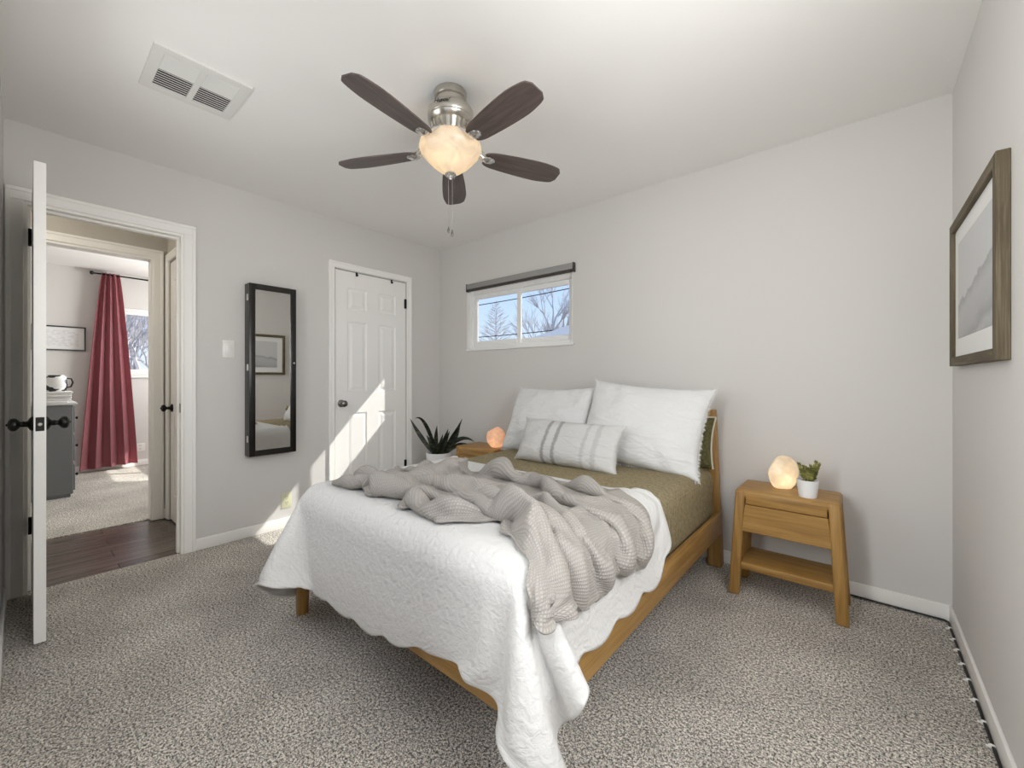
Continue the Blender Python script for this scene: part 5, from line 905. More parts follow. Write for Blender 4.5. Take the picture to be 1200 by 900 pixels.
    2,-1,1,0,2,1,1,-13,4,2,0,0,0,4,2,-6,-3,2,10,-1,2,-6,5,29,-7,-32,6,10,4,-6,-8,-1,1,-4,-6,0,-1,5,5,-2,-1,-1,2,7,2,-2,-4,-3,-4,-3,-5,0,-1,2,1,1,2,0,2,1,0,3,1,1,-2,0,-1,1,-1,0,1,-1,1,-1,0,2,2,-5,-1,-2,1,1,6,5,2,-1,-6,-8,
    1,2,1,-1,-1,2,0,-7,-1,0,1,2,2,0,0,5,-3,3,2,4,5,15,5,-14,-27,6,11,5,-5,-15,4,-4,-5,-4,6,0,0,6,-1,2,2,2,1,0,1,1,-5,-3,0,-2,-2,-6,-2,0,1,1,1,2,1,1,2,0,1,4,-4,0,2,-1,0,1,-1,0,-1,1,0,0,-1,4,4,4,2,-1,5,-1,-8,-4,-3,-5,
    0,2,2,-3,0,-4,7,-2,-7,-1,2,1,2,2,2,-3,10,5,2,3,0,-6,-14,-10,12,12,4,-5,-18,2,-1,-2,-3,5,0,1,3,0,2,-1,-3,-1,-1,0,-1,1,10,2,-5,-1,-1,-1,-3,-5,-1,1,1,1,1,1,1,-1,1,2,-1,1,0,1,0,0,-1,1,0,0,0,0,0,-2,-1,2,5,13,-4,-5,-7,-6,5,2,
    -1,5,-1,-1,-4,-2,6,2,-6,-1,0,3,-2,2,3,11,4,-1,-2,-7,-13,-6,7,4,10,6,-3,-17,0,0,-4,-1,8,2,1,1,0,0,-4,-4,1,0,1,-1,1,1,0,5,5,-5,-2,2,0,0,-7,-1,0,0,0,1,-1,4,-2,0,4,-3,2,1,0,-1,0,-1,1,0,2,-2,-2,2,5,5,5,-5,-5,-5,-5,0,4,1,
    4,-2,-2,1,-8,10,-3,-1,7,-9,2,0,8,-1,-4,-5,-5,-3,-3,1,7,3,5,12,2,-6,-15,-1,1,0,5,1,-3,-1,0,0,0,-4,2,3,-1,1,-1,1,1,0,-1,1,3,8,-2,-7,4,0,3,-7,-1,-1,-3,-2,3,0,6,-4,-3,3,-1,1,0,0,0,1,0,0,-1,5,0,6,6,-2,-5,-6,-4,-5,-4,11,-2,0,
    3,-2,-3,-4,-4,4,5,-1,-6,4,2,5,-9,-8,-1,0,1,1,4,3,5,7,4,1,-4,-12,-2,2,-1,3,-4,0,1,1,0,0,0,2,1,0,0,-1,2,0,0,1,0,0,-1,2,8,2,-12,6,-3,3,-3,-1,1,-1,-3,-4,-3,4,3,1,0,-3,1,0,3,-1,0,2,2,-3,7,6,-4,-2,-4,-5,-4,-5,6,4,-1,1,
    1,-2,1,-7,-3,1,4,3,-4,4,5,-9,-3,3,-6,2,2,4,2,5,4,3,-1,-6,-12,0,5,-2,3,-6,2,1,1,-1,1,0,0,1,-1,1,0,1,0,2,2,1,-5,1,3,-2,-1,9,5,-14,11,0,-2,-16,-2,0,1,5,3,-2,-2,0,0,2,-1,3,0,1,0,0,1,8,1,-11,5,-1,-5,-3,-4,1,10,-3,-1,3,
    -4,2,-5,-4,0,0,2,8,-2,7,-7,-6,1,1,3,2,2,3,4,2,1,-4,-10,-9,4,6,-6,3,-5,4,2,1,0,1,-1,0,0,0,0,-1,2,1,1,2,1,-1,-4,-2,2,2,-4,1,5,12,-14,5,3,-2,-3,-2,-1,-3,-1,2,1,-2,-1,0,2,-1,1,2,1,3,2,-6,-5,11,-4,-4,-3,-4,-2,14,-2,-4,4,5,
    -6,0,3,-8,1,0,2,16,-8,2,-9,0,3,6,-3,4,4,1,2,-2,-10,-9,-1,7,4,-2,-3,-5,6,2,2,1,1,-1,0,-1,-1,-1,0,0,0,2,2,1,-1,-3,-3,-2,0,3,9,-10,3,3,10,-10,3,10,-1,-7,-5,-2,-2,-2,0,0,1,0,0,1,0,1,4,-1,-6,0,11,-3,-4,-6,-2,-1,3,6,-4,5,3,2,
    -23,10,5,8,-10,1,0,2,14,-11,-2,2,4,-7,13,2,1,0,-7,-14,-2,6,6,2,-4,-12,8,4,2,2,1,1,-1,1,-1,0,-1,-1,0,0,1,2,0,-2,-3,-1,-1,5,-7,1,-1,10,-8,-6,8,7,-7,8,4,5,-1,-6,-6,-4,-1,2,-3,1,0,1,2,1,-1,-4,5,8,-3,-4,-10,-3,-3,2,17,-10,5,5,5,-1,
    -19,1,1,12,-3,5,-3,0,5,-5,2,4,-4,13,2,0,-4,-9,-10,6,7,3,-6,-9,-3,8,1,4,2,2,0,0,1,-1,0,-2,0,1,-1,0,2,-1,-1,-3,-4,-6,11,0,5,-7,-2,-3,10,0,-12,3,8,-2,4,4,4,1,1,-6,-8,-4,1,-1,0,0,1,1,1,7,3,-1,-6,-11,-4,0,5,13,-9,4,4,4,-5,-11,
    -1,-10,-9,-7,20,-3,6,-1,-2,3,4,4,6,1,0,-10,-10,1,10,6,-5,-13,-5,4,3,6,2,3,1,0,1,1,0,0,-1,0,-1,-2,1,1,-1,-1,-5,-9,1,9,4,0,0,1,-3,-2,-6,8,4,-5,-6,1,-1,3,5,7,4,1,1,-3,-3,-2,-3,1,0,1,2,-1,0,-9,-9,-2,0,14,3,-8,4,4,4,-7,-8,-2,
    9,-13,-1,-7,2,2,2,2,1,3,5,2,5,-2,-15,-2,6,6,1,-13,-9,4,6,3,4,2,3,0,-1,1,1,0,0,-1,0,0,-1,0,-1,0,0,-6,-8,6,5,5,1,-1,-2,0,-3,-1,-6,-2,7,6,0,-3,-4,-4,0,4,5,6,3,0,0,0,1,-3,-2,-1,1,-4,-11,-7,0,4,14,-7,-2,6,3,3,-8,-6,-1,16,
    -1,5,-6,1,-4,-1,1,1,4,6,2,5,-2,-17,4,5,6,-6,-17,1,6,5,3,3,3,0,1,1,0,-1,-1,0,0,1,-1,-1,1,-1,1,-2,-6,2,1,6,2,0,1,0,-2,-2,-3,-6,2,-11,2,6,6,4,2,-1,-10,-1,1,3,4,4,2,1,1,0,0,-2,-14,-4,-5,4,11,2,-8,0,5,2,0,-9,-3,3,14,2,
    10,-1,-2,-2,-1,-2,-1,3,4,3,3,-2,-17,5,6,5,-13,-13,6,6,6,4,3,0,1,1,-3,0,1,-3,-2,1,0,0,0,1,-1,1,-2,-4,0,1,7,-5,-2,0,1,1,3,0,1,-1,-5,-1,-14,2,5,5,0,-1,0,0,1,2,-2,2,2,-1,-1,-1,-1,-6,-2,-1,15,2,-9,-2,2,4,1,-3,-5,-1,5,7,-3,-5,
    23,-9,-1,-3,0,-1,2,1,2,1,-2,-18,5,7,3,-19,-4,8,7,5,7,3,-7,4,-1,-7,2,0,-7,3,3,-2,-1,0,1,0,0,-2,-3,3,1,-4,-2,3,1,1,0,0,0,2,1,-2,-1,-1,-11,-4,-1,2,2,5,5,-6,-8,0,6,2,0,1,0,0,-1,-4,11,4,-9,-3,3,4,3,-2,-4,-3,1,8,6,2,-6,-7,
    5,8,3,1,-2,2,0,1,1,-2,-3,-14,7,2,-21,3,8,5,7,6,0,-3,-1,-3,-1,-1,0,-3,3,-2,0,2,0,-1,-1,-1,0,1,2,-6,-6,0,2,3,1,0,0,0,-1,0,2,4,1,-13,7,-11,-4,-2,4,5,8,5,-8,-3,-3,0,1,1,1,0,-2,7,-4,-3,1,5,3,-1,-3,-4,2,6,8,5,-2,-5,1,-1,
    -1,8,1,1,8,2,0,1,-2,-2,-4,-5,2,-21,5,7,6,9,3,-1,-3,-4,-2,-2,-1,5,-1,2,0,-1,-3,-3,0,0,0,-2,-2,-2,-3,2,3,2,1,-2,1,0,0,-3,1,0,0,2,2,4,-3,-3,-7,-5,-2,-1,2,7,16,-6,-6,-2,-1,0,-1,0,0,0,1,3,5,0,-7,-2,2,9,6,5,-1,-5,-5,-6,-9,-9,
    -14,2,15,2,2,3,2,-1,-1,-6,-6,12,-21,6,8,7,6,2,-2,-6,-11,-2,6,0,0,0,-2,-5,-1,0,-1,0,-1,0,-1,0,0,0,1,1,3,2,2,3,1,1,-1,-8,-1,1,1,1,3,12,-2,-3,-3,-3,-3,-4,-6,-2,3,14,6,-5,-2,-2,0,0,1,1,3,2,-9,-1,8,6,6,0,-1,-5,-5,-6,-5,-4,-1,4,
    -3,1,-11,10,2,1,1,-2,-3,-4,-9,4,8,8,8,5,1,-4,-9,-11,3,3,3,0,-4,-3,-4,2,2,1,1,-1,1,-2,-1,1,1,1,1,3,2,1,0,-1,-2,-3,0,8,-8,-3,1,1,1,2,12,4,0,-3,-3,-2,-2,-6,-5,-3,4,9,2,2,0,0,0,0,-1,0,9,2,0,-1,-5,-4,-5,-5,-4,-4,-2,0,5,7,
    0,-1,-1,-2,-2,-1,-2,-1,-4,-6,9,7,8,8,3,0,-7,-14,-2,7,4,1,-5,-7,-2,1,5,1,1,2,1,1,-1,0,0,0,0,0,1,0,-1,-2,-2,-3,-2,0,1,3,8,-3,-5,0,0,2,1,6,4,6,2,0,-4,-3,-5,-6,-4,-3,2,-2,-3,-5,2,3,2,2,4,3,0,-2,-2,-2,-3,-3,-1,1,0,6,3,0,
    -3,-3,-2,-2,-1,-1,-2,-3,2,9,4,7,6,2,-1,-10,-12,5,4,4,-4,-9,-3,3,4,3,1,3,2,1,1,1,0,0,-1,-2,-1,-1,-1,-3,-3,-2,-1,-1,1,0,-1,2,3,5,4,-6,1,-2,-1,3,2,-2,3,5,6,2,0,-9,-6,-2,-5,-11,0,6,3,4,4,2,-2,-3,-3,-2,-3,-2,-1,1,2,1,5,3,5,3,
    -3,-2,3,-4,-3,-2,-1,2,3,7,8,7,-2,-4,-12,-5,7,6,-3,-12,-3,2,3,3,4,2,3,1,2,-1,0,-2,-4,-2,1,0,-1,-1,-2,-1,0,0,0,0,-1,1,0,-2,0,5,2,1,-6,0,-7,1,5,5,0,-2,-9,4,10,14,1,-17,-3,12,5,-1,-1,-3,-4,-5,-5,-3,-2,-3,0,1,3,2,2,5,4,1,5,7,
    0,0,-3,-2,0,0,1,4,5,6,5,3,-13,-12,0,5,5,-14,-9,4,1,6,5,4,2,3,1,0,-2,-1,-5,-1,2,2,0,1,0,-1,-1,-1,-1,0,-1,1,0,-1,-1,0,-2,-2,5,10,-26,-1,8,-8,-1,2,4,5,16,-17,-11,0,7,22,6,-1,-4,-10,-1,-2,-3,-2,-2,-1,0,2,3,2,3,3,2,2,1,1,-1,-1,
    2,-1,1,2,-2,-1,4,4,6,3,0,-26,0,5,8,-2,-21,0,3,3,6,4,4,3,3,-1,-3,-2,-3,0,4,2,1,-1,-2,-4,-3,0,0,1,0,1,1,-1,1,0,1,0,0,-1,-5,-8,18,-5,-7,1,-4,-3,-1,1,3,24,-12,-10,-4,-2,2,2,1,8,-2,-3,-1,-1,1,2,3,5,2,2,0,0,1,1,4,5,1,2,
    3,1,-1,0,2,3,3,5,1,-1,-31,5,8,9,-12,-17,4,3,6,5,5,5,4,0,-6,-6,2,2,4,4,-2,-4,-4,-3,-2,1,1,1,1,1,2,0,0,1,-1,0,0,0,1,0,0,4,10,-7,-1,-3,-3,-3,-4,-4,-5,1,27,-11,-4,-2,-1,1,-2,1,-2,0,1,2,2,4,4,1,0,-2,2,2,5,0,-5,-1,-4,-8,
    7,0,0,2,2,4,5,0,-6,-34,12,10,7,-22,-11,5,6,6,5,5,3,3,1,-14,1,4,2,3,3,-8,-7,-1,2,2,2,2,2,1,1,0,-1,1,0,-1,0,-1,0,0,0,0,0,1,4,4,0,1,-1,-1,-2,-5,-5,-11,-2,28,-4,-7,-2,0,-2,0,2,1,2,3,4,0,-3,-4,5,4,1,0,-7,-20,1,5,1,-6,
    7,1,2,4,5,4,-5,-5,-24,4,11,6,-29,-4,6,6,6,4,4,3,3,1,-19,7,2,5,3,-1,-12,-4,4,3,3,2,2,1,1,0,0,1,1,-2,-5,-1,1,1,0,1,0,0,0,0,0,9,1,-1,1,0,0,-1,-4,-3,-8,-5,14,5,-3,-9,6,1,1,2,0,-2,-4,-2,2,3,-3,-2,-4,-4,-7,16,-6,-11,4,7,
    7,2,4,4,3,-3,1,-3,-6,15,-16,-32,3,6,6,6,3,3,3,2,1,-19,7,5,3,2,-3,-13,1,5,4,4,2,1,0,0,0,-2,0,-4,-3,-1,5,1,-2,1,0,0,1,0,-1,-1,0,0,5,3,-4,2,2,3,1,-3,-5,-6,-4,4,6,7,-2,-3,-5,-4,-3,-1,0,1,0,-1,-2,-2,-1,1,5,-2,4,-1,-5,-8,
    7,1,4,4,0,4,-6,-18,7,-20,-9,5,8,7,5,3,4,2,1,-1,-15,5,5,3,2,-5,-13,5,5,4,4,1,-1,1,0,-1,-3,-2,-1,3,-1,0,-1,1,1,-2,0,0,0,-1,1,-1,0,0,-1,1,3,-3,-2,1,5,8,0,-13,-4,-10,-4,-1,-2,1,2,2,3,3,1,0,-1,-1,1,-1,1,2,3,7,-4,-2,-1,4,
    6,1,2,1,-4,-8,-11,-4,-9,1,5,9,7,4,4,4,1,0,-1,-11,1,4,4,1,-4,-10,5,3,5,3,1,1,1,-3,-3,-5,-6,3,1,1,4,0,0,0,-1,0,1,-1,-1,1,-1,0,-2,-3,-5,-4,-2,-4,-3,-2,1,6,12,13,-7,5,-10,-3,1,0,0,0,-1,-1,1,-1,-1,2,-3,3,3,1,4,-2,1,-2,4,21,
    5,-2,-2,-6,-3,-9,-6,-5,5,6,9,9,-1,5,3,1,0,0,-7,-3,4,3,0,-1,-12,6,3,6,3,2,-3,-5,-7,-3,-2,0,5,-3,0,-1,2,6,3,0,1,-2,-4,2,2,-3,0,1,0,-2,0,-1,1,3,0,-3,-1,-10,-4,3,9,1,11,4,0,-1,0,-1,-3,-3,-4,-3,-1,-2,2,1,0,1,-1,-5,10,7,-14,-3,
    -5,1,-6,-3,-6,-6,-3,7,7,9,7,-4,10,4,-2,-1,0,-10,-1,6,3,0,1,-14,6,3,3,3,-1,-5,-4,-4,-1,-1,0,0,2,4,1,0,-1,-3,2,4,1,2,1,0,-3,-3,1,0,-1,0,0,-1,-1,-1,2,3,-9,7,0,0,1,1,-1,-5,-1,1,-1,0,0,0,0,2,0,1,1,0,-3,-3,-2,12,-4,-3,2,-4,
    -10,-5,0,-4,-3,-4,8,6,8,6,0,14,-5,0,5,-1,-2,4,-2,-6,-2,1,-15,5,8,-1,1,-2,-3,-2,-2,2,-5,-1,2,6,2,0,0,1,-1,1,-6,-3,3,2,-1,-7,0,11,-1,-1,0,0,-2,-1,-2,-1,1,-1,8,-6,-5,0,0,-1,-1,3,2,1,0,0,0,1,1,0,1,-1,-2,1,4,2,0,-10,-6,2,9,-11,
    -19,6,0,-3,0,7,4,7,0,2,8,0,1,-5,-4,0,2,4,4,6,-13,-15,5,12,-4,-1,7,-2,-4,-1,-2,-10,3,6,2,0,0,0,-1,1,1,1,4,-5,-13,3,-2,7,5,-2,0,-1,0,-1,0,-2,-1,0,0,3,-1,4,-2,-5,-2,1,2,1,0,-1,1,0,1,-1,0,-1,-2,1,0,-3,-2,0,-1,0,2,0,2,-11,
    -8,0,-1,0,1,4,4,3,5,4,0,-2,1,-6,-2,-1,-3,-1,0,-9,6,1,14,-2,-2,0,-1,-1,0,-8,-4,10,8,-4,0,-2,-1,-1,1,0,2,0,-7,9,6,-13,4,2,-1,-2,-1,0,0,-1,2,2,-1,-2,-2,-1,0,0,3,0,-1,-1,-1,1,0,1,-1,-1,0,-2,-2,0,0,0,-5,2,1,-5,1,1,3,0,-4,8,
    -1,-2,-2,1,3,2,1,3,6,2,-1,-3,-1,5,-2,-3,0,-1,4,5,-22,19,1,-8,-3,4,-1,3,-14,3,12,6,-4,-12,1,1,0,1,0,-1,-1,-7,5,-7,7,6,2,-1,0,-3,-1,0,2,1,-2,0,4,2,-5,0,-3,0,-2,1,0,0,1,-1,0,0,-1,0,-1,-2,-1,-2,0,-2,7,1,-7,-4,1,1,-1,0,0,2,
    -1442,21,23,23,18,9,5,0,9,11,11,13,7,-8,-20,-18,5,48,41,16,-8,-7,0,0,5,6,10,16,20,22,19,14,12,10,7,5,5,0,-3,0,1,4,5,-5,-25,-4,-27,-8,18,18,18,12,6,-1,-2,-4,-5,-6,-6,-7,-8,-10,-8,-9,-7,-6,-5,-6,-4,-3,-1,-2,-3,-5,-5,-6,-6,-5,-4,-3,-3,-2,-1,-1,-1,0,-2,-5,
    -24,1,-3,-3,3,8,9,12,0,-2,-4,-9,-11,-4,7,16,7,-10,-10,-7,4,11,-4,2,0,-1,-4,-5,-4,-14,-9,-3,-2,-2,1,3,-2,2,3,1,2,3,4,17,22,-4,8,-9,-12,-12,-8,-2,2,3,1,1,1,1,-1,0,-1,1,0,2,1,1,0,2,1,2,0,2,3,2,2,3,3,2,1,0,1,-1,-1,-1,-2,-4,-4,-1,
    -12,-5,-6,-3,-1,-1,8,6,4,0,-2,-5,-7,-4,10,5,7,0,-5,-6,11,-7,-2,4,1,-1,-2,-4,-7,5,-7,-4,-3,2,-18,-9,1,1,1,0,2,2,5,8,17,13,10,-4,-10,-6,-4,-10,-4,-1,1,0,1,0,1,0,1,2,1,1,1,0,2,1,0,0,2,5,-2,2,2,3,3,2,1,2,0,1,-3,-1,-2,-4,-4,-4,
    4,-11,-8,-7,-4,-7,1,5,3,3,0,0,-9,16,-4,6,5,0,-4,4,0,-10,4,3,3,0,-2,-3,-2,-7,5,-1,-1,-5,9,-2,-13,-7,-4,-2,-2,-3,-3,1,7,15,19,11,-9,-3,-8,2,-5,6,-16,-2,-2,0,0,1,1,2,2,2,1,2,-1,0,1,0,1,1,-2,0,2,1,2,3,3,1,2,-2,2,-4,-3,-3,-2,-2,
    14,-19,-3,-1,-12,-1,-14,1,4,1,0,3,17,-5,6,1,4,-3,0,3,-1,1,-6,4,-2,0,0,-1,-3,-1,-3,0,-1,-2,2,0,4,-3,-3,0,-3,3,-4,-20,-4,4,17,24,9,-16,-2,-3,8,-3,14,-1,-4,-7,-3,-3,4,-2,-7,3,-1,0,1,4,3,0,-3,-8,6,2,0,0,0,-1,0,-1,-2,1,-3,-2,-2,0,1,-1,
    11,1,-20,-1,4,-12,8,-21,-2,0,4,3,3,5,5,3,3,-2,2,3,-2,4,-5,-6,4,0,4,-9,-3,-2,0,-1,-1,0,-2,0,0,1,2,-1,1,-1,4,12,-5,-30,1,18,19,13,-17,-5,-4,-1,4,2,2,4,0,0,-7,-4,1,-1,2,1,2,-2,-2,0,-1,0,-2,1,-1,0,-2,0,-1,-1,-1,0,0,0,1,1,2,3,
    -4,12,8,-28,-1,12,-15,12,-18,0,2,1,1,4,4,4,0,-1,0,0,0,1,6,-11,1,2,-3,15,-1,-13,-7,-7,-4,-3,-1,-1,0,2,2,3,-1,-8,3,9,11,16,-37,2,17,17,13,-21,-7,-2,-2,0,0,-1,0,-1,-1,-1,1,-2,1,1,1,0,2,2,4,2,-1,-5,-1,-1,-1,-1,-1,0,0,-1,0,1,1,3,2,2,
    -2,3,10,9,-25,-12,1,-1,7,-8,0,-1,4,3,4,2,-1,-1,2,4,-6,2,-4,-1,-2,3,2,-5,8,20,3,-4,-10,-5,0,5,11,12,11,-1,-1,-7,-30,-21,-3,14,16,-35,7,16,10,14,-26,-3,-3,-1,-1,-1,-1,1,5,11,16,5,-1,-3,-5,-6,-7,-7,-6,0,0,1,0,0,0,-2,-1,0,0,-1,1,2,1,2,2,-5,
    -4,3,5,9,9,-9,-17,-18,-1,9,-4,1,3,4,3,1,-1,0,-1,4,-4,3,-4,3,-10,4,3,-1,-6,-4,11,11,14,9,7,5,-1,-3,-3,0,-1,2,2,-29,-12,-15,13,-2,-14,11,13,2,18,-25,-4,-2,1,2,6,10,8,5,-5,-1,1,-1,0,0,-1,2,1,-3,-3,-3,-10,-6,-3,-1,-1,-1,0,0,1,0,3,4,-7,-1,
    -4,3,0,7,8,7,5,-7,-17,-20,-5,6,6,4,1,1,2,-5,0,4,7,-8,2,-9,0,-2,6,0,15,6,-3,4,4,4,3,-2,-1,-3,-4,-1,1,0,5,4,-43,0,1,15,-19,1,11,14,-4,18,-12,-5,2,8,7,-2,-2,-4,-7,-4,-3,-1,-1,1,0,-3,-2,-2,0,1,8,2,-6,5,0,-6,-4,-1,-1,3,5,-9,1,1,
    -11,6,3,0,8,7,7,4,4,-3,-9,-17,-5,0,1,2,7,-13,-2,5,4,-2,0,-3,-4,-4,3,12,4,5,-2,-2,-1,-2,-6,0,-2,0,2,0,6,2,4,8,6,-38,-4,9,-3,-9,7,11,10,-7,18,2,0,-1,-7,0,-4,-9,2,-1,-1,0,-1,0,0,-1,-1,-1,-2,-1,-2,2,8,-6,-2,3,-1,-5,2,5,-9,2,4,6,
    -5,2,-1,3,-1,5,7,6,4,4,1,-4,-16,-7,-2,9,-9,-3,-4,0,6,3,1,-4,-3,-5,0,13,3,-12,-1,1,2,0,2,0,2,1,-3,3,-3,6,-2,8,10,-6,-29,4,1,-9,2,8,8,7,-3,4,-3,-8,3,1,0,3,-4,-1,1,-1,0,-1,0,1,0,0,-1,-1,-1,-3,-3,0,-1,0,0,10,-3,-5,2,3,4,4,
    -6,1,1,1,0,1,3,2,4,8,3,2,0,-9,-3,-6,2,-2,-8,-5,6,4,2,-2,-6,-4,-5,12,-4,-1,1,3,-1,1,0,0,-1,-1,0,-1,1,0,9,2,6,5,-21,-8,10,-14,-4,6,8,6,-5,-1,1,11,-6,0,-3,-3,-2,-2,-2,1,1,1,1,1,1,1,1,0,0,-1,-1,-2,0,1,2,-5,4,-2,3,2,-1,2,
    -5,0,0,-1,0,1,0,7,-3,7,3,4,2,-1,-3,-9,-8,0,0,-6,3,13,-2,-1,-6,-5,-5,7,-3,2,1,1,1,-1,1,-2,-1,-2,1,1,-1,1,2,5,7,7,-8,-19,6,-5,-8,2,7,7,4,0,3,-3,1,-8,-5,-4,-2,-1,0,0,2,1,1,3,2,2,1,1,1,0,1,-1,0,-1,2,1,-1,1,1,6,2,-4,
    -6,1,-1,-2,-3,-2,0,3,11,-1,0,6,3,3,-3,-4,-12,0,2,-7,2,4,10,-1,-5,-5,-5,-3,3,6,1,-2,-1,1,-1,0,-3,0,-2,3,1,0,0,2,0,16,3,-24,2,-2,-7,-3,4,6,6,1,2,-6,-4,-5,-4,-3,-1,1,0,2,0,1,2,0,2,2,3,1,2,2,0,3,2,3,1,3,0,1,-3,-11,-8,-5,
    4,-8,-3,-1,-6,-4,-2,1,4,6,12,-3,5,-2,0,-8,6,-4,-3,-1,-1,3,2,7,-5,-5,-5,-4,1,2,2,1,1,-1,0,-2,-1,-1,2,-1,3,1,-2,1,4,0,16,-16,-8,8,-12,-6,1,4,2,4,-4,-2,-4,-4,-3,0,0,3,1,0,1,1,0,1,5,0,-1,1,2,0,2,1,1,1,0,-2,-1,-2,-3,-2,-1,-3,
    -7,1,-1,-3,-6,-4,-2,-2,3,3,5,12,0,2,-3,-2,-2,6,-7,3,-2,-2,6,5,-2,-7,6,-14,1,2,2,0,0,0,-1,-1,-1,0,0,1,0,0,2,2,-1,-1,13,1,-20,6,-4,-8,-4,1,2,0,-2,-4,-2,-1,1,1,6,-3,1,2,0,1,1,2,-2,3,-2,3,-3,1,1,0,1,-1,-1,0,1,-3,-1,0,0,0,
    -1,-6,0,-4,-5,-7,-3,0,2,0,3,8,7,4,1,-1,0,-4,5,-9,0,2,-1,10,1,-3,8,-20,1,1,1,1,0,0,-2,-2,0,-1,1,0,1,1,2,-1,3,2,-1,18,-25,2,5,-14,-3,-4,0,-1,-2,-1,-1,1,3,9,-3,0,1,0,0,0,2,0,-2,3,4,-7,0,0,-1,0,-1,0,1,3,-4,0,1,1,4,1,
    -7,0,-1,-3,-2,-4,-5,-1,-3,2,3,5,4,6,2,4,-4,-2,0,2,-6,0,2,4,6,0,-11,-1,-1,0,2,-1,1,-1,-1,-2,-2,0,0,0,0,1,1,2,5,-1,-2,9,-4,-11,6,2,-18,-2,-2,-2,-1,0,2,11,5,-5,0,2,3,-3,1,-2,-1,0,1,-1,2,5,1,0,-1,0,-1,-1,-2,-5,0,1,1,3,2,1,
    -5,-1,1,-6,-6,-3,1,1,-4,-1,1,2,8,2,6,0,0,-1,-2,-1,5,-6,0,3,5,6,-13,11,-13,1,-1,2,-1,0,-5,-3,-1,-1,-1,1,0,1,2,4,2,8,-4,4,2,-16,2,5,0,-17,-3,-1,0,2,12,-1,-2,1,5,-1,-3,2,-1,1,-1,1,3,-4,-1,1,1,1,0,-1,0,-2,-1,-1,1,2,2,6,-6,7,
    -3,0,-3,-9,-2,-1,4,0,1,-1,-2,-1,0,9,2,5,4,-1,-8,-1,1,4,-7,1,0,0,-1,0,0,0,1,0,2,-6,-4,-3,-2,1,-3,-2,1,0,2,3,4,5,10,-11,18,-18,-9,4,4,-2,-7,-3,1,10,-4,-3,0,0,-2,2,1,0,1,2,6,1,-5,-2,0,0,1,-1,1,0,-1,0,0,1,0,1,-1,-1,0,-9,
    -1,3,-13,-4,-2,3,2,0,0,-2,-3,0,5,-1,1,8,1,-2,-2,2,-1,0,-2,-1,-2,3,-1,1,-1,0,1,4,-6,-6,-3,-3,-2,1,-5,0,-1,1,-1,2,2,7,11,12,-9,4,-17,-7,6,10,2,2,0,-12,-6,-3,-1,-1,1,1,1,3,5,3,-3,-1,2,0,0,0,-1,1,0,-1,0,1,0,-1,2,3,2,-8,2,20,
    0,-5,-9,-2,0,8,0,-1,0,-3,-3,-1,1,6,8,-9,3,14,-7,-4,2,-6,-1,-2,-3,2,4,2,-1,-1,1,-2,-6,-5,-5,-1,5,-5,-1,-1,-1,-1,-1,-3,1,5,11,15,13,0,-13,-16,-9,2,3,1,-2,-5,3,11,15,14,6,2,-2,-8,-12,-10,-4,-3,-2,2,-1,1,0,1,2,5,8,-2,-5,-6,6,-3,-3,10,11,-7,
    3,-13,-4,0,2,1,2,1,0,-3,-1,-3,0,1,1,13,-9,4,13,-5,-10,-4,12,-18,1,3,8,-1,1,-1,4,-11,-8,-5,-1,2,0,0,0,0,-1,-3,-2,-3,-1,1,7,13,16,14,5,-13,-14,-13,-5,-1,6,20,15,9,1,-3,-3,-3,-4,4,-1,1,-5,-3,6,0,1,-2,0,-5,-10,3,-12,-5,-2,12,-4,1,13,-1,-1,0,
    2,-13,-1,-1,12,-8,1,4,-4,-1,-2,-3,-1,-1,1,-1,11,-10,12,8,-17,8,-10,-8,5,9,16,-19,4,6,-8,-9,-7,-4,1,8,-3,0,1,-1,-1,-2,-2,5,-11,0,2,7,14,14,13,10,-1,-4,-3,1,6,2,-1,-5,-4,-3,-4,-4,5,-3,5,1,-2,4,-10,-6,-10,2,-6,2,10,-13,-1,1,10,-1,5,6,-4,2,1,3,
    -10,-1,-1,2,12,0,-8,2,-4,0,-2,-2,-4,-1,-2,-1,0,9,-4,-7,14,-5,-12,4,8,10,-10,3,7,-2,-11,-10,-4,1,12,-5,0,1,1,0,-1,-1,2,-5,6,-7,-8,3,7,13,13,12,7,5,0,0,-3,-4,-5,-5,-5,-4,0,0,-6,-2,-3,-1,4,-5,1,-1,4,-5,1,5,-6,1,1,6,5,5,-1,-1,-3,-5,-5,-4,
    -11,4,-3,3,0,14,-13,0,3,-4,-2,-1,-6,-3,-1,-4,-3,-2,0,12,3,-13,3,5,8,4,-5,11,-2,-10,-11,-7,0,13,-2,-1,1,0,5,-2,-1,1,-3,-2,-2,-2,-2,-7,1,8,12,11,10,4,3,-1,-2,-4,-4,-2,-4,1,-1,-2,1,-1,-1,-1,-2,0,-2,1,1,-3,6,-6,1,1,6,7,-2,-3,-2,-2,-3,-4,-6,-11,
    -11,2,0,2,6,0,0,-7,0,2,0,-5,1,-1,-1,1,-2,1,1,-6,-12,4,3,9,9,-12,11,7,-10,-17,-7,-1,11,5,-5,3,1,1,1,-1,0,2,-2,-1,-1,-2,-4,-7,-4,1,6,10,10,7,2,1,-2,-1,-1,-2,3,-3,0,0,0,0,-1,0,0,-2,0,0,0,3,-4,0,1,5,2,-3,-1,-1,-3,-5,-2,-3,-1,-6,
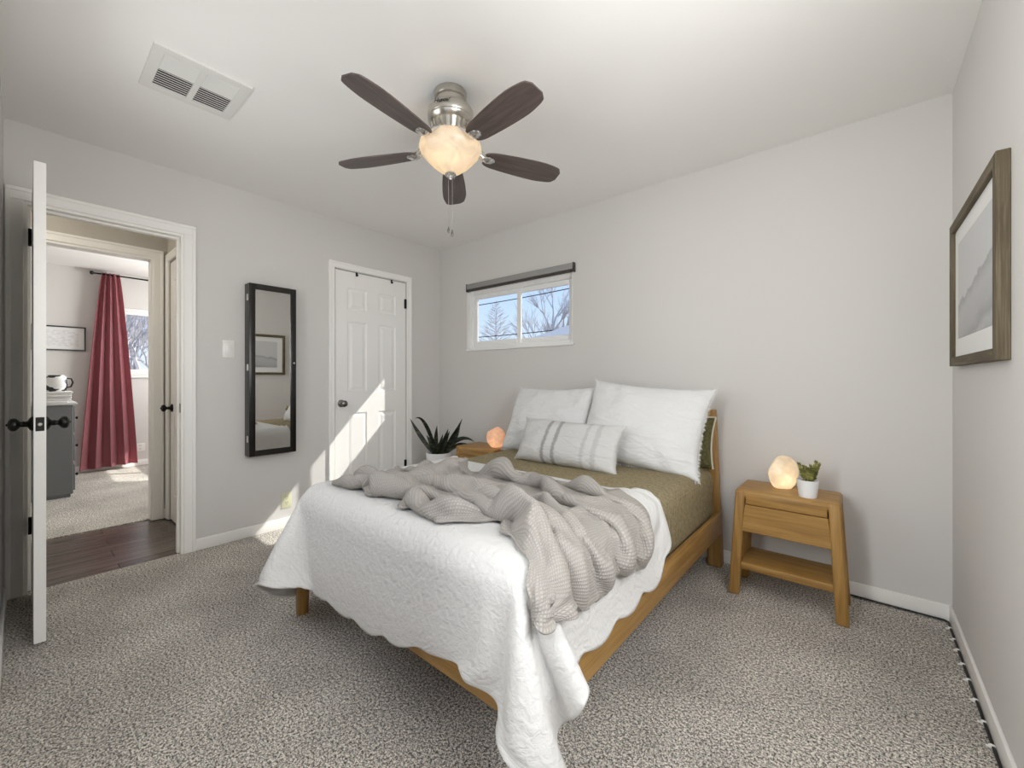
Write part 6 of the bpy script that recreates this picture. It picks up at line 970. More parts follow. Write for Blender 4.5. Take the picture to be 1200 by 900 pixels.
    -11,0,4,4,0,-3,12,-13,-2,1,-1,0,-3,-5,-3,-3,-4,-4,0,1,6,2,6,5,-4,6,14,-12,-16,-10,8,2,8,-7,3,2,1,9,-10,-1,-1,-2,3,-4,1,1,0,-1,-12,-5,1,6,7,7,5,1,2,-1,0,-1,0,2,0,2,2,1,1,-2,0,-1,0,-1,0,0,1,1,1,1,-1,-2,-2,-3,-4,-4,0,-2,3,11,
    -12,1,7,4,-5,-1,2,2,-3,-3,-1,-1,-3,-2,-3,-2,0,-2,-2,2,2,2,0,3,4,20,-12,-17,-12,3,4,11,-7,2,13,0,-7,-4,-2,5,-7,-2,-4,-2,2,4,2,3,3,-14,-8,-1,3,6,4,4,1,2,0,2,0,2,3,2,0,2,0,1,0,1,-1,1,-1,1,0,0,1,-1,-1,-2,-4,-5,-3,1,2,4,-1,0,
    -13,3,12,4,0,0,-1,-7,-5,-1,-1,-2,-1,-3,-1,-1,-2,-1,0,-1,-1,4,3,10,18,-12,-17,-14,2,11,-5,1,4,7,-10,-1,7,-5,9,-6,-1,-8,4,8,-4,-11,-1,6,4,8,-6,-17,-2,1,3,4,3,1,2,1,2,2,3,4,1,1,1,0,0,1,0,0,1,-1,0,1,-1,-1,-2,-1,-1,-5,5,2,-4,1,-1,-4,
    -14,3,16,-1,4,-1,-8,9,-14,2,-3,-3,-4,-3,-3,-2,-2,0,0,2,5,9,20,6,-16,-17,-16,2,15,-5,-2,2,2,-9,1,2,5,2,-4,1,17,22,7,3,3,-4,-26,-31,-1,6,7,3,-16,-7,2,2,3,3,1,2,3,2,2,2,2,2,1,2,0,0,0,0,0,1,-1,-1,-1,-2,-3,-2,-2,10,-3,-2,0,1,-4,-4,
    -15,15,-6,6,7,-2,2,-7,1,-8,-3,-3,1,-4,-6,-4,2,5,7,10,15,10,-15,-7,-17,-14,-1,16,-4,-3,2,-1,-11,2,4,5,-3,3,18,19,7,1,1,0,0,2,6,-7,-38,-19,8,9,7,-4,-17,-2,1,2,3,2,5,-2,2,2,3,0,2,1,1,0,0,1,0,-1,0,-3,-2,-3,0,0,6,-3,0,0,1,-2,-3,-2,
    -15,2,1,5,9,4,-5,6,-1,-15,0,0,-11,6,10,11,8,6,4,1,-9,-10,-5,-23,-12,-1,17,-2,-3,0,-10,-2,18,14,4,3,9,9,-2,-3,1,-1,-1,-1,-3,2,5,7,5,-23,-38,7,6,6,10,-14,-3,8,-10,6,-4,2,-2,3,-1,2,1,2,0,0,1,-1,0,-1,-1,-1,-2,1,5,-1,-3,-1,1,1,2,-6,3,4,
    -15,2,7,9,-2,4,1,-2,-5,-5,-1,-9,21,15,5,0,-1,-3,-5,-8,-8,-15,-14,-10,3,16,3,-4,1,-9,24,30,7,-2,-2,-2,-2,-3,-4,-2,-1,-2,-12,-2,0,0,4,8,11,9,-11,-42,5,1,10,16,3,-18,1,-14,-1,5,1,-3,2,1,1,1,0,1,-1,0,-1,-1,-1,-1,0,5,-3,1,-1,1,1,4,-6,1,5,9,
    -16,4,-1,10,4,2,3,-8,-2,-2,-10,24,11,-2,1,-3,-4,-7,-6,-12,-14,-9,-6,8,19,1,-7,-2,-1,43,16,-6,-2,-1,-1,0,-2,-3,-1,-9,-5,-9,3,-9,-7,-2,8,4,9,11,12,-3,-39,4,-2,6,-4,-3,3,3,-2,-5,1,0,2,1,1,-2,2,-1,0,0,-1,0,-2,2,1,0,-1,1,1,1,1,-1,-2,4,5,2,
    -15,1,8,2,1,2,3,-8,-2,3,6,15,0,-6,-4,-4,-3,-13,-14,-9,-6,-1,16,16,-5,-6,14,-2,41,0,-7,-6,-2,-1,1,0,1,0,-6,-5,-8,-3,-10,-8,-7,-2,1,2,11,15,3,23,4,-37,-3,-2,3,0,-2,-1,0,-2,0,1,-1,1,0,1,0,0,1,-1,0,-1,1,0,4,-1,0,0,1,1,4,-7,4,6,1,3,
    -2,-14,1,6,-1,1,0,-1,-2,-2,28,1,-5,-13,4,-12,-15,-6,-9,-3,10,18,5,-8,-6,9,6,43,-7,-8,-10,-4,-9,2,1,-3,-1,-3,3,4,-7,-9,-8,-8,-3,-2,0,-1,3,13,24,-7,9,15,-17,-17,4,11,0,-7,-4,-2,-3,0,0,-1,1,1,-1,1,-1,0,1,0,2,1,3,-2,-1,2,1,1,-1,1,6,1,8,7,
    -8,-2,-8,-3,3,1,0,2,-2,23,11,-6,-13,7,-26,-7,-9,-5,7,21,6,-8,-9,-1,18,25,13,-6,-12,-10,-3,-2,4,-3,0,2,-3,1,-2,-7,-8,-9,-7,-3,0,-1,-1,5,-7,3,14,23,-3,-5,5,0,-16,8,8,8,0,-8,-8,-6,0,0,0,0,1,0,0,1,-1,2,0,9,-4,-2,2,3,7,-3,-6,6,0,6,1,-18,
    14,-7,-11,-21,-1,-1,2,1,15,28,-5,-10,-6,-20,-11,-7,1,13,17,-7,-7,-3,17,26,15,-6,-6,-13,-8,-8,-4,-1,1,2,2,3,2,-3,-7,-7,-7,-7,-3,2,3,6,-6,0,4,-13,4,13,26,3,-13,-2,5,-16,5,9,8,7,-1,-8,-13,-4,-1,0,1,0,1,0,1,2,13,-7,-5,4,5,7,-12,0,5,1,7,0,-17,-1,
    8,2,-5,-17,-18,3,-5,15,38,-3,-11,-15,-15,-9,-6,9,20,3,-13,-7,13,30,16,-2,-10,-8,-12,-9,-9,-8,-6,-1,1,5,4,3,2,-2,-5,-6,-6,-2,5,14,3,-6,0,-2,-1,2,-14,3,11,24,8,-9,-10,-1,-8,-2,4,11,11,4,1,-7,-7,-5,-4,-1,0,1,4,13,-12,-5,8,8,-3,-13,3,5,0,7,-3,-11,-1,-2,
    -2,12,8,4,-13,-14,14,17,-5,-10,-16,-14,-11,-7,25,8,-10,-8,5,29,21,-2,-9,-11,-10,-12,-9,-5,-9,-5,-3,-1,2,2,4,3,2,-2,-2,-4,-1,7,18,-5,-1,4,1,-1,-3,-2,0,-14,9,4,22,12,-2,-7,-10,-9,-4,0,6,13,8,4,1,0,-2,4,0,-1,-2,-23,-1,14,1,-13,-1,2,5,0,6,-6,-7,-1,-1,-1,
    -2,-1,5,14,6,5,0,-7,-8,-15,-16,-11,-5,27,-5,-5,-4,17,31,6,-9,-12,-10,-14,-12,-8,-4,-3,-2,-1,0,0,0,0,0,2,-1,0,0,4,22,14,-17,-1,9,10,-1,-7,-7,-2,-2,2,-11,-1,9,19,13,5,0,-7,-18,-10,-4,4,6,7,6,3,4,-4,-2,-4,-12,6,12,-14,-3,3,1,4,2,2,-6,-4,-2,-3,2,4,
    -27,12,6,5,7,5,0,-4,-12,-13,-11,-4,28,-6,-5,-1,27,24,-3,-12,-15,-11,-12,-14,-6,3,-5,0,3,2,13,4,-4,-6,-6,-4,-1,1,7,19,-2,-4,6,31,26,6,-1,-8,-20,-29,-2,-7,-8,1,-8,10,15,12,0,0,0,-2,-8,-10,-6,3,1,1,1,1,0,3,13,-3,-11,3,1,4,2,1,-2,-5,-3,-2,-2,2,1,0,
    -20,-4,0,3,3,2,-1,-5,-8,-8,0,32,-7,-6,3,35,14,-8,-16,-15,-15,-11,-6,3,1,-10,6,2,3,15,-2,-4,-1,-2,0,-2,-1,5,8,-4,-3,11,45,12,-4,-4,-1,4,5,-10,-45,5,-14,-9,-4,-3,10,11,6,5,5,-9,-5,-5,3,-5,2,2,0,-1,0,4,-4,5,2,5,0,1,-1,-4,-3,-3,-3,-1,3,4,-1,-1,
    -25,4,2,1,-14,-4,-2,-3,-1,12,34,-18,-4,5,42,4,-13,-17,-17,-16,-8,-4,0,4,3,5,3,2,5,1,-3,1,3,3,-2,-3,-2,-4,2,13,29,26,-4,-12,-14,-8,0,6,11,14,2,-56,12,-14,-4,-15,-7,2,18,14,13,6,-9,-4,-9,-1,-5,-2,1,2,3,0,5,5,2,-1,2,-5,-4,-3,-4,-1,3,7,1,-3,0,-2,
    -18,1,0,-1,11,-3,-10,2,16,9,-16,-9,4,46,-2,-16,-16,-19,-16,-6,-1,3,5,6,6,7,-1,-2,-6,3,13,9,-1,-3,2,6,9,14,13,7,-2,-17,-14,-17,-14,-9,0,6,12,18,20,10,-52,-1,-6,-2,-12,-11,-6,7,12,22,23,-3,-9,-3,-2,0,-2,0,2,0,0,0,3,-4,-8,-4,-3,0,3,7,2,-3,-2,-2,1,2,
    8,-11,-13,0,2,5,9,1,-9,-8,-9,12,45,-5,-17,-19,-21,-13,-3,4,14,6,0,2,-1,-2,3,13,31,17,7,2,0,0,-1,0,-1,-2,-7,-16,-15,-9,-20,-15,-6,1,4,-10,9,15,22,24,18,-26,-19,-12,-5,-3,-5,-10,-7,1,13,26,19,-3,-3,-4,-1,-1,0,3,-1,-3,-14,-5,0,1,6,4,1,-4,-2,-3,1,2,0,27,
    20,-27,-5,-6,0,-1,0,-2,-3,-3,17,45,-8,-21,-24,-19,-9,0,10,16,0,0,-1,0,8,18,24,17,1,-4,-4,-4,-1,-1,-3,-5,-6,-8,-10,-7,-16,-16,-6,0,4,8,-1,6,-18,-1,12,22,25,23,-3,-13,-15,-11,-8,-5,-4,-8,-8,0,11,17,12,6,2,0,-5,-9,-5,-5,3,1,0,1,-3,-2,-1,0,0,2,1,3,17,-7,
    8,7,-16,-13,-7,-2,-2,0,9,26,26,-11,-22,-25,-19,-6,5,23,9,-9,-4,1,14,23,21,12,-1,-8,-9,-12,-11,-7,-4,-1,-1,-4,-5,-7,-8,-8,-2,7,4,6,3,-3,-1,2,4,-18,-11,5,19,24,25,12,7,-3,-6,-13,-20,-14,-12,-10,-5,0,2,2,2,3,2,1,1,0,2,2,2,2,0,1,1,2,2,1,5,12,-3,-4,
    -7,20,4,-7,-10,-4,7,15,13,1,-13,-24,-23,-15,-3,10,24,-5,-6,-1,16,28,20,7,-4,-9,-11,-12,-14,-13,-11,-9,-4,-3,0,0,0,0,2,8,8,1,1,1,0,-2,0,2,4,8,-6,-27,-5,10,20,20,6,3,2,9,8,-4,-11,-21,-15,-9,-3,4,2,-1,1,2,7,2,-2,1,1,1,2,1,4,0,1,8,2,-6,-4,-4,
    -4,3,16,9,3,4,4,-3,-8,-15,-22,-14,-17,-1,22,14,-11,-5,12,38,22,-3,-5,-11,-11,-13,-14,-13,-12,-7,-3,3,7,-6,-1,1,2,8,5,1,2,2,6,7,8,3,-8,-13,-7,5,7,19,-36,-16,-4,9,15,18,6,-1,-8,4,10,17,-6,-14,-11,-7,8,14,-4,-5,-11,-2,1,2,1,3,3,2,0,3,2,-3,-2,-3,-4,-5,
    -2,-1,4,10,8,1,-16,-6,-3,-16,-15,-13,6,24,3,-4,-2,31,33,2,-14,-3,-13,-14,-16,-14,-11,-6,2,7,12,6,-4,7,-1,-3,-2,-1,8,12,12,11,9,6,3,1,-2,-11,-25,-24,3,2,34,-3,-15,-31,-8,-4,10,14,27,-14,-10,-7,20,17,8,-3,-17,-21,0,2,2,2,4,2,5,1,0,0,0,-1,-2,-3,-3,-4,-3,-4,
    0,-2,0,-2,1,-1,7,-8,-24,-13,-7,18,17,-4,-3,6,45,14,-6,-17,-5,-14,-16,-16,-13,-7,4,8,15,5,-3,-3,1,3,7,13,17,12,6,3,-1,-2,-5,-2,-2,1,3,3,1,-18,-40,15,-10,7,2,15,-1,-1,-2,-3,-6,21,-12,-11,-17,-5,-2,1,2,2,5,5,6,5,3,3,-2,2,-2,-2,-4,-4,-2,-2,0,5,2,3,
    -4,1,-1,-1,-2,-1,-11,-16,-10,-2,27,2,1,-3,23,39,-2,-9,-19,-6,-14,-15,-12,-12,7,24,7,2,-12,-4,5,13,15,13,11,4,-3,-5,-6,-7,-6,-6,-3,-3,2,3,7,8,8,4,-5,-60,19,-7,3,3,0,0,-2,-1,-1,6,28,-7,-8,-5,-2,5,-3,2,-2,2,0,1,0,-1,2,-7,-4,-4,-1,1,3,-4,-9,7,3,-1,
    -9,-1,0,-1,-5,-13,-9,-6,0,31,-4,-1,-2,39,21,-6,-10,-17,-6,-14,-14,-11,-8,34,9,-12,-4,-3,4,25,23,8,-2,-6,-9,-9,-9,-7,-7,-5,-6,-4,-1,2,4,8,8,9,9,11,5,0,-55,0,1,1,3,1,0,0,1,-6,3,38,-1,-12,1,-5,-1,1,2,0,3,0,-4,-6,-10,-4,2,2,1,1,-7,-61,15,31,15,6,
    -13,-1,-3,-6,-8,-6,-8,5,40,-16,-4,2,46,8,-6,-12,-14,-8,-12,-11,-10,-6,37,-9,-3,-3,1,9,37,12,-7,-12,-13,-12,-11,-8,-5,-6,-2,-3,0,5,10,-6,1,4,8,9,9,10,12,7,4,-28,-15,-8,-4,-1,2,1,1,8,2,-7,21,12,-8,-10,8,3,0,-3,-8,-10,-6,-3,1,2,-1,1,1,-1,-5,20,1,-34,10,10,
    -15,-2,-4,-5,-7,-3,14,27,-17,2,0,45,-1,-9,-13,-11,-10,-9,-9,-9,-4,41,-12,-7,-3,3,15,36,-1,-13,-17,-17,-13,-9,-6,-2,-1,3,-1,5,8,3,-3,6,-5,1,4,6,9,8,7,13,8,5,-7,-3,6,-2,-7,-7,-8,-17,-6,1,0,8,9,9,-5,-8,-7,-6,-3,0,1,2,2,1,1,1,1,0,0,13,4,-5,-21,-8,
    -17,-2,-3,-3,17,10,5,-20,-11,10,51,-4,-12,-13,-11,-13,-7,-7,-6,-2,41,-11,-8,-3,4,18,33,-9,-18,-19,-15,-9,-1,4,11,-1,-4,-7,4,1,-1,2,0,3,5,-8,1,5,3,7,7,3,12,9,5,-2,-16,-10,-7,-2,4,11,-5,-16,-6,-2,0,0,3,3,3,3,3,2,-2,-1,-2,2,-2,1,-1,1,7,19,-16,6,-8,4,
    -19,-1,0,5,1,4,-5,-6,17,42,-9,-12,-13,-9,-16,-8,-6,-3,2,35,-7,-7,-4,4,17,32,-12,-20,-19,-11,1,17,8,-1,-13,-4,-2,1,-3,0,2,0,0,1,3,6,-9,0,5,3,5,5,-1,-1,-2,-2,0,-3,-3,-6,-6,-2,7,8,-4,0,-1,0,-1,1,1,2,1,1,3,0,0,-3,4,0,2,2,3,5,-1,-3,7,-10,
    -17,0,1,5,-3,-3,-5,20,38,-8,-11,-18,-3,-19,-8,-4,3,1,23,0,-7,-4,5,13,33,-13,-17,-15,4,3,2,-9,-6,-5,-2,-3,-3,1,-1,2,3,3,4,2,-1,5,8,-3,-6,6,-1,2,3,1,1,0,0,4,2,-3,-4,-13,-9,-1,4,-2,1,4,2,1,1,0,-1,0,1,2,3,5,2,1,0,-3,-2,4,7,-6,-6,0,
    -16,0,2,-2,-4,-1,25,34,-8,-14,-15,-2,-20,-1,-4,0,1,24,-6,-9,-3,5,8,38,-11,-21,-6,2,-9,-5,-3,-4,-2,-1,4,10,16,11,2,-13,-15,10,1,-8,-4,-2,2,4,5,-8,1,2,1,2,1,-1,2,-1,2,3,-7,10,0,-2,-1,-1,-5,-10,4,-1,0,-2,1,2,4,4,3,-1,-3,-3,-2,0,0,0,-6,0,-1,-7,
    -19,6,-6,1,10,27,18,-9,-13,-14,-6,-2,-10,4,17,6,2,-11,12,-16,-8,3,39,-7,-28,0,-5,-7,-5,-1,1,3,-7,19,19,11,3,-2,-1,0,-8,-35,12,11,-7,-6,0,4,0,-4,-1,1,1,0,-2,4,-4,0,0,3,7,-7,-6,-1,-1,-3,0,3,-4,2,2,4,4,3,0,-1,-2,-3,-2,-2,-2,-1,1,1,9,-5,-2,3,
    13,-5,10,8,8,0,-8,-15,-11,-5,-1,-1,5,15,-2,7,5,-2,-19,3,-7,36,-8,-34,2,-1,-2,-4,-1,4,-4,-10,41,7,-4,-4,-4,-2,0,3,6,2,-42,9,18,-6,0,-7,-5,0,2,0,0,0,7,-7,-1,-1,1,4,4,3,-1,-6,-3,2,2,2,-1,0,1,0,0,0,-2,-3,-2,-3,-2,0,1,1,3,6,0,7,7,0,
    15,4,4,1,0,-5,-10,-7,-5,1,-1,-2,14,-22,-3,-5,-5,-4,-2,17,47,-4,-33,0,0,-4,-4,-1,2,-7,-3,31,-9,4,-11,1,1,1,-1,9,8,3,-2,-32,-2,14,-4,-2,0,2,0,1,2,2,-2,1,-1,-1,-1,-2,1,3,6,2,1,-2,-1,1,0,0,-2,0,-3,-3,-1,-1,-3,1,9,6,1,-3,7,-1,0,2,-2,7,
    14,2,2,1,-3,-6,-3,-9,-5,-4,-3,-2,3,22,-3,-5,-5,-3,13,16,4,-43,6,13,-8,1,-9,2,-7,2,13,-2,4,3,4,-3,-6,0,3,-6,-4,3,11,-10,-11,0,2,2,3,3,-1,-1,4,1,-3,1,1,1,-4,2,-4,7,-3,3,1,1,1,1,0,-1,-4,-1,-2,-2,-2,-2,0,2,-4,-1,5,13,-3,8,-1,-1,1,0,
    633,-5,0,0,6,-8,2,-2,0,1,0,1,0,0,0,3,-3,0,13,-13,0,0,1,-3,0,4,-2,0,5,3,-2,-2,0,-1,-2,-1,0,0,0,0,0,0,0,0,0,4,15,2,-14,-7,1,-1,0,0,0,0,0,0,1,4,7,7,4,-4,-3,-4,-3,-3,-4,-6,-10,-7,-9,-9,-11,-11,-13,-13,-13,-12,-10,-9,-9,-8,-9,-8,-9,-9,
    -1,1,1,-1,-6,16,-2,0,-3,-2,1,0,-4,1,0,3,-6,4,-13,11,1,13,-8,-4,0,-4,2,12,10,-8,-5,-4,-7,-1,2,8,-7,0,0,0,0,0,0,13,0,-17,-11,3,8,10,-2,-2,5,-5,-2,1,-1,0,-1,0,-3,-1,3,7,-3,-1,0,0,-1,0,2,-3,5,-3,-1,-1,0,0,1,0,0,0,0,-1,0,-1,0,-1,
    -6,6,2,7,10,-24,-3,2,3,2,6,2,-1,-6,17,-6,-5,-6,-2,4,22,-7,-8,-5,-4,-1,8,6,-1,21,4,3,5,0,-13,-18,-1,-4,-2,-1,0,0,3,-1,-19,14,-8,-3,5,10,10,-6,-14,1,2,-1,1,0,2,-2,2,4,-1,-5,-1,0,0,1,1,1,-2,11,-9,-1,-1,-1,0,0,0,0,0,0,0,0,-1,-1,0,0,
    5,1,-4,5,1,-3,-5,1,5,0,-14,-3,10,28,-8,-5,-5,-9,3,15,6,-7,-6,-6,-2,-3,5,-1,9,1,15,8,5,2,5,1,-6,-7,-7,-4,-6,-3,-6,-2,-6,-6,9,-9,8,-13,10,19,6,5,-6,-5,-4,-4,-4,-1,-6,-7,6,-3,4,4,-3,-4,2,-1,6,2,-3,-1,-1,-1,-2,-1,-1,1,0,-1,-1,-1,0,1,0,0,
    3,-9,6,10,-4,2,-8,-1,-1,-5,7,14,14,-6,-2,-7,-5,-5,5,9,1,-1,-5,-4,-11,2,4,1,-2,0,3,6,4,3,4,1,1,-2,-3,-3,-1,7,4,-19,1,-6,-7,13,-13,0,-2,11,17,7,3,1,-2,-1,-2,-5,0,-5,-21,11,-1,-3,3,7,1,2,-1,-9,3,0,-1,-1,-1,-2,-1,-2,-2,-2,0,-1,1,0,0,0,
    -4,3,-4,1,10,-3,21,-18,-11,12,8,0,-2,-3,-5,-9,-3,10,6,3,-1,-1,0,-12,1,2,-9,0,-2,-1,0,1,0,1,3,4,5,5,4,0,1,-11,-11,27,16,-16,-17,-7,9,2,-22,3,10,10,9,3,1,-1,-2,-1,-4,-5,0,-2,2,2,2,-4,-2,-1,-3,-4,3,4,1,0,-1,0,-2,-1,-1,0,-2,0,0,1,1,2,
    3,1,-3,-16,6,28,-22,23,-8,-8,1,0,-1,-3,-5,-6,7,2,-1,9,-4,4,0,-2,-4,-1,0,-16,-7,-3,0,1,0,-1,0,0,0,-3,-2,-1,1,13,23,-4,14,13,-11,-17,0,-5,11,-27,3,6,7,4,2,1,0,2,0,2,3,-12,-3,1,1,2,-2,-3,-4,1,1,5,3,1,1,0,0,-1,-1,-2,0,1,1,1,3,3,
    1,-4,4,-6,-21,14,28,-6,5,-12,-2,0,-1,-3,-5,0,4,1,-3,-3,9,3,6,2,-7,-3,-6,-1,-14,-3,-4,-7,-7,-3,-2,0,2,8,15,-1,0,-6,-10,13,25,15,11,-19,-10,7,-12,15,-27,0,3,3,2,1,0,-4,-5,-2,7,11,-5,-5,-3,-2,2,5,7,4,1,-4,2,0,1,0,0,-1,0,1,0,0,1,2,3,0,
    3,-2,-3,0,-1,-23,-1,12,18,12,-16,1,-1,-4,-3,-1,7,-2,-2,-4,5,7,9,4,-7,-7,1,-5,3,-4,-18,-6,0,1,7,16,-4,-1,-2,6,4,0,2,-32,1,33,12,9,-24,-4,7,-14,15,-26,2,1,0,-2,-2,1,6,15,3,-9,4,3,2,3,1,-4,-7,-4,-1,-1,2,3,3,1,0,2,-1,0,2,1,2,4,-3,0,
    0,3,-5,3,2,-5,-8,-11,-6,8,22,-3,-5,-4,0,2,15,-8,-6,-7,2,12,5,8,1,-11,-9,12,2,-11,16,1,0,-3,-5,-15,6,1,-6,4,1,7,-10,10,-29,5,25,12,-5,-13,-1,2,-13,17,-25,-2,1,3,9,1,15,-4,-4,-4,1,0,0,-1,0,3,5,-1,-2,-2,-6,0,3,0,0,4,3,1,0,3,4,-5,0,0,
    12,-8,-3,-4,1,7,-6,6,-7,-8,-12,-1,5,5,3,7,-1,10,-6,-13,-1,12,6,10,3,-10,-8,8,-11,4,-11,-3,-1,1,1,3,5,3,6,-2,3,-10,10,-10,-3,-12,16,13,8,-15,-2,2,2,-17,15,-2,-1,-2,-8,16,-11,3,0,6,-1,-1,-1,0,-1,0,0,1,2,3,2,-5,-5,1,2,-2,2,6,1,3,-5,0,-1,-2,
    -2,6,-4,0,0,-5,8,-3,-2,3,-1,-12,-10,4,5,22,-17,15,-3,-14,-7,9,10,8,6,-4,-9,-1,-1,3,-7,1,6,-5,3,-1,2,0,-1,3,-2,2,-10,11,-6,-18,9,16,5,-3,-9,-1,1,-6,-5,-2,-1,4,17,-11,2,1,2,1,3,1,-1,-3,-1,-2,0,2,0,0,0,3,1,1,2,2,0,-3,1,-3,-1,-1,0,-1,
    -1,3,-1,-1,0,1,-4,-2,13,-11,1,2,-3,-10,3,0,14,-1,6,-11,-15,3,16,2,11,3,-12,-7,-4,5,-1,6,-5,0,1,0,-3,-1,-3,0,-1,2,10,-5,7,-12,-11,20,9,-2,-9,-3,0,2,1,-2,1,3,-6,0,2,0,1,-2,-1,-1,-1,2,2,1,0,-1,0,0,0,2,1,1,1,-1,0,1,1,-2,-1,0,-2,0,
    -2,3,-1,0,-4,7,-4,3,-5,6,1,1,-2,-3,0,8,-14,8,3,-2,-15,-9,17,6,7,8,-5,-16,2,0,4,1,-7,5,-1,0,-2,2,5,1,0,-1,-9,-2,0,11,-19,13,10,5,-9,-5,-5,9,-2,-1,-4,5,-7,4,4,-4,3,1,5,-2,-4,1,0,0,-1,0,-1,-1,0,0,0,1,0,1,1,0,-2,-1,-1,-1,-1,0,
    -1,1,-1,5,-3,1,-1,-3,8,-3,-7,-1,-1,4,5,-1,-3,-3,8,0,-11,-12,5,18,0,10,3,-17,0,-7,14,-10,1,3,-3,0,4,2,-4,-6,-1,0,4,4,-3,0,-3,-4,16,5,-1,-11,2,-4,-3,0,12,-8,0,5,-8,1,4,10,-7,-5,5,-4,0,1,0,4,-3,-2,1,-1,0,0,0,-1,-1,-2,0,-1,0,1,0,-2,
    -2,-5,6,4,-2,0,0,-3,-1,8,-1,-6,4,5,-1,-12,8,-10,8,9,-5,-20,-1,16,4,7,2,-7,-5,0,-2,-2,5,-1,-2,4,-1,-2,-4,7,5,0,-3,-5,7,-13,12,-17,18,5,1,-7,-7,1,1,8,-8,-4,8,-8,2,1,-3,8,-4,4,-6,2,3,-1,10,-12,1,1,1,-1,-1,-1,-1,0,0,0,-1,0,-1,0,0,1,
    -1,-4,6,3,-2,-5,11,-5,-11,1,5,9,-7,-5,-2,3,3,-4,-1,13,2,-17,-11,14,9,0,8,-8,-4,1,-5,2,3,-3,5,-4,-2,-1,8,1,-6,-1,7,2,-7,0,-10,-1,11,9,4,-1,-11,-1,0,-5,0,6,-3,2,2,1,7,-5,0,3,-4,1,1,4,-4,4,-3,3,-6,-1,-1,-1,-1,-1,-1,-1,0,-1,0,0,3,2,
    1,-2,2,3,1,-4,1,7,2,-4,-6,-8,12,-5,-2,0,6,-7,-6,9,0,0,-15,3,17,-9,12,-2,-6,0,-3,5,-3,5,-7,2,2,3,-1,-2,-3,0,-3,4,-4,10,-15,9,-7,16,5,-2,0,-10,-1,-1,2,1,0,0,6,8,-6,-8,5,-3,-1,-6,-4,-2,9,11,1,-8,0,-1,0,-1,-1,-1,0,0,-3,0,2,2,2,3,
    1,-2,3,3,4,1,-13,-8,3,4,16,0,-19,13,-5,-4,5,-2,-4,3,5,-5,-8,-1,12,-8,9,2,-5,0,1,-2,5,-8,8,-2,0,-1,4,-10,3,1,-1,2,6,-4,-4,-12,-3,19,9,6,-9,1,-4,0,0,0,1,13,-1,-9,-9,-6,-4,3,14,-4,-2,0,-7,10,4,0,0,0,-1,-1,-1,-1,-2,-3,1,0,-1,3,5,0,
    2,-4,11,-4,-3,-4,-5,8,8,-3,-5,7,6,-22,14,-4,1,-2,-3,-1,0,2,-4,-1,8,-1,0,8,-7,-2,1,3,-9,11,-7,1,-1,2,2,-5,2,0,0,-6,5,-5,13,-23,-2,9,15,7,5,-8,-2,-2,0,1,12,-6,-9,-8,-9,2,11,7,-8,4,0,2,6,-7,-1,3,0,0,0,-1,-1,-1,-2,0,0,1,2,9,-1,6,
    0,-1,9,-6,-1,-3,1,2,-13,-1,-1,2,19,6,-22,17,-13,11,-7,-1,-2,13,-8,-1,-1,5,-6,-1,3,0,-2,-3,13,-12,3,1,0,14,-23,9,1,-1,6,0,-11,5,0,-5,-11,-5,19,9,6,4,-1,-4,-4,10,-6,-8,-9,-2,13,2,-2,-8,3,5,5,2,-6,-8,-1,2,2,1,-1,0,0,-1,0,1,1,2,2,6,-3,-11,
    -1,3,4,-4,0,-5,3,4,0,3,-9,-4,-7,21,-4,-14,6,7,-2,-4,-2,-2,11,1,-4,4,-6,-6,7,0,1,6,-13,7,-1,0,7,-2,-5,0,-1,8,-13,0,9,-4,0,4,-21,-8,5,20,8,6,1,1,-1,0,-7,-4,4,-3,-8,1,1,7,6,1,-4,-6,-9,2,-1,4,1,1,1,-1,0,0,2,1,3,4,6,-19,1,0,
    -4,4,2,1,-3,-1,0,6,1,-12,10,-4,-6,-6,27,-13,2,-5,8,-12,11,-6,12,0,-13,5,-8,-7,17,-7,1,3,-3,-1,1,4,13,-14,0,-3,3,-10,16,-9,-3,7,-9,4,5,-26,-11,8,19,10,5,3,1,-17,-14,-9,-3,8,13,8,-7,-10,-3,3,5,4,6,-2,5,-3,-1,-1,-1,0,0,3,3,6,5,2,-7,0,-6,1,
    -6,6,0,3,-7,-1,7,1,-9,9,-8,6,-1,-6,-2,23,-18,-5,13,7,-9,-2,15,-4,-14,-1,-7,-4,6,13,-2,-1,-2,0,2,10,0,-9,0,-2,-4,3,4,-4,1,1,-3,0,-2,4,-18,-16,-2,7,6,0,-6,-5,7,11,14,6,0,-5,5,2,-3,-11,-6,-2,6,0,2,-2,0,-1,5,1,4,5,5,0,0,-6,-1,-2,0,0,
    -7,8,-1,1,-11,13,-1,-4,2,-3,7,-5,1,-1,-4,0,22,-16,-14,-3,4,35,2,-20,-10,-8,-6,14,12,-12,11,-13,7,1,10,8,-10,-6,-2,0,-1,0,-5,27,-15,-13,7,-2,1,2,-2,-6,-11,-9,-3,1,9,9,8,9,-1,-1,-5,-3,-10,0,4,11,6,-8,-15,0,5,0,8,1,-3,6,5,1,-2,1,-5,0,-1,0,1,0,
    2,0,-2,-5,1,13,-5,-10,6,5,-5,6,-5,-1,-2,-2,-2,22,-5,-10,24,5,-12,-21,-9,-5,-6,27,-11,10,0,-4,1,10,13,-9,-9,-2,-2,1,-1,5,9,-4,12,-3,-21,1,-1,-1,4,-2,1,-1,-1,1,0,1,1,-6,-1,0,7,-5,-1,3,-1,1,-9,7,9,-5,-9,10,-3,1,4,2,0,-3,1,-3,0,0,-1,-1,-3,-1,
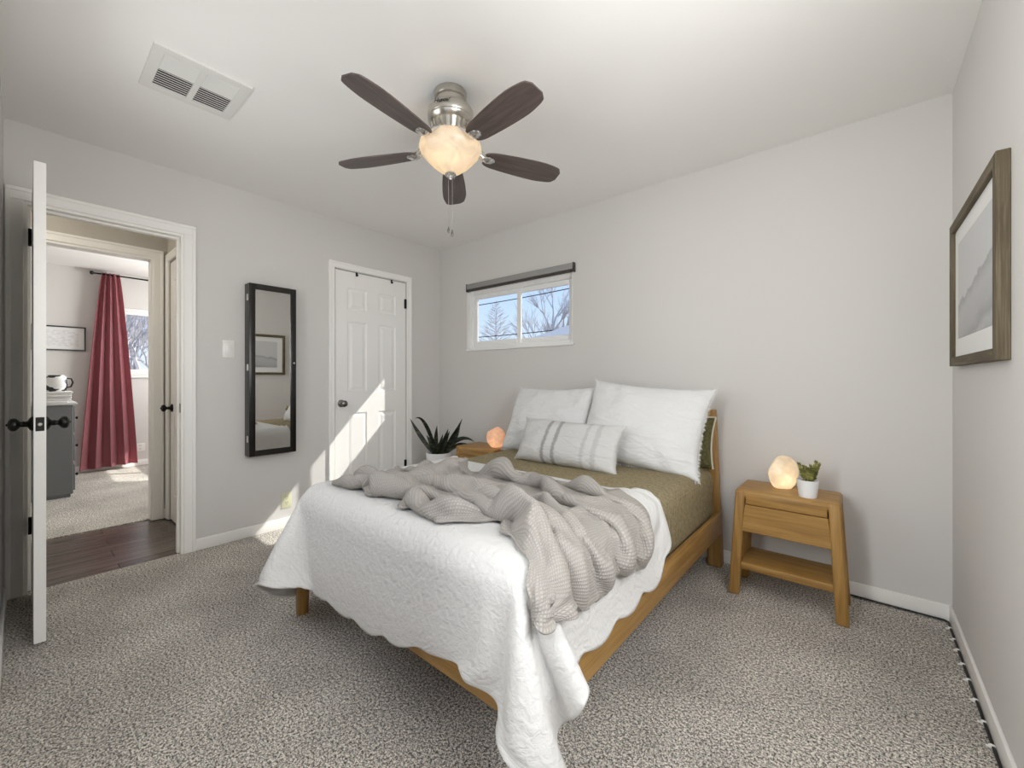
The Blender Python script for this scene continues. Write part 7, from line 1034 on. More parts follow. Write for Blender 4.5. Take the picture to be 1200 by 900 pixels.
    -2,11,-10,-5,1,7,3,-9,11,-3,0,-12,7,1,0,0,-2,-2,14,21,-1,-8,-26,-3,-12,-11,30,7,-7,9,-19,9,10,15,-7,-9,-8,1,1,-6,4,9,-1,0,0,2,7,-17,1,-2,-1,2,-3,2,0,2,1,4,-2,-1,-3,3,-5,3,-1,-1,0,-3,8,0,-4,6,2,-5,-4,5,1,-1,-3,3,-3,-1,-1,0,-2,-2,-1,-2,
    0,4,-8,-2,7,0,2,-6,3,-6,-1,9,9,3,4,3,4,5,1,-1,-12,-24,4,-17,-10,24,10,-13,19,-18,5,11,14,-3,-15,-7,-1,-3,-2,11,1,-8,2,4,-3,1,-1,8,-5,-2,0,0,4,-3,-1,-2,2,-2,1,1,5,-8,3,3,0,-1,-1,-1,-4,1,2,-2,0,-1,7,-1,-1,-1,2,-2,0,0,-1,-5,-2,-2,-2,6,
    0,1,-7,-1,8,-1,3,-2,-2,1,1,5,-9,7,-2,-2,5,5,4,-12,-12,7,-14,-13,28,-1,-12,19,-8,-1,31,-1,-1,-18,-10,-6,-2,-4,10,4,2,3,-9,2,-5,3,10,10,-7,-5,-2,0,-2,2,1,0,-2,-1,0,3,-2,5,-4,-2,6,1,-1,-1,0,-2,-2,1,1,1,-3,0,1,2,-2,0,-1,-2,-3,-2,-1,1,1,-7,
    0,0,-8,1,7,0,2,2,-11,10,-4,-2,6,-7,0,11,4,0,-8,-8,8,-21,-10,27,-16,-1,17,-1,-4,30,2,0,-18,-17,-10,0,4,4,14,10,-8,3,0,-11,11,4,-6,3,10,-5,-12,-2,1,-1,0,0,-1,-2,0,-2,1,0,3,2,0,-3,0,0,1,-1,2,0,1,-1,0,1,1,-2,-1,-1,-1,-2,-2,0,-1,1,4,3,
    0,-3,-5,12,-3,0,-5,12,-7,-3,2,0,-4,3,2,-4,2,-1,-1,5,-8,4,-1,-24,10,20,-5,-2,27,7,-13,-11,-17,-6,8,2,-8,21,11,-5,3,-20,-15,-10,0,13,27,0,-1,10,4,-16,-8,1,1,-1,0,0,-2,-1,-1,2,2,0,-1,0,2,1,-2,2,-2,0,0,0,1,-1,-1,1,0,-3,-2,1,-1,-1,2,2,2,5,
    0,-4,11,-14,8,-1,-7,4,6,-8,10,-1,-1,-1,-2,4,-6,-7,-5,-5,-9,-8,7,30,-1,3,-3,21,8,-15,-16,-11,-5,10,1,0,19,2,-9,-16,-13,7,6,6,4,-18,-15,17,21,-4,13,9,-8,-13,-2,1,0,0,-1,0,-3,4,1,0,-2,0,-2,-1,2,2,0,1,-1,1,-1,1,-1,-3,-2,-1,1,0,1,3,1,5,-3,-3,
    0,-11,4,16,-9,0,-3,-4,15,-6,1,2,8,2,-1,-16,-15,-10,-7,-5,7,21,23,-15,11,-15,26,9,-16,-15,-14,-3,22,4,4,4,-10,-14,-11,6,14,2,0,0,-2,5,-5,-22,-9,35,3,7,9,6,-12,-7,-5,-3,5,1,5,-14,3,-3,7,-4,2,1,-1,-2,0,-1,1,-1,1,-2,-2,0,1,2,1,-2,1,1,3,-2,-1,-2,
    1,2,-5,-5,3,0,11,-3,-4,1,4,7,-13,-19,-10,-2,2,5,7,11,17,-7,-13,15,-13,27,10,-16,-17,-13,8,-2,-19,-2,3,3,5,18,11,4,-1,-2,-3,-6,-5,2,2,1,-9,-24,22,21,-2,9,7,0,-2,2,-10,3,-4,-1,-18,14,-7,3,-2,1,-1,-2,-1,1,0,0,-2,3,-1,1,2,-1,-1,0,1,2,2,-5,1,-1,
    2,-4,12,-1,-7,-2,6,1,-11,12,4,-18,-15,11,8,7,-5,4,-4,0,-6,15,2,-19,31,5,-13,-19,-17,2,-17,13,17,9,-3,0,5,-15,-2,0,2,3,-2,6,3,-1,-1,5,4,-5,-28,8,35,-13,13,2,0,3,0,-12,-12,-9,17,-7,5,2,-2,-7,3,-2,5,-2,-2,1,1,-4,2,6,-3,0,-1,1,1,3,-4,0,-1,1,
    -1,8,-7,-9,11,-1,4,4,-2,4,-12,-16,16,11,-10,0,0,-4,11,4,-5,-16,2,34,2,-14,-16,-16,-7,-4,25,12,-2,-8,3,0,-4,9,-6,10,0,-12,5,-2,-1,1,13,-7,-8,10,1,-32,1,40,-15,7,-1,-14,-4,-4,3,10,-8,4,-4,0,1,7,-5,7,-2,0,0,-2,0,5,0,-12,10,0,0,0,2,-2,-1,1,1,0,
    -2,-2,-6,16,-3,-1,2,5,-1,4,-29,17,1,4,-3,-6,13,3,-17,-6,2,21,17,-4,-14,-14,-25,-6,19,17,5,-15,4,6,2,2,-2,-7,11,-16,7,4,-4,1,3,11,3,-11,-2,-2,-11,3,-8,-8,39,-13,4,2,-1,0,-1,-5,1,-11,14,-5,-2,-3,6,-3,1,0,0,3,0,-7,-5,15,-5,0,-1,1,2,-4,2,0,1,2,
    18,-21,5,-8,9,1,-2,0,7,-19,4,6,3,-5,10,4,-12,-12,10,11,18,2,-11,-13,-16,-20,-2,32,8,-5,-10,14,-6,-5,-1,-1,-1,10,-1,-1,-2,0,2,3,12,5,3,-5,-9,-12,9,-12,-15,-1,-2,38,-3,-4,1,4,-2,-1,-11,8,-5,1,0,0,-2,3,-3,0,3,-3,-6,-1,16,-4,-4,-1,1,0,-3,4,0,2,1,2,
    -4,16,-6,-1,-3,0,0,4,-2,-22,18,0,0,6,-9,-11,5,13,16,10,-9,-11,-11,-21,-15,9,36,-7,-8,2,5,-1,-2,2,2,2,-3,1,-1,-1,-2,1,4,11,5,3,2,11,-13,-12,-11,11,-16,-8,-12,2,28,8,0,-5,1,6,-1,-15,-3,12,-3,1,0,-2,2,0,-4,-4,3,13,-5,-4,-3,0,0,2,1,-1,1,1,2,-9,
    10,1,6,-7,-2,-11,3,1,-23,18,6,-3,10,-12,-1,4,11,13,-2,-11,-9,-19,-20,2,21,24,-15,-2,7,1,4,-10,5,3,-3,2,4,-12,5,0,-4,6,10,4,2,3,-4,7,10,-14,-9,-13,10,-19,-6,-7,-1,23,10,5,-1,-9,4,9,-3,-12,2,-2,-2,0,0,-2,2,6,8,-3,-5,-5,0,1,2,0,0,1,2,1,-9,-3,
    9,-14,-9,11,15,6,-17,-25,11,13,1,1,0,-14,9,26,5,-9,-11,-19,-25,1,21,13,7,-8,1,1,0,5,-10,5,0,-1,1,-1,-3,4,-3,3,0,8,5,7,-6,-9,-5,5,12,14,-8,-6,-22,9,-14,-14,-1,0,10,11,10,6,-6,-9,5,13,2,-1,-2,-3,-2,1,0,3,-3,-7,-6,0,0,4,1,0,1,2,0,-7,-2,-1,
    5,-9,9,-15,-20,-5,3,17,18,-3,-2,11,-23,16,30,-8,-12,-13,-26,-10,22,16,2,-2,1,-4,3,8,-7,-7,5,0,0,0,0,-3,8,-4,-5,7,3,9,6,-15,-15,-13,-3,5,13,18,18,-4,2,-29,5,-11,-14,-7,1,7,11,11,9,2,-5,-10,1,3,6,-6,-4,-1,9,3,-9,-5,1,3,5,-2,0,2,2,-1,-5,-2,0,3,
    -9,8,-7,13,-3,-3,1,4,-6,4,4,-17,18,23,-13,-15,-13,-23,11,21,7,0,-8,11,-4,-2,6,3,0,-3,-6,2,-2,0,1,2,-3,4,2,4,19,-6,-20,-21,-19,-8,-1,3,11,16,23,23,1,-11,-22,3,-7,-8,-6,-6,-2,8,12,12,4,2,0,-2,-5,3,1,2,-10,-11,0,4,7,1,-1,0,2,1,-2,-4,-1,0,3,3,
    -14,9,5,-4,9,-1,-1,-5,0,0,-5,17,21,-16,-19,-15,-17,24,12,0,1,-8,21,-8,3,14,-8,-3,1,-4,17,1,-1,-5,-8,-1,-1,3,4,10,-13,-15,-24,-15,16,7,-6,-12,-11,8,17,24,21,12,-17,-15,-4,-2,-9,-6,-5,-4,-1,7,15,4,1,-1,-2,1,0,-6,-7,2,14,1,-4,0,2,2,0,-2,-2,-1,-1,2,2,1,
    18,-13,-6,-4,-2,3,2,1,0,2,14,19,-18,-22,-20,-4,27,3,3,-3,-6,20,12,9,-1,-17,2,-8,-8,18,-6,-11,-2,4,8,-2,0,4,2,-13,-17,-23,7,26,4,0,-1,-2,-8,-24,-6,13,25,25,9,-6,-3,-6,-8,-6,-7,-3,2,-4,-12,4,-1,1,1,3,6,-1,11,3,-10,-1,3,3,1,0,-2,-2,-1,1,2,1,3,5,
    2,7,9,7,-12,-7,-3,2,10,17,2,-17,-23,-22,8,21,6,-7,0,2,16,8,0,0,-4,-4,-4,-8,0,3,-5,5,5,2,-3,-1,-2,-11,-18,-18,-3,26,18,4,-3,-5,1,0,-1,-1,-22,-16,11,26,30,4,-2,-2,11,-2,-10,-19,-8,-8,-1,-5,5,3,3,0,-3,7,-5,-2,3,4,3,0,-2,-1,0,0,1,1,0,1,0,6,
    -6,11,12,9,10,3,0,2,0,-11,-15,-22,-22,12,17,7,-10,3,3,19,4,-1,-4,-6,-4,1,-5,-2,0,-29,-14,-2,0,0,0,-1,1,4,10,15,17,13,-8,-12,-3,3,-1,9,-3,-4,-1,-16,-27,14,25,27,10,1,-5,6,5,-1,-21,-14,-4,-6,-4,-1,1,2,2,2,3,3,4,2,-3,-2,1,1,-1,1,0,-1,1,2,0,-7,
    -11,20,-5,9,10,7,1,-2,-7,-12,-16,-28,15,24,-4,-7,1,17,13,5,4,-8,-18,-10,-8,-7,-10,-11,2,13,14,5,0,-1,2,2,3,3,5,11,-6,-18,0,12,11,9,3,-30,-4,2,2,-2,-9,-36,5,19,21,17,8,-1,-5,5,8,1,-16,-9,-4,-2,0,2,1,-1,3,2,-1,-1,1,0,-1,-2,0,-1,0,1,0,0,-1,3,
    -2,-14,18,-2,4,2,2,-5,-10,-13,-18,21,16,2,-2,2,17,8,5,-1,-15,-16,-14,-12,-13,-5,9,20,12,8,1,-3,2,5,5,1,-1,-2,-5,-13,-1,10,19,10,3,3,-3,7,-18,-17,-9,0,1,-5,-29,-10,4,10,12,13,18,8,1,2,9,3,-6,-5,-5,-4,1,2,-1,-2,-2,-2,-2,-1,-2,-1,-1,0,-1,0,1,0,1,-3,
    -11,4,-15,2,4,1,-4,-8,-10,-1,23,13,2,-6,14,14,8,5,-11,-20,-16,-16,-16,-4,14,18,13,6,-3,-4,-1,8,-3,0,-3,2,1,2,2,5,13,14,0,-4,-6,-10,0,10,11,-5,-18,-12,-4,2,2,-23,-6,-7,-1,1,5,13,15,11,4,3,3,-3,-6,-10,-5,-2,-2,3,10,1,-1,-2,-1,-1,0,0,1,0,1,1,0,-1,
    5,-1,-16,-13,-9,-4,-3,4,10,12,15,-1,2,13,8,8,-1,-19,-19,-17,-19,0,15,16,10,4,1,-4,5,-2,1,-3,5,0,3,2,3,2,4,8,1,-9,-10,-12,-8,-2,5,11,15,15,9,-14,-15,-10,-6,9,-23,-13,-11,0,6,8,9,1,10,12,-1,-4,-1,4,2,2,9,-1,-9,-4,-2,-1,0,0,1,0,2,1,0,0,-1,0,
    2,-12,3,4,-12,-2,12,0,1,8,-2,18,0,4,11,-12,-22,-19,-23,-1,28,-1,9,6,1,1,-3,1,2,10,10,10,9,-7,-5,-7,-8,2,-2,-11,-12,-12,-12,-8,-4,0,3,11,20,16,18,16,3,-9,-20,-12,3,5,-10,-14,-12,-12,-4,16,8,-3,6,12,16,4,1,-1,-8,-7,-6,-2,0,1,1,2,1,2,0,1,1,-2,2,-1,
    -2,8,4,-20,6,-3,-11,8,16,6,4,-12,21,5,-18,-22,-19,-15,27,16,-21,21,3,0,-3,-1,6,12,10,7,4,-2,-8,-1,-7,-7,-6,-18,-14,-9,-4,-1,4,6,6,3,-4,-9,-5,20,12,14,19,18,16,-7,-10,-15,-3,-8,-14,-7,-4,-10,-20,4,12,3,-5,18,1,-1,-4,-1,0,2,1,2,3,2,2,1,0,1,-2,0,-3,-3,
    1,-1,-4,6,-8,2,10,10,-5,-2,-8,31,-5,-22,-22,-21,7,34,-4,-18,20,0,-3,0,6,11,16,3,1,-10,-13,-13,-13,-10,-9,-6,2,7,7,6,3,3,3,4,2,-1,-3,-7,-7,-16,12,4,27,17,14,15,8,3,0,-7,-14,-26,-17,-12,13,3,-2,4,0,-15,-2,-3,0,2,3,3,5,4,1,1,-1,0,0,-2,1,1,-1,1,
    2,-1,-3,-1,7,8,5,-10,-4,-3,32,-17,-21,-18,-20,33,21,-16,-10,19,-2,1,9,0,22,15,-6,-12,-19,-18,-22,-13,-3,5,12,13,5,4,3,3,0,1,1,0,-1,-3,0,1,-7,-7,-13,15,-11,15,12,13,11,10,6,5,0,-4,-20,-12,-15,-11,-6,-2,1,2,3,5,3,5,4,4,3,0,-1,0,0,-1,1,-1,-3,0,0,-1,
    4,-3,3,7,6,-5,-11,-7,6,26,-17,-22,-16,-11,44,3,-17,-2,15,-2,4,4,0,37,-2,-15,-18,-19,-22,-13,8,13,11,5,4,2,2,0,1,4,-3,-1,0,-1,-1,6,-3,-4,0,0,-12,-13,-4,1,4,5,7,6,10,13,14,4,2,-6,-13,-5,-10,-2,-1,1,1,1,2,3,4,2,-3,-2,2,-1,-1,-1,-3,-10,1,3,3,3,
    1,2,4,-1,-9,-9,6,19,17,-26,-20,-18,3,42,-7,-12,1,8,3,5,3,3,29,-11,-16,-20,-20,-17,3,23,11,3,-2,6,1,2,3,0,2,-1,5,7,9,-11,-7,-12,-2,1,-3,-4,6,-9,-10,-21,-2,1,2,3,7,12,18,22,14,2,1,-11,-3,-4,-3,-3,-2,2,3,-1,-4,-4,-1,0,-3,-2,-1,-2,-2,2,1,-3,4,3,
    -3,2,-4,-6,3,25,9,-4,-13,-20,-29,23,28,-7,-9,3,3,6,2,0,4,27,-10,-19,-21,-20,-14,19,22,3,-1,0,5,-1,0,1,-1,10,-3,9,9,3,-6,3,-9,-5,-6,-8,1,1,-9,6,-3,-10,-18,-7,-1,-3,-3,3,11,17,19,20,8,5,1,-6,-2,-2,-3,-6,-7,-5,-3,-1,-1,-2,-2,0,-1,2,3,0,4,0,-4,0,
    -1,2,-2,7,24,-7,-8,-4,-30,-18,35,8,-1,-9,8,0,5,-2,-2,4,28,-8,-18,-22,-20,-12,29,14,-2,0,5,8,11,7,7,-5,-7,-18,4,-3,2,2,3,7,5,-8,-5,-3,-9,-2,4,-11,1,4,-3,-15,-13,-4,-4,-2,1,9,11,11,15,2,1,-1,-4,-5,-5,-4,-1,0,4,1,1,0,4,0,2,2,4,13,-15,1,0,-3,
    -1,2,6,11,-2,-3,-10,-21,-16,34,10,-2,-10,10,-9,3,-3,5,6,25,-9,-15,-20,-20,-11,31,14,-6,4,10,13,10,-4,-4,-8,-8,-8,7,-8,-2,-5,2,4,7,9,6,-9,-5,-1,-8,-5,8,-8,-3,1,7,4,-3,-6,-7,-6,-7,-6,5,11,11,-1,1,1,-1,0,-2,-2,-1,-4,0,3,6,-2,3,3,1,1,0,-3,0,-1,-8,
    -2,3,8,3,-8,-10,-10,-17,31,9,-9,-1,14,-13,4,0,13,-1,16,-6,-13,-21,-18,-10,28,20,-11,10,17,8,-2,-9,-8,-7,-7,0,3,-8,1,3,0,-5,-2,4,7,10,7,-4,-8,3,-8,-4,3,-1,0,0,-4,-1,-3,-9,-9,-3,4,0,-2,8,11,6,1,1,0,2,0,-1,0,-1,-2,-3,2,1,0,2,0,-26,24,-1,0,-8,
    2,-3,5,-7,-10,-10,-12,30,6,-4,2,14,-8,9,-3,-1,-4,18,-4,-13,-22,-15,-9,24,27,-19,15,14,2,-5,-9,-11,-9,-7,-8,-8,-2,4,3,-3,4,-1,3,5,7,7,10,6,3,-14,4,-1,-1,2,1,-2,5,-1,-1,-3,-3,-17,-11,-6,-1,0,4,7,0,3,5,5,5,2,2,1,0,2,2,0,-2,-3,-4,27,-17,-2,-2,3,
    2,6,-17,-12,-13,5,27,3,1,-4,10,-13,0,-8,3,8,2,-6,-5,-18,-6,-6,20,35,-25,13,9,0,-8,-10,-11,-8,4,-11,3,13,14,3,0,-7,-12,-1,-7,1,1,5,3,4,4,16,-2,-1,2,-1,-3,7,-5,-1,1,-3,3,-7,-1,-11,-5,1,0,-1,7,4,2,1,0,3,2,1,2,-1,-2,1,2,0,0,-7,0,5,3,7,
    -1,-17,0,3,9,10,-3,8,-11,7,-10,-2,-2,14,9,-3,-9,-17,-15,-2,-9,23,33,-29,13,6,-11,-6,-7,-7,0,8,-4,16,1,5,-3,5,3,2,-7,-7,-3,-15,0,0,5,4,8,8,6,-1,-4,1,8,-10,-1,1,3,5,-17,13,-8,2,-4,-6,-1,0,2,3,2,3,3,0,-1,0,-3,4,0,-3,-1,0,-2,1,5,-4,0,14,
    -5,5,2,-1,0,-3,9,-8,2,-7,-3,-3,3,-4,-2,0,3,2,-3,-16,21,16,-24,21,-5,3,-10,-8,-6,3,9,-11,5,2,18,-7,2,3,-5,-5,8,5,9,-2,-15,-17,2,6,6,0,5,5,0,3,-14,0,-2,1,1,5,4,-7,8,-3,2,1,0,0,0,-1,0,-2,1,-3,-2,-2,2,-6,-5,-1,0,3,3,2,3,0,-1,-9,
    4,-6,2,1,2,4,-8,-1,3,-1,-2,2,-7,-5,-5,-4,-3,0,2,26,-1,-13,10,5,-7,4,-7,-9,4,-2,-4,14,8,2,-10,6,0,-6,-3,8,-6,14,-28,0,5,16,-3,-2,-2,-4,2,3,6,-10,1,-3,0,-1,-1,0,12,7,-8,0,-3,0,0,-1,-1,0,1,0,2,-1,-3,-1,-2,-2,3,1,-1,-3,0,3,0,2,1,1,
]
# ================================================================== CEILING FAN
FX, FY = 1.869, -1.497
fan = thing('ceiling_fan', 'five-blade ceiling fan with dark walnut blades and lit bowl light', 'ceiling fan', (FX, FY, H))
MB().lathe([(0.0, -0.062), (0.062, -0.062), (0.064, -0.036), (0.069, -0.034), (0.073, -0.030), (0.074, -0.006), (0.071, 0.0), (0, 0)], 40).build('canopy', M['nickel'], fan)
mot = MB().lathe([(0, -0.152), (0.088, -0.152), (0.100, -0.142), (0.104, -0.132), (0.101, -0.126), (0.1045, -0.120), (0.105, -0.094), (0.099, -0.082), (0.085, -0.072), (0.062, -0.066), (0, -0.064)], 48).build('motor_housing', M['nickel'], fan)
m = MB(); m.lathe([(0, -0.206), (0.062, -0.206), (0.070, -0.196), (0.074, -0.180), (0.082, -0.160), (0.086, -0.150), (0, -0.150)], 40)
for k in range(18):
    a = 2 * PI * k / 18
    m.tube([(0.0865 * math.cos(a), 0.0865 * math.sin(a), -0.153), (0.084 * math.cos(a), 0.084 * math.sin(a), -0.166), (0.077 * math.cos(a), 0.077 * math.sin(a), -0.182), (0.069 * math.cos(a), 0.069 * math.sin(a), -0.199)], [0.006, 0.0065, 0.0055, 0.004], 6)
m.build('vented_ring', M['nickel'], fan)
MB().lathe([(0, -0.236), (0.070, -0.236), (0.078, -0.228), (0.076, -0.214), (0.056, -0.204), (0, -0.204)], 36).build('light_fitter', M['nickel'], fan)
# maker's script on the motor
fc = bpy.data.curves.new('maker_script', 'FONT'); fc.body = 'Hunter'; fc.size = 0.026; fc.extrude = 0.0004; fc.align_x = 'CENTER'; fc.shear = 0.35
fc_o = bpy.data.objects.new('maker_script_outline', fc); COL.objects.link(fc_o)
bpy.context.view_layer.update()
fm = bpy.data.meshes.new_from_object(fc_o.evaluated_get(bpy.context.evaluated_depsgraph_get()))
bpy.data.objects.remove(fc_o); fm.materials.append(M['black_metal'])
fo = bpy.data.objects.new('maker_script', fm); COL.objects.link(fo); fo.parent = fan
ang = R(-62)
fo.location = (0.1065 * math.cos(ang), 0.1065 * math.sin(ang), -0.109); fo.rotation_euler = (PI / 2, 0.0, ang + PI / 2)
def blade_bm():
    m = MB(); n = 26; L0, L1 = 0.165, 0.566; pts = []
    for i in range(n + 1):
        t = i / n; x = L0 + (L1 - L0) * t
        hw = 0.046 + 0.020 * math.sin(min(1, t / 0.72) * PI / 2)
        if t > 0.72: hw -= 0.018 * ((t - 0.72) / 0.28) ** 1.5
        if t > 0.93: hw *= math.sqrt(max(0.0, 1 - ((t - 0.93) / 0.07) ** 2)) * 0.45 + 0.55
        if t < 0.10: hw *= 0.72 + 0.28 * math.sqrt(t / 0.10)
        pts.append((x, hw))
    top, bot = [], []
    for x, hw in pts:
        top.append([(x, hw * s_, 0.003) for s_ in (-1, -0.5, 0, 0.5, 1)]); bot.append([(x, hw * s_, -0.003) for s_ in (-1, -0.5, 0, 0.5, 1)])
    A = m.grid(top); B = m.grid(bot); nn = len(A)
    for i in range(nn - 1):
        for c in (0, 4): m.bm.faces.new((A[i][c], A[i + 1][c], B[i + 1][c], B[i][c]))
    for i in (0, nn - 1):
        for c in range(4): m.bm.faces.new((A[i][c], A[i][c + 1], B[i][c + 1], B[i][c]))
    return m
def iron_bm():
    m = MB()
    for s_ in (-1, 1):
        m.tube([(0.072, 0.012 * s_, -0.188), (0.100, 0.030 * s_, -0.208), (0.128, 0.034 * s_, -0.236), (0.158, 0.022 * s_, -0.262), (0.190, 0.008 * s_, -0.274)], [0.006, 0.007, 0.0065, 0.006, 0.005], 8)
    m.tube([(0.075, 0, -0.192), (0.115, 0, -0.222), (0.160, 0, -0.266), (0.20, 0, -0.277)], [0.005, 0.006, 0.006, 0.004], 8)
    m.lathe([(0, -0.011), (0.010, -0.010), (0.020, -0.006), (0.026, -0.001), (0.026, 0.003), (0, 0.003)], 20, Matrix.Translation((0.186, 0, -0.2745)) @ Matrix.Diagonal((1.25, 1.0, 1.0, 1.0)))
    for k in range(7):
        a = 2 * PI * k / 7
        m.lathe([(0, -0.004), (0.006, -0.002), (0.007, 0.002), (0, 0.003)], 8, Matrix.Translation((0.186 + 0.026 * math.cos(a), 0.021 * math.sin(a), -0.276)))
    return m
b0 = i0 = None
for k in range(5):
    a = -1.3997 - k * 2 * PI / 5
    if k == 0:
        b0 = blade_bm().build('blade', M['blade'], fan); i0 = iron_bm().build('blade_iron', M['silver'], fan)
        bo, io = b0, i0
    else:
        bo = b0.copy(); COL.objects.link(bo); io = i0.copy(); COL.objects.link(io)
        bo.parent = fan; io.parent = fan
    bo.matrix_local = Matrix.Rotation(a, 4, 'Z') @ Matrix.Translation((0, 0, -0.268)) @ Matrix.Rotation(0.012, 4, 'Y') @ Matrix.Rotation(R(-11), 4, 'X')
    io.matrix_local = Matrix.Rotation(a, 4, 'Z')
prof = [(0.0, -0.374), (0.028, -0.371), (0.055, -0.358), (0.085, -0.334), (0.114, -0.304), (0.134, -0.281), (0.143, -0.262), (0.139, -0.242), (0.128, -0.228), (0.116, -0.219)]
inner = [(r - 0.004 if r > 0.01 else 0.0, z + (0.004 if r < 0.1 else 0.001)) for r, z in prof]
MB().lathe(prof + list(reversed(inner)), 48, cap=False).build('light_bowl', M['alabaster'], fan, angle=60)
m = MB(); m.lathe([(0, -0.402), (0.004, -0.401), (0.007, -0.396), (0.004, -0.391), (0.006, -0.388), (0.018, -0.384), (0.026, -0.378), (0.024, -0.372), (0, -0.370)], 24)
for k in range(8):
    a = 2 * PI * k / 8
    m.lathe([(0, -0.005), (0.006, 0), (0, 0.005)], 8, Matrix.Translation((0.021 * math.cos(a), 0.021 * math.sin(a), -0.383)))
m.build('finial', M['silver'], fan)
for dx, dy, zb in ((-0.010, -0.004, -0.618), (0.006, 0.005, -0.634)):
    m = MB(); m.tube([(dx, dy, -0.384), (dx, dy, zb)], 0.0011, 6)
    for q in range(30): m.lathe([(0, -0.002), (0.0019, 0), (0, 0.002)], 6, Matrix.Translation((dx, dy, -0.39 - q * (abs(zb) - 0.39) / 30)))
    ch = m.build('pull_chain', M['silver'], fan)
    MB().lathe([(0, -0.030), (0.004, -0.028), (0.006, -0.020), (0.004, -0.008), (0.0025, -0.004), (0.003, 0), (0, 0.001)], 12, Matrix.Translation((dx, dy, zb))).build('pull', M['pewter'], ch)
MB().lathe([(0, -0.325), (0.016, -0.32), (0.026, -0.30), (0.026, -0.28), (0.016, -0.255), (0.013, -0.236), (0, -0.236)], 20, Matrix.Translation((0.034, -0.030, 0))).build('bulb', M['bulb'], fan)
lb = light('lamp_fan', 'POINT', (FX + 0.036, FY - 0.032, H - 0.285), P_FAN, (1.0, 0.80, 0.56), shadow_soft_size=0.03)
lb2 = light('lamp_fan_back', 'POINT', (FX - 0.034, FY + 0.030, H - 0.262), P_FAN * 0.7, (1.0, 0.80, 0.56), shadow_soft_size=0.03)

# ================================================================== BED
bed = thing('bed', 'golden oak bed frame with headboard against the back wall', 'bed', (1.97, -1.0, 0))
def bx_(lo, hi): return (lo[0] - 1.97, lo[1] + 1.0, lo[2]), (hi[0] - 1.97, hi[1] + 1.0, hi[2])
for s_ in (1, -1):
    def X(v): return s_ * (v - 1.97)
    def quad(xa, xb, ya, yb, z):
        a, b_ = sorted((X(xa), X(xb)))
        return [(a, ya + 1, z), (b_, ya + 1, z), (b_, yb + 1, z), (a, yb + 1, z)]
    MB().hexa(quad(2.612, 2.690, -0.115, -0.040, 0), quad(2.582, 2.648, -0.100, -0.030, 0.937), 0.012, 3).build('headboard_post', M['oak_z'], bed)
    MB().hexa(quad(2.644, 2.688, -1.932, -1.888, 0), quad(2.636, 2.690, -1.935, -1.880, 0.335), 0.006, 2).build('leg', M['oak_z'], bed)
    a, b_ = sorted((X(2.662), X(2.690)))
    MB().box((a, -0.885, 0.208), (b_, 0.90, 0.335), 0.005, 2).build('side_rail', M['oak_y'], bed)
MB().box((-0.670, -0.935, 0.212), (0.670, -0.907, 0.335), 0.005, 2).build('foot_rail', M['oak_x'], bed)
m = MB(); m.hexa([(-0.655, 0.905, 0.30), (0.655, 0.905, 0.30), (0.655, 0.945, 0.30), (-0.655, 0.945, 0.30)], [(-0.622, 0.915, 0.925), (0.622, 0.915, 0.925), (0.622, 0.955, 0.925), (-0.622, 0.955, 0.925)], 0.010, 3)
m.build('headboard', M['oak_x'], bed)
m = MB()
for k in range(9): m.box((-0.655, -0.88 + k * 0.2, 0.258), (0.655, -0.80 + k * 0.2, 0.275))
m.build('slats', M['oak_x'], bed, smooth=False)

# mattress dressed in its bedspread
m = MB(); m.box((1.288, -1.905, 0.277), (2.658, -0.112, 0.604), 0.075, 6)
bs = m.build('bedspread', M['olive'], smooth=True, angle=80)
tag(bs, 'olive taupe bedspread tucked over the mattress at the head end', 'bedspread')

def unpack(data, nv, nu, q=0.001):
    e = np.array(data, dtype=np.int64).reshape(3, nv, nu).transpose(1, 2, 0)
    d = np.cumsum(e, axis=0); return np.cumsum(d, axis=1) * q

def cloth(name, P, mat, thick, levels, uvscale=None, offset=1.0):
    nv, nu, _ = P.shape
    me = bpy.data.meshes.new(name)
    fs = [(j * nu + i, (j + 1) * nu + i, (j + 1) * nu + i + 1, j * nu + i + 1) for j in range(nv - 1) for i in range(nu - 1)]
    me.from_pydata([tuple(p) for p in P.reshape(-1, 3)], [], fs)
    # unrolled coordinates measured along the cloth
    du = np.linalg.norm(np.diff(P, axis=1), axis=2); dv = np.linalg.norm(np.diff(P, axis=0), axis=2)
    U = np.concatenate([np.zeros((nv, 1)), np.cumsum(np.repeat(du.mean(0)[None], nv, 0), 1)], 1)
    Vv = np.concatenate([np.zeros((1, nu)), np.cumsum(np.repeat(dv.mean(1)[:, None], nu, 1), 0)], 0)
    uv = me.uv_layers.new(name='uv')
    for lp_ in me.loops:
        j, i = divmod(lp_.vertex_index, nu); uv.data[lp_.index].uv = (U[j, i], Vv[j, i])
    me.materials.append(mat)
    for p in me.polygons: p.use_smooth = True
    o = bpy.data.objects.new(name, me); COL.objects.link(o)
    if levels:
        sd = o.modifiers.new('subdivision', 'SUBSURF'); sd.levels = levels; sd.render_levels = levels
    sl = o.modifiers.new('thickness', 'SOLIDIFY'); sl.thickness = thick; sl.offset = offset
    return o
QP = unpack(QUILT_DATA, QUILT_NV, QUILT_NU)
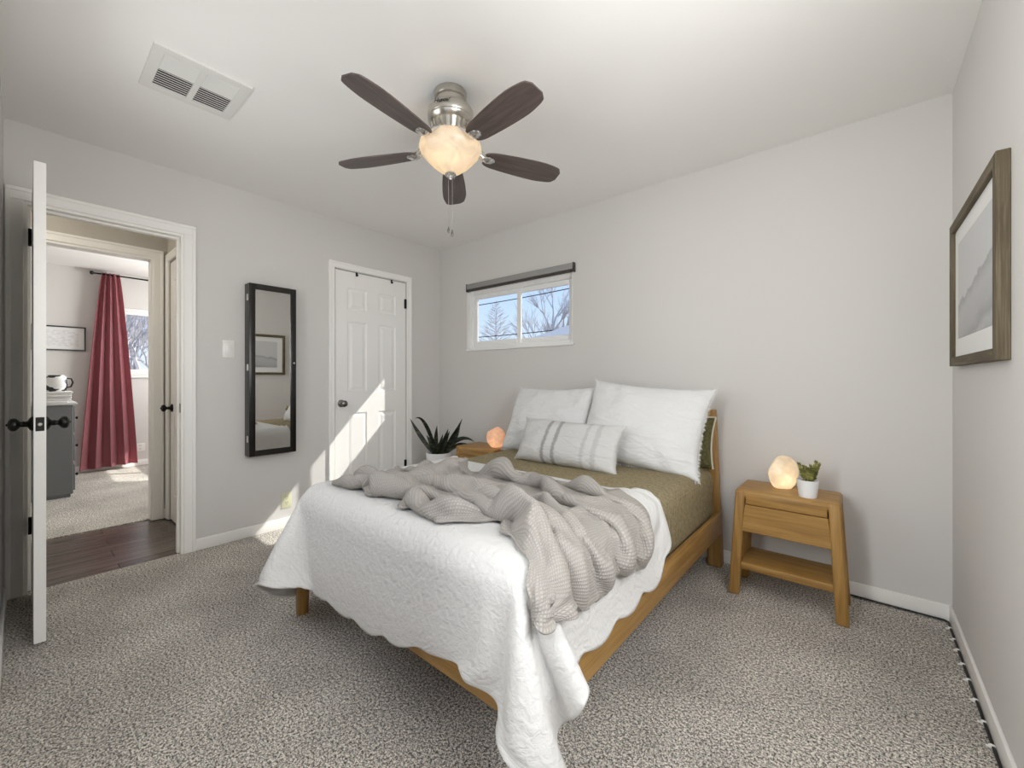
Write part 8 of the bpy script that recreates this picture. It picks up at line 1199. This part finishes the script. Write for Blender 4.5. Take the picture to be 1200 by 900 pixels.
# scalloped hem along the two sides and the foot
nv, nu, _ = QP.shape
def scallop(edge, prev, length):
    n = len(edge); s_ = np.concatenate([[0], np.cumsum(np.linalg.norm(np.diff(edge, axis=0), axis=1))])
    k = max(1, round(s_[-1] / length)); ph = s_ / s_[-1] * k
    w_ = np.abs(np.sin(PI * ph)) ** 0.8
    d = edge - prev; d /= (np.linalg.norm(d, axis=1, keepdims=True) + 1e-9)
    return edge + d * (w_[:, None] * 0.030 - 0.014)
E0 = QP.copy()
QP[:, -1] = scallop(E0[:, -1], E0[:, -2], 0.20); QP[:, 0] = scallop(E0[:, 0], E0[:, 1], 0.20); QP[-1, 1:-1] = scallop(E0[-1], E0[-2], 0.20)[1:-1]
ql = cloth('quilt', QP, M['quilt'], 0.009, 2, offset=1.0)
tag(ql, 'white embossed quilt with scalloped hem draped over the foot of the bed', 'quilt')
TP = unpack(THROW_DATA, THROW_NV, THROW_NU)
th = cloth('throw_blanket', TP, M['waffle'], 0.008, 2, offset=1.0)
tag(th, 'grey waffle-knit throw blanket bunched across the white quilt', 'blanket')

# ================================================================== PILLOWS
def pillow_mesh(w, h, t, n, seed, wr, concave=0.05, ears=0.0):
    m = MB()
    def pt(u, v, s_):
        eu = max(0.0, 1 - abs(u) ** 2.6); ev = max(0.0, 1 - abs(v) ** 2.6)
        th_ = t / 2 * (eu * ev) ** 0.42 * (1.0 - 0.16 * v)
        x = w / 2 * u * (1 - concave * (1 - v * v)); z = h / 2 * v * (1 - concave * (1 - u * u) * (1.5 if v > 0 else 0.5))
        c = (abs(u) * abs(v)) ** 6; x *= 1 + ears * c; z *= 1 + ears * c * (1 if v > 0 else 0.2)
        e_ = (eu * ev) ** 0.3
        nn = noise.noise(Vector((x * 7 + seed, z * 7, s_ * 3.0))) * wr * e_ + noise.noise(Vector((x * 18 + seed, z * 14, s_ * 5.0))) * wr * 0.45 * e_
        # creases running in from the seams
        cr = wr * 0.5 * math.sin(x * 55 + seed + 4 * noise.noise(Vector((x * 5, z * 5, seed)))) * (abs(v) ** 3) * e_
        return (x + 0.3 * nn, s_ * th_ + nn + cr, z + h / 2 + 0.3 * nn)
    us = [math.sin(PI / 2 * (-1 + 2 * i / n)) for i in range(n + 1)]
    k = max(8, int(n * h / w)); vs = [math.sin(PI / 2 * (-1 + 2 * j / k)) for j in range(k + 1)]
    A = m.grid([[pt(u, v, -1) for u in us] for v in vs]); B = m.grid([[pt(u, v, 1) for u in us] for v in vs])
    bmesh.ops.remove_doubles(m.bm, verts=m.bm.verts[:], dist=0.0008)
    return m, pt
def fringe_mesh(pt, w, h, sides, seed, ln=0.014):
    rnd = random.Random(seed); m = MB()
    path = []
    if 'r' in sides: path += [((1, -1 + 2 * i / 90), (1, 0)) for i in range(91)]
    if 'l' in sides: path += [((-1, -1 + 2 * i / 90), (-1, 0)) for i in range(91)]
    if 't' in sides: path += [((-1 + 2 * i / 130, 1), (0, 1)) for i in range(131)]
    if 'b' in sides: path += [((-1 + 2 * i / 130, -1), (0, -1)) for i in range(131)]
    for (u, v), (dx, dz) in path:
        p = Vector(pt(u, v, 1)); q = Vector(pt(u, v, -1)); p = (p + q) / 2
        for r_ in range(2):
            L = ln * (0.6 + 0.8 * rnd.random()); jx, jy, jz = (rnd.uniform(-0.5, 0.5) for _ in range(3))
            d = Vector((dx + jx * (dz != 0) + 0.15 * jx, 0.5 * jy, dz + jz * (dx != 0) + 0.15 * jz)).normalized()
            st = p - d * 0.003 + Vector((jx, 0, jz)) * 0.004
            m.tube([st, st + d * L * 0.6, st + d * L + Vector((0, jy * 0.004, -0.003))], [0.0013, 0.0012, 0.0005], 4)
    return m
def pillow(name, label, w, h, t, mat, loc, tilt, roll=0.0, yaw=0.0, seed=1.0, wr=0.010, fr='', group=None, ears=0.0, n=40, concave=0.05, fl=0.014):
    m, pt = pillow_mesh(w, h, t, n, seed, wr, concave, ears)
    o = m.build(name, mat, angle=180); tag(o, label, 'pillow', group)
    o.location = loc; o.rotation_euler = Euler((-tilt, roll, yaw), 'XYZ')
    for sd_ in fr: fringe_mesh(pt, w, h, sd_, int(seed * 7) + ord(sd_), fl).build('fringe', mat, o)
    return o
pillow('pillow', 'white cotton pillow on the side of the bed nearer the snake plant', 0.69, 0.50, 0.19, M['linen'], (1.600, -0.440, 0.600), R(25), R(-1), 0.0, 2.3, 0.018, 'lrtb', 'white bed pillows', 0.02)
pillow('pillow', 'white cotton pillow with frayed edges by the right headboard post', 0.74, 0.52, 0.19, M['linen'], (2.282, -0.465, 0.606), R(24), R(4.0), 0.0, 5.1, 0.019, 'lrtb', 'white bed pillows', 0.035)
pillow('lumbar_pillow', 'small oblong linen pillow with grey stripes in front of the white pillows', 0.68, 0.285, 0.15, M['lumbar'], (1.955, -0.705, 0.602), R(26), R(1), R(2), 8.2, 0.012, 'lr', None, 0.03, 36, 0.05, 0.010)
sh = pillow('pillow_sham', 'olive green striped pillow tucked behind the frayed white pillow', 0.68, 0.30, 0.15, M['olive_sham'], (2.325, -0.205, 0.600), R(12), 0, 0, 3.7, 0.006)
m = MB(); _, pt_ = pillow_mesh(0.68, 0.30, 0.15, 8, 3.7, 0.006)
ring = [(1, v) for v in np.linspace(-0.98, 1, 24)] + [(u, 1) for u in np.linspace(1, -1, 40)] + [(-1, v) for v in np.linspace(1, -0.98, 24)]
m.tube([Vector(pt_(u, v, 1)) + Vector((0.002 * u, 0, 0.002 * v)) for u, v in ring], 0.006, 8)
m.build('piping', M['cream'], sh)['label'] = 'cream piping'

# ================================================================== NIGHTSTANDS
def nightstand(loc, label):
    t = thing('nightstand', label, 'nightstand', loc, 0, 'oak nightstands beside the bed')
    def q(xa, xb, ya, yb, z): return [(xa, ya, z), (xb, ya, z), (xb, yb, z), (xa, yb, z)]
    for sx in (-1, 1):
        for sy in (-1, 1):
            def f(xo, xi): a, b_ = sorted((sx * xo, sx * xi)); return a, b_
            ya, yb = sorted((sy * 0.140, sy * 0.098))
            m = MB(); m.hexa(q(*f(0.2485, 0.198), ya, yb, 0), q(*f(0.2140, 0.1690), ya, yb, 0.5465), 0.009, 3)
            m.build('leg', M['oak_z'], t)
        a, b_ = sorted((sx * 0.216, sx * 0.190)); c, d = sorted((sx * 0.2115, sx * 0.176))
        MB().hexa(q(a, b_, -0.100, 0.100, 0.335), q(c, d, -0.100, 0.100, 0.549), 0.003, 1).build('side_panel', M['oak_y'], t)
    m = MB(); m.box((-0.2165, -0.1385, 0.506), (0.2165, 0.1405, 0.5515), 0.017, 4)
    m.box((-0.1675, -0.1395, 0.481), (0.1675, -0.115, 0.545), 0.003, 2); m.box((-0.1675, 0.115, 0.481), (0.1675, 0.1395, 0.545), 0.003, 2)
    m.build('top', M['oak_x'], t, angle=50)
    MB().hexa(q(-0.185, 0.185, -0.1365, -0.118, 0.338), q(-0.1705, 0.1705, -0.1365, -0.118, 0.477), 0.002, 1).build('drawer', M['oak_x'], t)
    MB().box((-0.170, -0.116, 0.35), (0.170, 0.12, 0.47)).build('drawer_box', M['oak_x'], t, smooth=False)
    MB().box((-0.192, -0.128, 0.138), (0.192, 0.128, 0.174), 0.004, 2).build('shelf', M['oak_x'], t)
    return t
nightstand((3.033, -0.240, 0), 'oak nightstand with drawer and shelf, standing clear to the right of the bed')
nightstand((0.880, -0.240, 0), 'oak nightstand almost hidden behind the bed beside the snake plant')

# ================================================================== STONE LAMPS
def stone(name, label, loc, sx, sy, sz, mat, seed, rz, pw, colr):
    bm = bmesh.new(); bmesh.ops.create_icosphere(bm, subdivisions=4, radius=1.0)
    for v in bm.verts:
        d = v.co.normalized()
        # chipped facets: clamp against random planes
        r_ = 1.0
        rnd = random.Random(seed)
        for k in range(16):
            a = Vector((rnd.gauss(0, 1), rnd.gauss(0, 1), rnd.gauss(0, 1))).normalized(); lim = rnd.uniform(0.80, 0.96)
            c = d.dot(a)
            if c > 1e-3: r_ = min(r_, lim / c)
        r_ *= 1 + 0.035 * noise.noise(d * 3 + Vector((seed, 0, 0))) + 0.018 * noise.noise(d * 9)
        v.co = Vector((d.x * r_ * sx, d.y * r_ * sy, max(d.z * r_, -0.88) * sz + 0.88 * sz))
    m = MB(); m.bm.free(); m.bm = bm
    o = m.build(name, mat, angle=25); tag(o, label, 'lamp', 'glowing stone lamps on the nightstands'); o.location = loc; o.rotation_euler = (0, 0, rz)
    l_ = light('lamp_' + name, 'POINT', (loc[0], loc[1], loc[2] + sz * 0.55), pw, colr, shadow_soft_size=0.018)
    b_ = MB().lathe([(0, -0.012), (0.008, -0.008), (0.010, 0.0), (0.007, 0.010), (0, 0.014)], 12, Matrix.Translation((0, 0, sz * 0.42))).build('bulb', M['bulb'], o)
    return o
stone('stone_lamp', 'round pale glowing stone lamp beside the small succulent', (3.010, -0.205, 0.550), 0.077, 0.040, 0.091, M['selenite'], 11, R(38), P_STONE, (1.0, 0.78, 0.50))
stone('stone_lamp', 'pinkish glowing salt lamp on the far nightstand behind the bed', (1.000, -0.235, 0.550), 0.084, 0.070, 0.092, M['salt'], 4, R(10), P_STONE, (1.0, 0.70, 0.44))

# ================================================================== SUCCULENT
su = thing('potted_succulent', 'small spiky green succulent in a white pot beside the round stone lamp', 'plant', (3.122, -0.318, 0.550))
MB().lathe([(0, 0), (0.034, 0), (0.037, 0.003), (0.045, 0.082), (0.045, 0.085), (0.041, 0.085), (0.039, 0.074), (0, 0.074)], 32).build('pot', M['ceramic'], su)
MB().lathe([(0, 0.070), (0.039, 0.0735), (0.030, 0.077), (0, 0.079)], 20).build('soil', M['soil'], su)
rnd = random.Random(5)
for k, (dx, dy, hgt) in enumerate(((-0.030, -0.008, 0.070), (-0.016, 0.014, 0.058), (0.002, -0.018, 0.050), (0.010, 0.016, 0.062), (0.030, -0.006, 0.086), (0.040, 0.010, 0.075), (-0.006, 0.0, 0.056), (0.022, -0.022, 0.055))):
    m = MB(); b_ = Vector((dx * 0.45, dy * 0.45, 0.075)); tp = Vector((dx * 1.15, dy * 1.15, 0.078 + hgt * 1.12))
    m.tube([b_, (b_ + tp) / 2 + Vector((dx, dy, 0)) * 0.1, tp], [0.0026, 0.0022, 0.0012], 6)
    for q in range(34):
        f = 0.12 + 0.88 * q / 33; p = b_.lerp(tp, f); a = q * 2.4
        d = Vector((math.cos(a), math.sin(a), 0.75 + 0.7 * f)).normalized(); L = 0.020 * (1.0 - 0.30 * f) * rnd.uniform(0.8, 1.15)
        m.tube([p, p + d * L * 0.55, p + d * L], [0.0026, 0.0034, 0.0008], 5)
    m.build('sprig', M['succulent'], su)

# ================================================================== SNAKE PLANT
sp = thing('snake_plant', 'dark snake plant with strap leaves in a white planter in the back corner', 'plant', (0.42, -0.36, 0))
MB().lathe([(0, 0), (0.088, 0), (0.094, 0.006), (0.112, 0.42), (0.116, 0.455), (0.116, 0.462), (0.106, 0.462), (0.104, 0.43), (0, 0.43)], 40).build('planter', M['ceramic'], sp)
MB().lathe([(0, 0.425), (0.104, 0.430), (0.06, 0.440), (0, 0.443)], 24).build('soil', M['soil'], sp)
er = Vector((0.764, 0.645, 0)); ef = Vector((-0.645, 0.764, 0))
def leaf(pts, wid, seed):
    """pts: (sideways, up, depth) metres from the planter's centre"""
    P_ = [er * a + ef * c + Vector((0, 0, b_)) for a, b_, c in pts]
    # smooth the polyline
    n = 16; C = []
    for i in range(n + 1):
        t = i / n; k = len(P_) - 1; Q = list(P_)
        while len(Q) > 1: Q = [Q[j].lerp(Q[j + 1], t) for j in range(len(Q) - 1)]
        C.append(Q[0])
    rows = []; rnd_ = random.Random(seed); tw = rnd_.uniform(-0.5, 0.5)
    for i, p in enumerate(C):
        t = i / n; d = (C[min(i + 1, n)] - C[max(i - 1, 0)]).normalized()
        side = d.cross(ef); side.normalize(); side = (Matrix.Rotation(tw * (0.5 + t), 3, d) @ side)
        nrm = d.cross(side)
        w_ = wid * (0.62 + 0.55 * math.sin(min(1, t * 1.5) * PI / 2)) * (1 - max(0, (t - 0.45) / 0.55) ** 1.6) * 0.5 + 0.0008
        rows.append([p - side * w_ + nrm * w_ * 0.35, p, p + side * w_ + nrm * w_ * 0.35])
    m = MB(); A = m.grid(rows)
    bmesh.ops.solidify(m.bm, geom=m.bm.faces[:], thickness=0.003)
    return m.build('leaf', M['snake'], sp, angle=60)
LV = [([(-0.03, .43, -.02), (-0.12, .55, -.03), (-0.20, .66, -.03), (-0.255, .765, -.02)], .034), ([(-0.02, .43, .02), (-0.07, .60, .02), (-0.13, .82, .0), (-0.215, .765, -.01)], .036),
      ([(-0.04, .43, .0), (-0.06, .52, .0), (-0.11, .62, -.02)], .034), ([(-0.01, .43, -.03), (-0.02, .52, -.05), (-0.015, .64, -.05), (-0.008, .705, -.05)], .036),
      ([(0.0, .43, .03), (0.03, .52, .04), (0.06, .60, .05), (0.075, .665, .05)], .034), ([(0.01, .43, -.04), (0.04, .50, -.06), (0.07, .58, -.06), (0.105, .655, -.06)], .036),
      ([(0.02, .43, .02), (0.08, .54, .03), (0.15, .63, .03), (0.205, .76, .03)], .036), ([(0.03, .43, -.02), (0.11, .52, -.03), (0.17, .56, -.03), (0.195, .715, -.03)], .026),
      ([(0.03, .43, .0), (0.12, .56, -.02), (0.22, .64, -.03), (0.325, .555, -.03)], .034), ([(0.04, .43, -.04), (0.12, .52, -.06), (0.22, .58, -.06), (0.305, .515, -.06)], .032),
      ([(0.03, .43, .04), (0.07, .50, .05), (0.13, .54, .06), (0.20, .59, .06)], .03), ([(-0.03, .43, .04), (-0.05, .50, .06), (-0.07, .56, .07), (-0.09, .62, .07)], .03),
      ([(0.0, .43, -.05), (0.0, .48, -.08), (0.01, .53, -.09), (0.03, .58, -.09)], .032), ([(0.0, .43, .0), (0.01, .50, .0), (0.02, .56, .0), (0.035, .625, .0)], .03)]
for k, (p, w_) in enumerate(LV): leaf(p, w_, k)

# ================================================================== FAR ROOM
cr = thing('curtain_rod', 'thin black curtain rod above the far room window', 'curtain rod', (QX + 0.115, -1.6, 2.386))
MB().tube([(0, -0.62, 0), (0, 0.60, 0)], 0.009, 10).build('rod', M['black_metal'], cr)
MB().lathe([(0, -0.0), (0.010, 0.0), (0.010, 0.008), (0.020, 0.018), (0.023, 0.030), (0.018, 0.042), (0, 0.048)], 16, to_axis((0, -1, 0), (0, -0.62, 0))).build('finial', M['black_metal'], cr)
m = MB(); m.box((-0.115, -0.52, -0.02), (-0.109, -0.50, 0.02)); m.tube([(-0.11, -0.51, 0), (0, -0.51, 0)], 0.006, 8); m.build('bracket', M['black_metal'], cr)
rows = []
for j in range(41):
    f = j / 40; z = 2.405 - f * 2.365; row = []
    g = f ** 0.8
    y0 = -2.165 + (-2.345 + 2.165) * g; y1 = -2.015 + (-1.860 + 2.015) * g
    for i in range(121):
        t = i / 120; a = 0.026 + 0.030 * g; ph = 2 * PI * 4.1 * t + 0.9 + 0.7 * math.sin(f * 1.7 + t * 4)
        x = QX + 0.115 + a * math.sin(ph) + 0.006 * math.sin(2 * PI * 9 * t + f * 3)
        row.append((x, y0 + (y1 - y0) * t + (0.006 + 0.014 * g) * math.sin(2 * ph), z + 0.02 * t * g))
    rows.append(row)
m = MB(); m.grid(rows); bmesh.ops.solidify(m.bm, geom=m.bm.faces[:], thickness=0.003)
tag(m.build('curtain', M['curtain'], angle=180), 'dusty rose floor-length curtain at the far room window', 'curtain')
fp = thing('framed_certificate', 'pale certificate in thin dark frame on the far room wall', 'picture', (QX, -2.51, 1.45))
fw_, fh_ = 0.44, 0.285
m = MB(); b_ = 0.014
m.box((0, -fw_ / 2, 0), (0.02, -fw_ / 2 + b_, fh_)); m.box((0, fw_ / 2 - b_, 0), (0.02, fw_ / 2, fh_)); m.box((0, -fw_ / 2 + b_, 0), (0.02, fw_ / 2 - b_, b_)); m.box((0, -fw_ / 2 + b_, fh_ - b_), (0.02, fw_ / 2 - b_, fh_))
m.build('frame', M['black_paint'], fp, smooth=False)
mbd = MB().box((0.003, -fw_ / 2 + 0.01, 0.01), (0.010, fw_ / 2 - 0.01, fh_ - 0.01)).build('mat_board', M['mat_board'], fp, smooth=False)
MB().box((0.009, -fw_ / 2 + 0.06, 0.05), (0.0115, fw_ / 2 - 0.06, fh_ - 0.045)).build('print', M['certificate'], mbd, smooth=False)
# dresser
dz = thing('dresser', 'grey painted chest of drawers seen end-on through the doorway', 'dresser', (-2.85, -2.68, 0))
MB().box((-0.45, -0.22, 0.03), (0.45, 0.212, 0.872), 0.004, 1).build('body', M['dresser'], dz)
MB().box((-0.46, -0.23, 0.872), (0.462, 0.240, 0.895), 0.005, 2).build('top', M['dresser_top'], dz)
MB().box((-0.43, -0.20, 0.0), (0.435, 0.195, 0.03)).build('plinth', M['dresser'], dz)
for k, z in enumerate((0.06, 0.34, 0.61)):
    dd = MB().box((-0.43, 0.205, z), (0.43, 0.226, z + 0.245), 0.004, 1).build('drawer', M['dresser'], dz)
    for x in (-0.26, 0.30):
        MB().lathe([(0, 0), (0.006, 0), (0.006, 0.010), (0.014, 0.016), (0.014, 0.024), (0, 0.028)], 14, to_axis((0, 1, 0), (x, 0.226, z + 0.13))).build('knob', M['black_metal'], dd)
def towel(loc, w, d, h, label, seed):
    m = MB(); n = 3
    for k in range(n):
        z0 = h * k / n
        o_ = 0.006 * math.sin(seed + k * 2)
        m.box((-w / 2 + o_, -d / 2 + abs(o_), z0), (w / 2 + o_, d / 2 - abs(o_) * 2 - 0.012 * (n - 1 - k) * (seed % 2), z0 + h / n * 0.97), h / n * 0.42, 4)
    o = m.build('folded_towel', M['towel'], angle=60); o.location = loc
    return tag(o, label, 'towel', 'folded white towels on the dresser')
M['towel'] = plain('white_terry', (0.74, 0.74, 0.73, 1), 0.95, noise_scale=200, bump=0.5)
towel((-2.585, -2.575, 0.895), 0.30, 0.22, 0.055, 'folded white towel lying directly on the dresser top', 1)
towel((-2.585, -2.575, 0.950), 0.30, 0.22, 0.050, 'folded white towel underneath the blotched jar', 2)
jr = thing('ceramic_jar', 'white jar with black blotches and dark handle on the folded towels', 'jar', (-2.56, -2.575, 1.000))
MB().lathe([(0, 0), (0.062, 0), (0.070, 0.006), (0.080, 0.05), (0.080, 0.11), (0.070, 0.140), (0.058, 0.150), (0.058, 0.156), (0.050, 0.156), (0.05, 0.145), (0, 0.142)], 32).build('body', M['blotch'], jr)
m = MB(); m.tube([(0.02, 0.068, 0.125), (0.02, 0.100, 0.122), (0.02, 0.112, 0.085), (0.02, 0.100, 0.045), (0.02, 0.074, 0.035)], 0.007, 10); m.build('handle', M['black_paint'], jr)['label'] = 'dark handle'

# ================================================================== OUTDOORS
structure(MB().box((-40, 0.6, -0.5), (40, 70, -0.4)).build('ground', M['ground'], smooth=False))
structure(MB().box((-60, -30, -0.5), (-4.4, 0.6, -0.4)).build('ground.001', M['ground'], smooth=False))
def tree(loc, h, seed, label, spread=0.5, cone=False, depth=4, group='bare trees outside the windows'):
    rnd = random.Random(seed); m = MB()
    def br(p, d, L, r_, lev):
        q = p + d * L * 0.5 + Vector((rnd.uniform(-1, 1), rnd.uniform(-1, 1), rnd.uniform(-.3, .6))) * L * 0.06
        e_ = p + d * L + Vector((rnd.uniform(-1, 1), rnd.uniform(-1, 1), rnd.uniform(-.2, .6))) * L * 0.10
        m.tube([p, q, e_], [r_, r_ * 0.8, r_ * 0.55], 5 if lev < 2 else 3, cap=False)
        if lev >= depth: return
        nb = 3 if lev == 0 else rnd.choice((3, 3, 4))
        for k in range(nb):
            f = rnd.uniform(0.45, 1.0); s_ = p.lerp(e_, f); a = rnd.uniform(0, 2 * PI)
            nd = (d + Vector((math.cos(a), math.sin(a), rnd.uniform(-0.1, 0.5))) * spread * rnd.uniform(0.7, 1.3)).normalized()
            br(s_, nd, L * rnd.uniform(0.58, 0.78), r_ * 0.55, lev + 1)
        br(e_, (d + Vector((rnd.uniform(-.2, .2), rnd.uniform(-.2, .2), 0.1))).normalized(), L * 0.72, r_ * 0.55, lev + 1)
    if cone:
        m.tube([(0, 0, 0), (0, 0, h)], [0.10, 0.01], 6)
        for k in range(150):
            z = h * (0.12 + 0.86 * k / 150); a = k * 2.4; L = (h - z) * 0.30 * rnd.uniform(0.7, 1.1) + 0.08
            d = Vector((math.cos(a), math.sin(a), 0.45)).normalized(); p = Vector((0, 0, z)); br(p, d, L, 0.018, depth - 1)
    else:
        br(Vector((0, 0, 0)), Vector((0, 0, 1)), h * 0.30, h * 0.022, 0)
    o = m.build('bare_tree', M['bark'], smooth=False, fixn=False); o.location = loc
    return tag(o, label, 'tree', group)
TREES = TREES_LIST
for a in TREES: tree(*a[0], **a[1])
# neighbour's house
nb = thing('neighbor_house', 'pale neighbouring house with low shingle roof beyond the bedroom window', 'house', HOUSE_LOC, HOUSE_RZ)
hw_, hl_, eh, rh = 3.2, 4.2, 2.25, 0.95
MB().box((-hl_, -hw_, -0.4), (hl_, hw_, eh)).build('house_wall', M['siding'], nb, smooth=False)
m = MB(); ov = 0.35
A_ = [(-hl_ - ov, -hw_ - ov, eh - 0.05), (hl_ + ov, -hw_ - ov, eh - 0.05), (hl_ + ov, 0, eh + rh), (-hl_ - ov, 0, eh + rh)]
B_ = [(hl_ + ov, hw_ + ov, eh - 0.05), (-hl_ - ov, hw_ + ov, eh - 0.05), (-hl_ - ov, 0, eh + rh), (hl_ + ov, 0, eh + rh)]
for Q in (A_, B_): m.hexa(Q, [(x, y, z + 0.12) for x, y, z in Q])
m.build('roof', M['roofing'], nb, smooth=False)
MB().box((-hl_ - ov, -hw_ - ov - 0.10, eh - 0.10), (hl_ + ov, -hw_ - ov, eh + 0.06)).build('gutter', M['vinyl'], nb, smooth=False)
m = MB(); m.box((-1.5, -hw_ - 0.03, 0.9), (-0.3, -hw_, 2.0)); m.build('window_pane', M['blind_dark'], nb, smooth=False)
for lab, pts in (('thin overhead power line crossing high in the bedroom window', LINE_A), ('thin overhead power line crossing low in the bedroom window', LINE_B)):
    a, b_ = Vector(pts[0]), Vector(pts[1]); n = 14
    tag(MB().tube([a.lerp(b_, k / n) - Vector((0, 0, 0.25 * math.sin(PI * k / n))) for k in range(n + 1)], 0.02, 6).build('power_line', M['cable']), lab, 'power line')
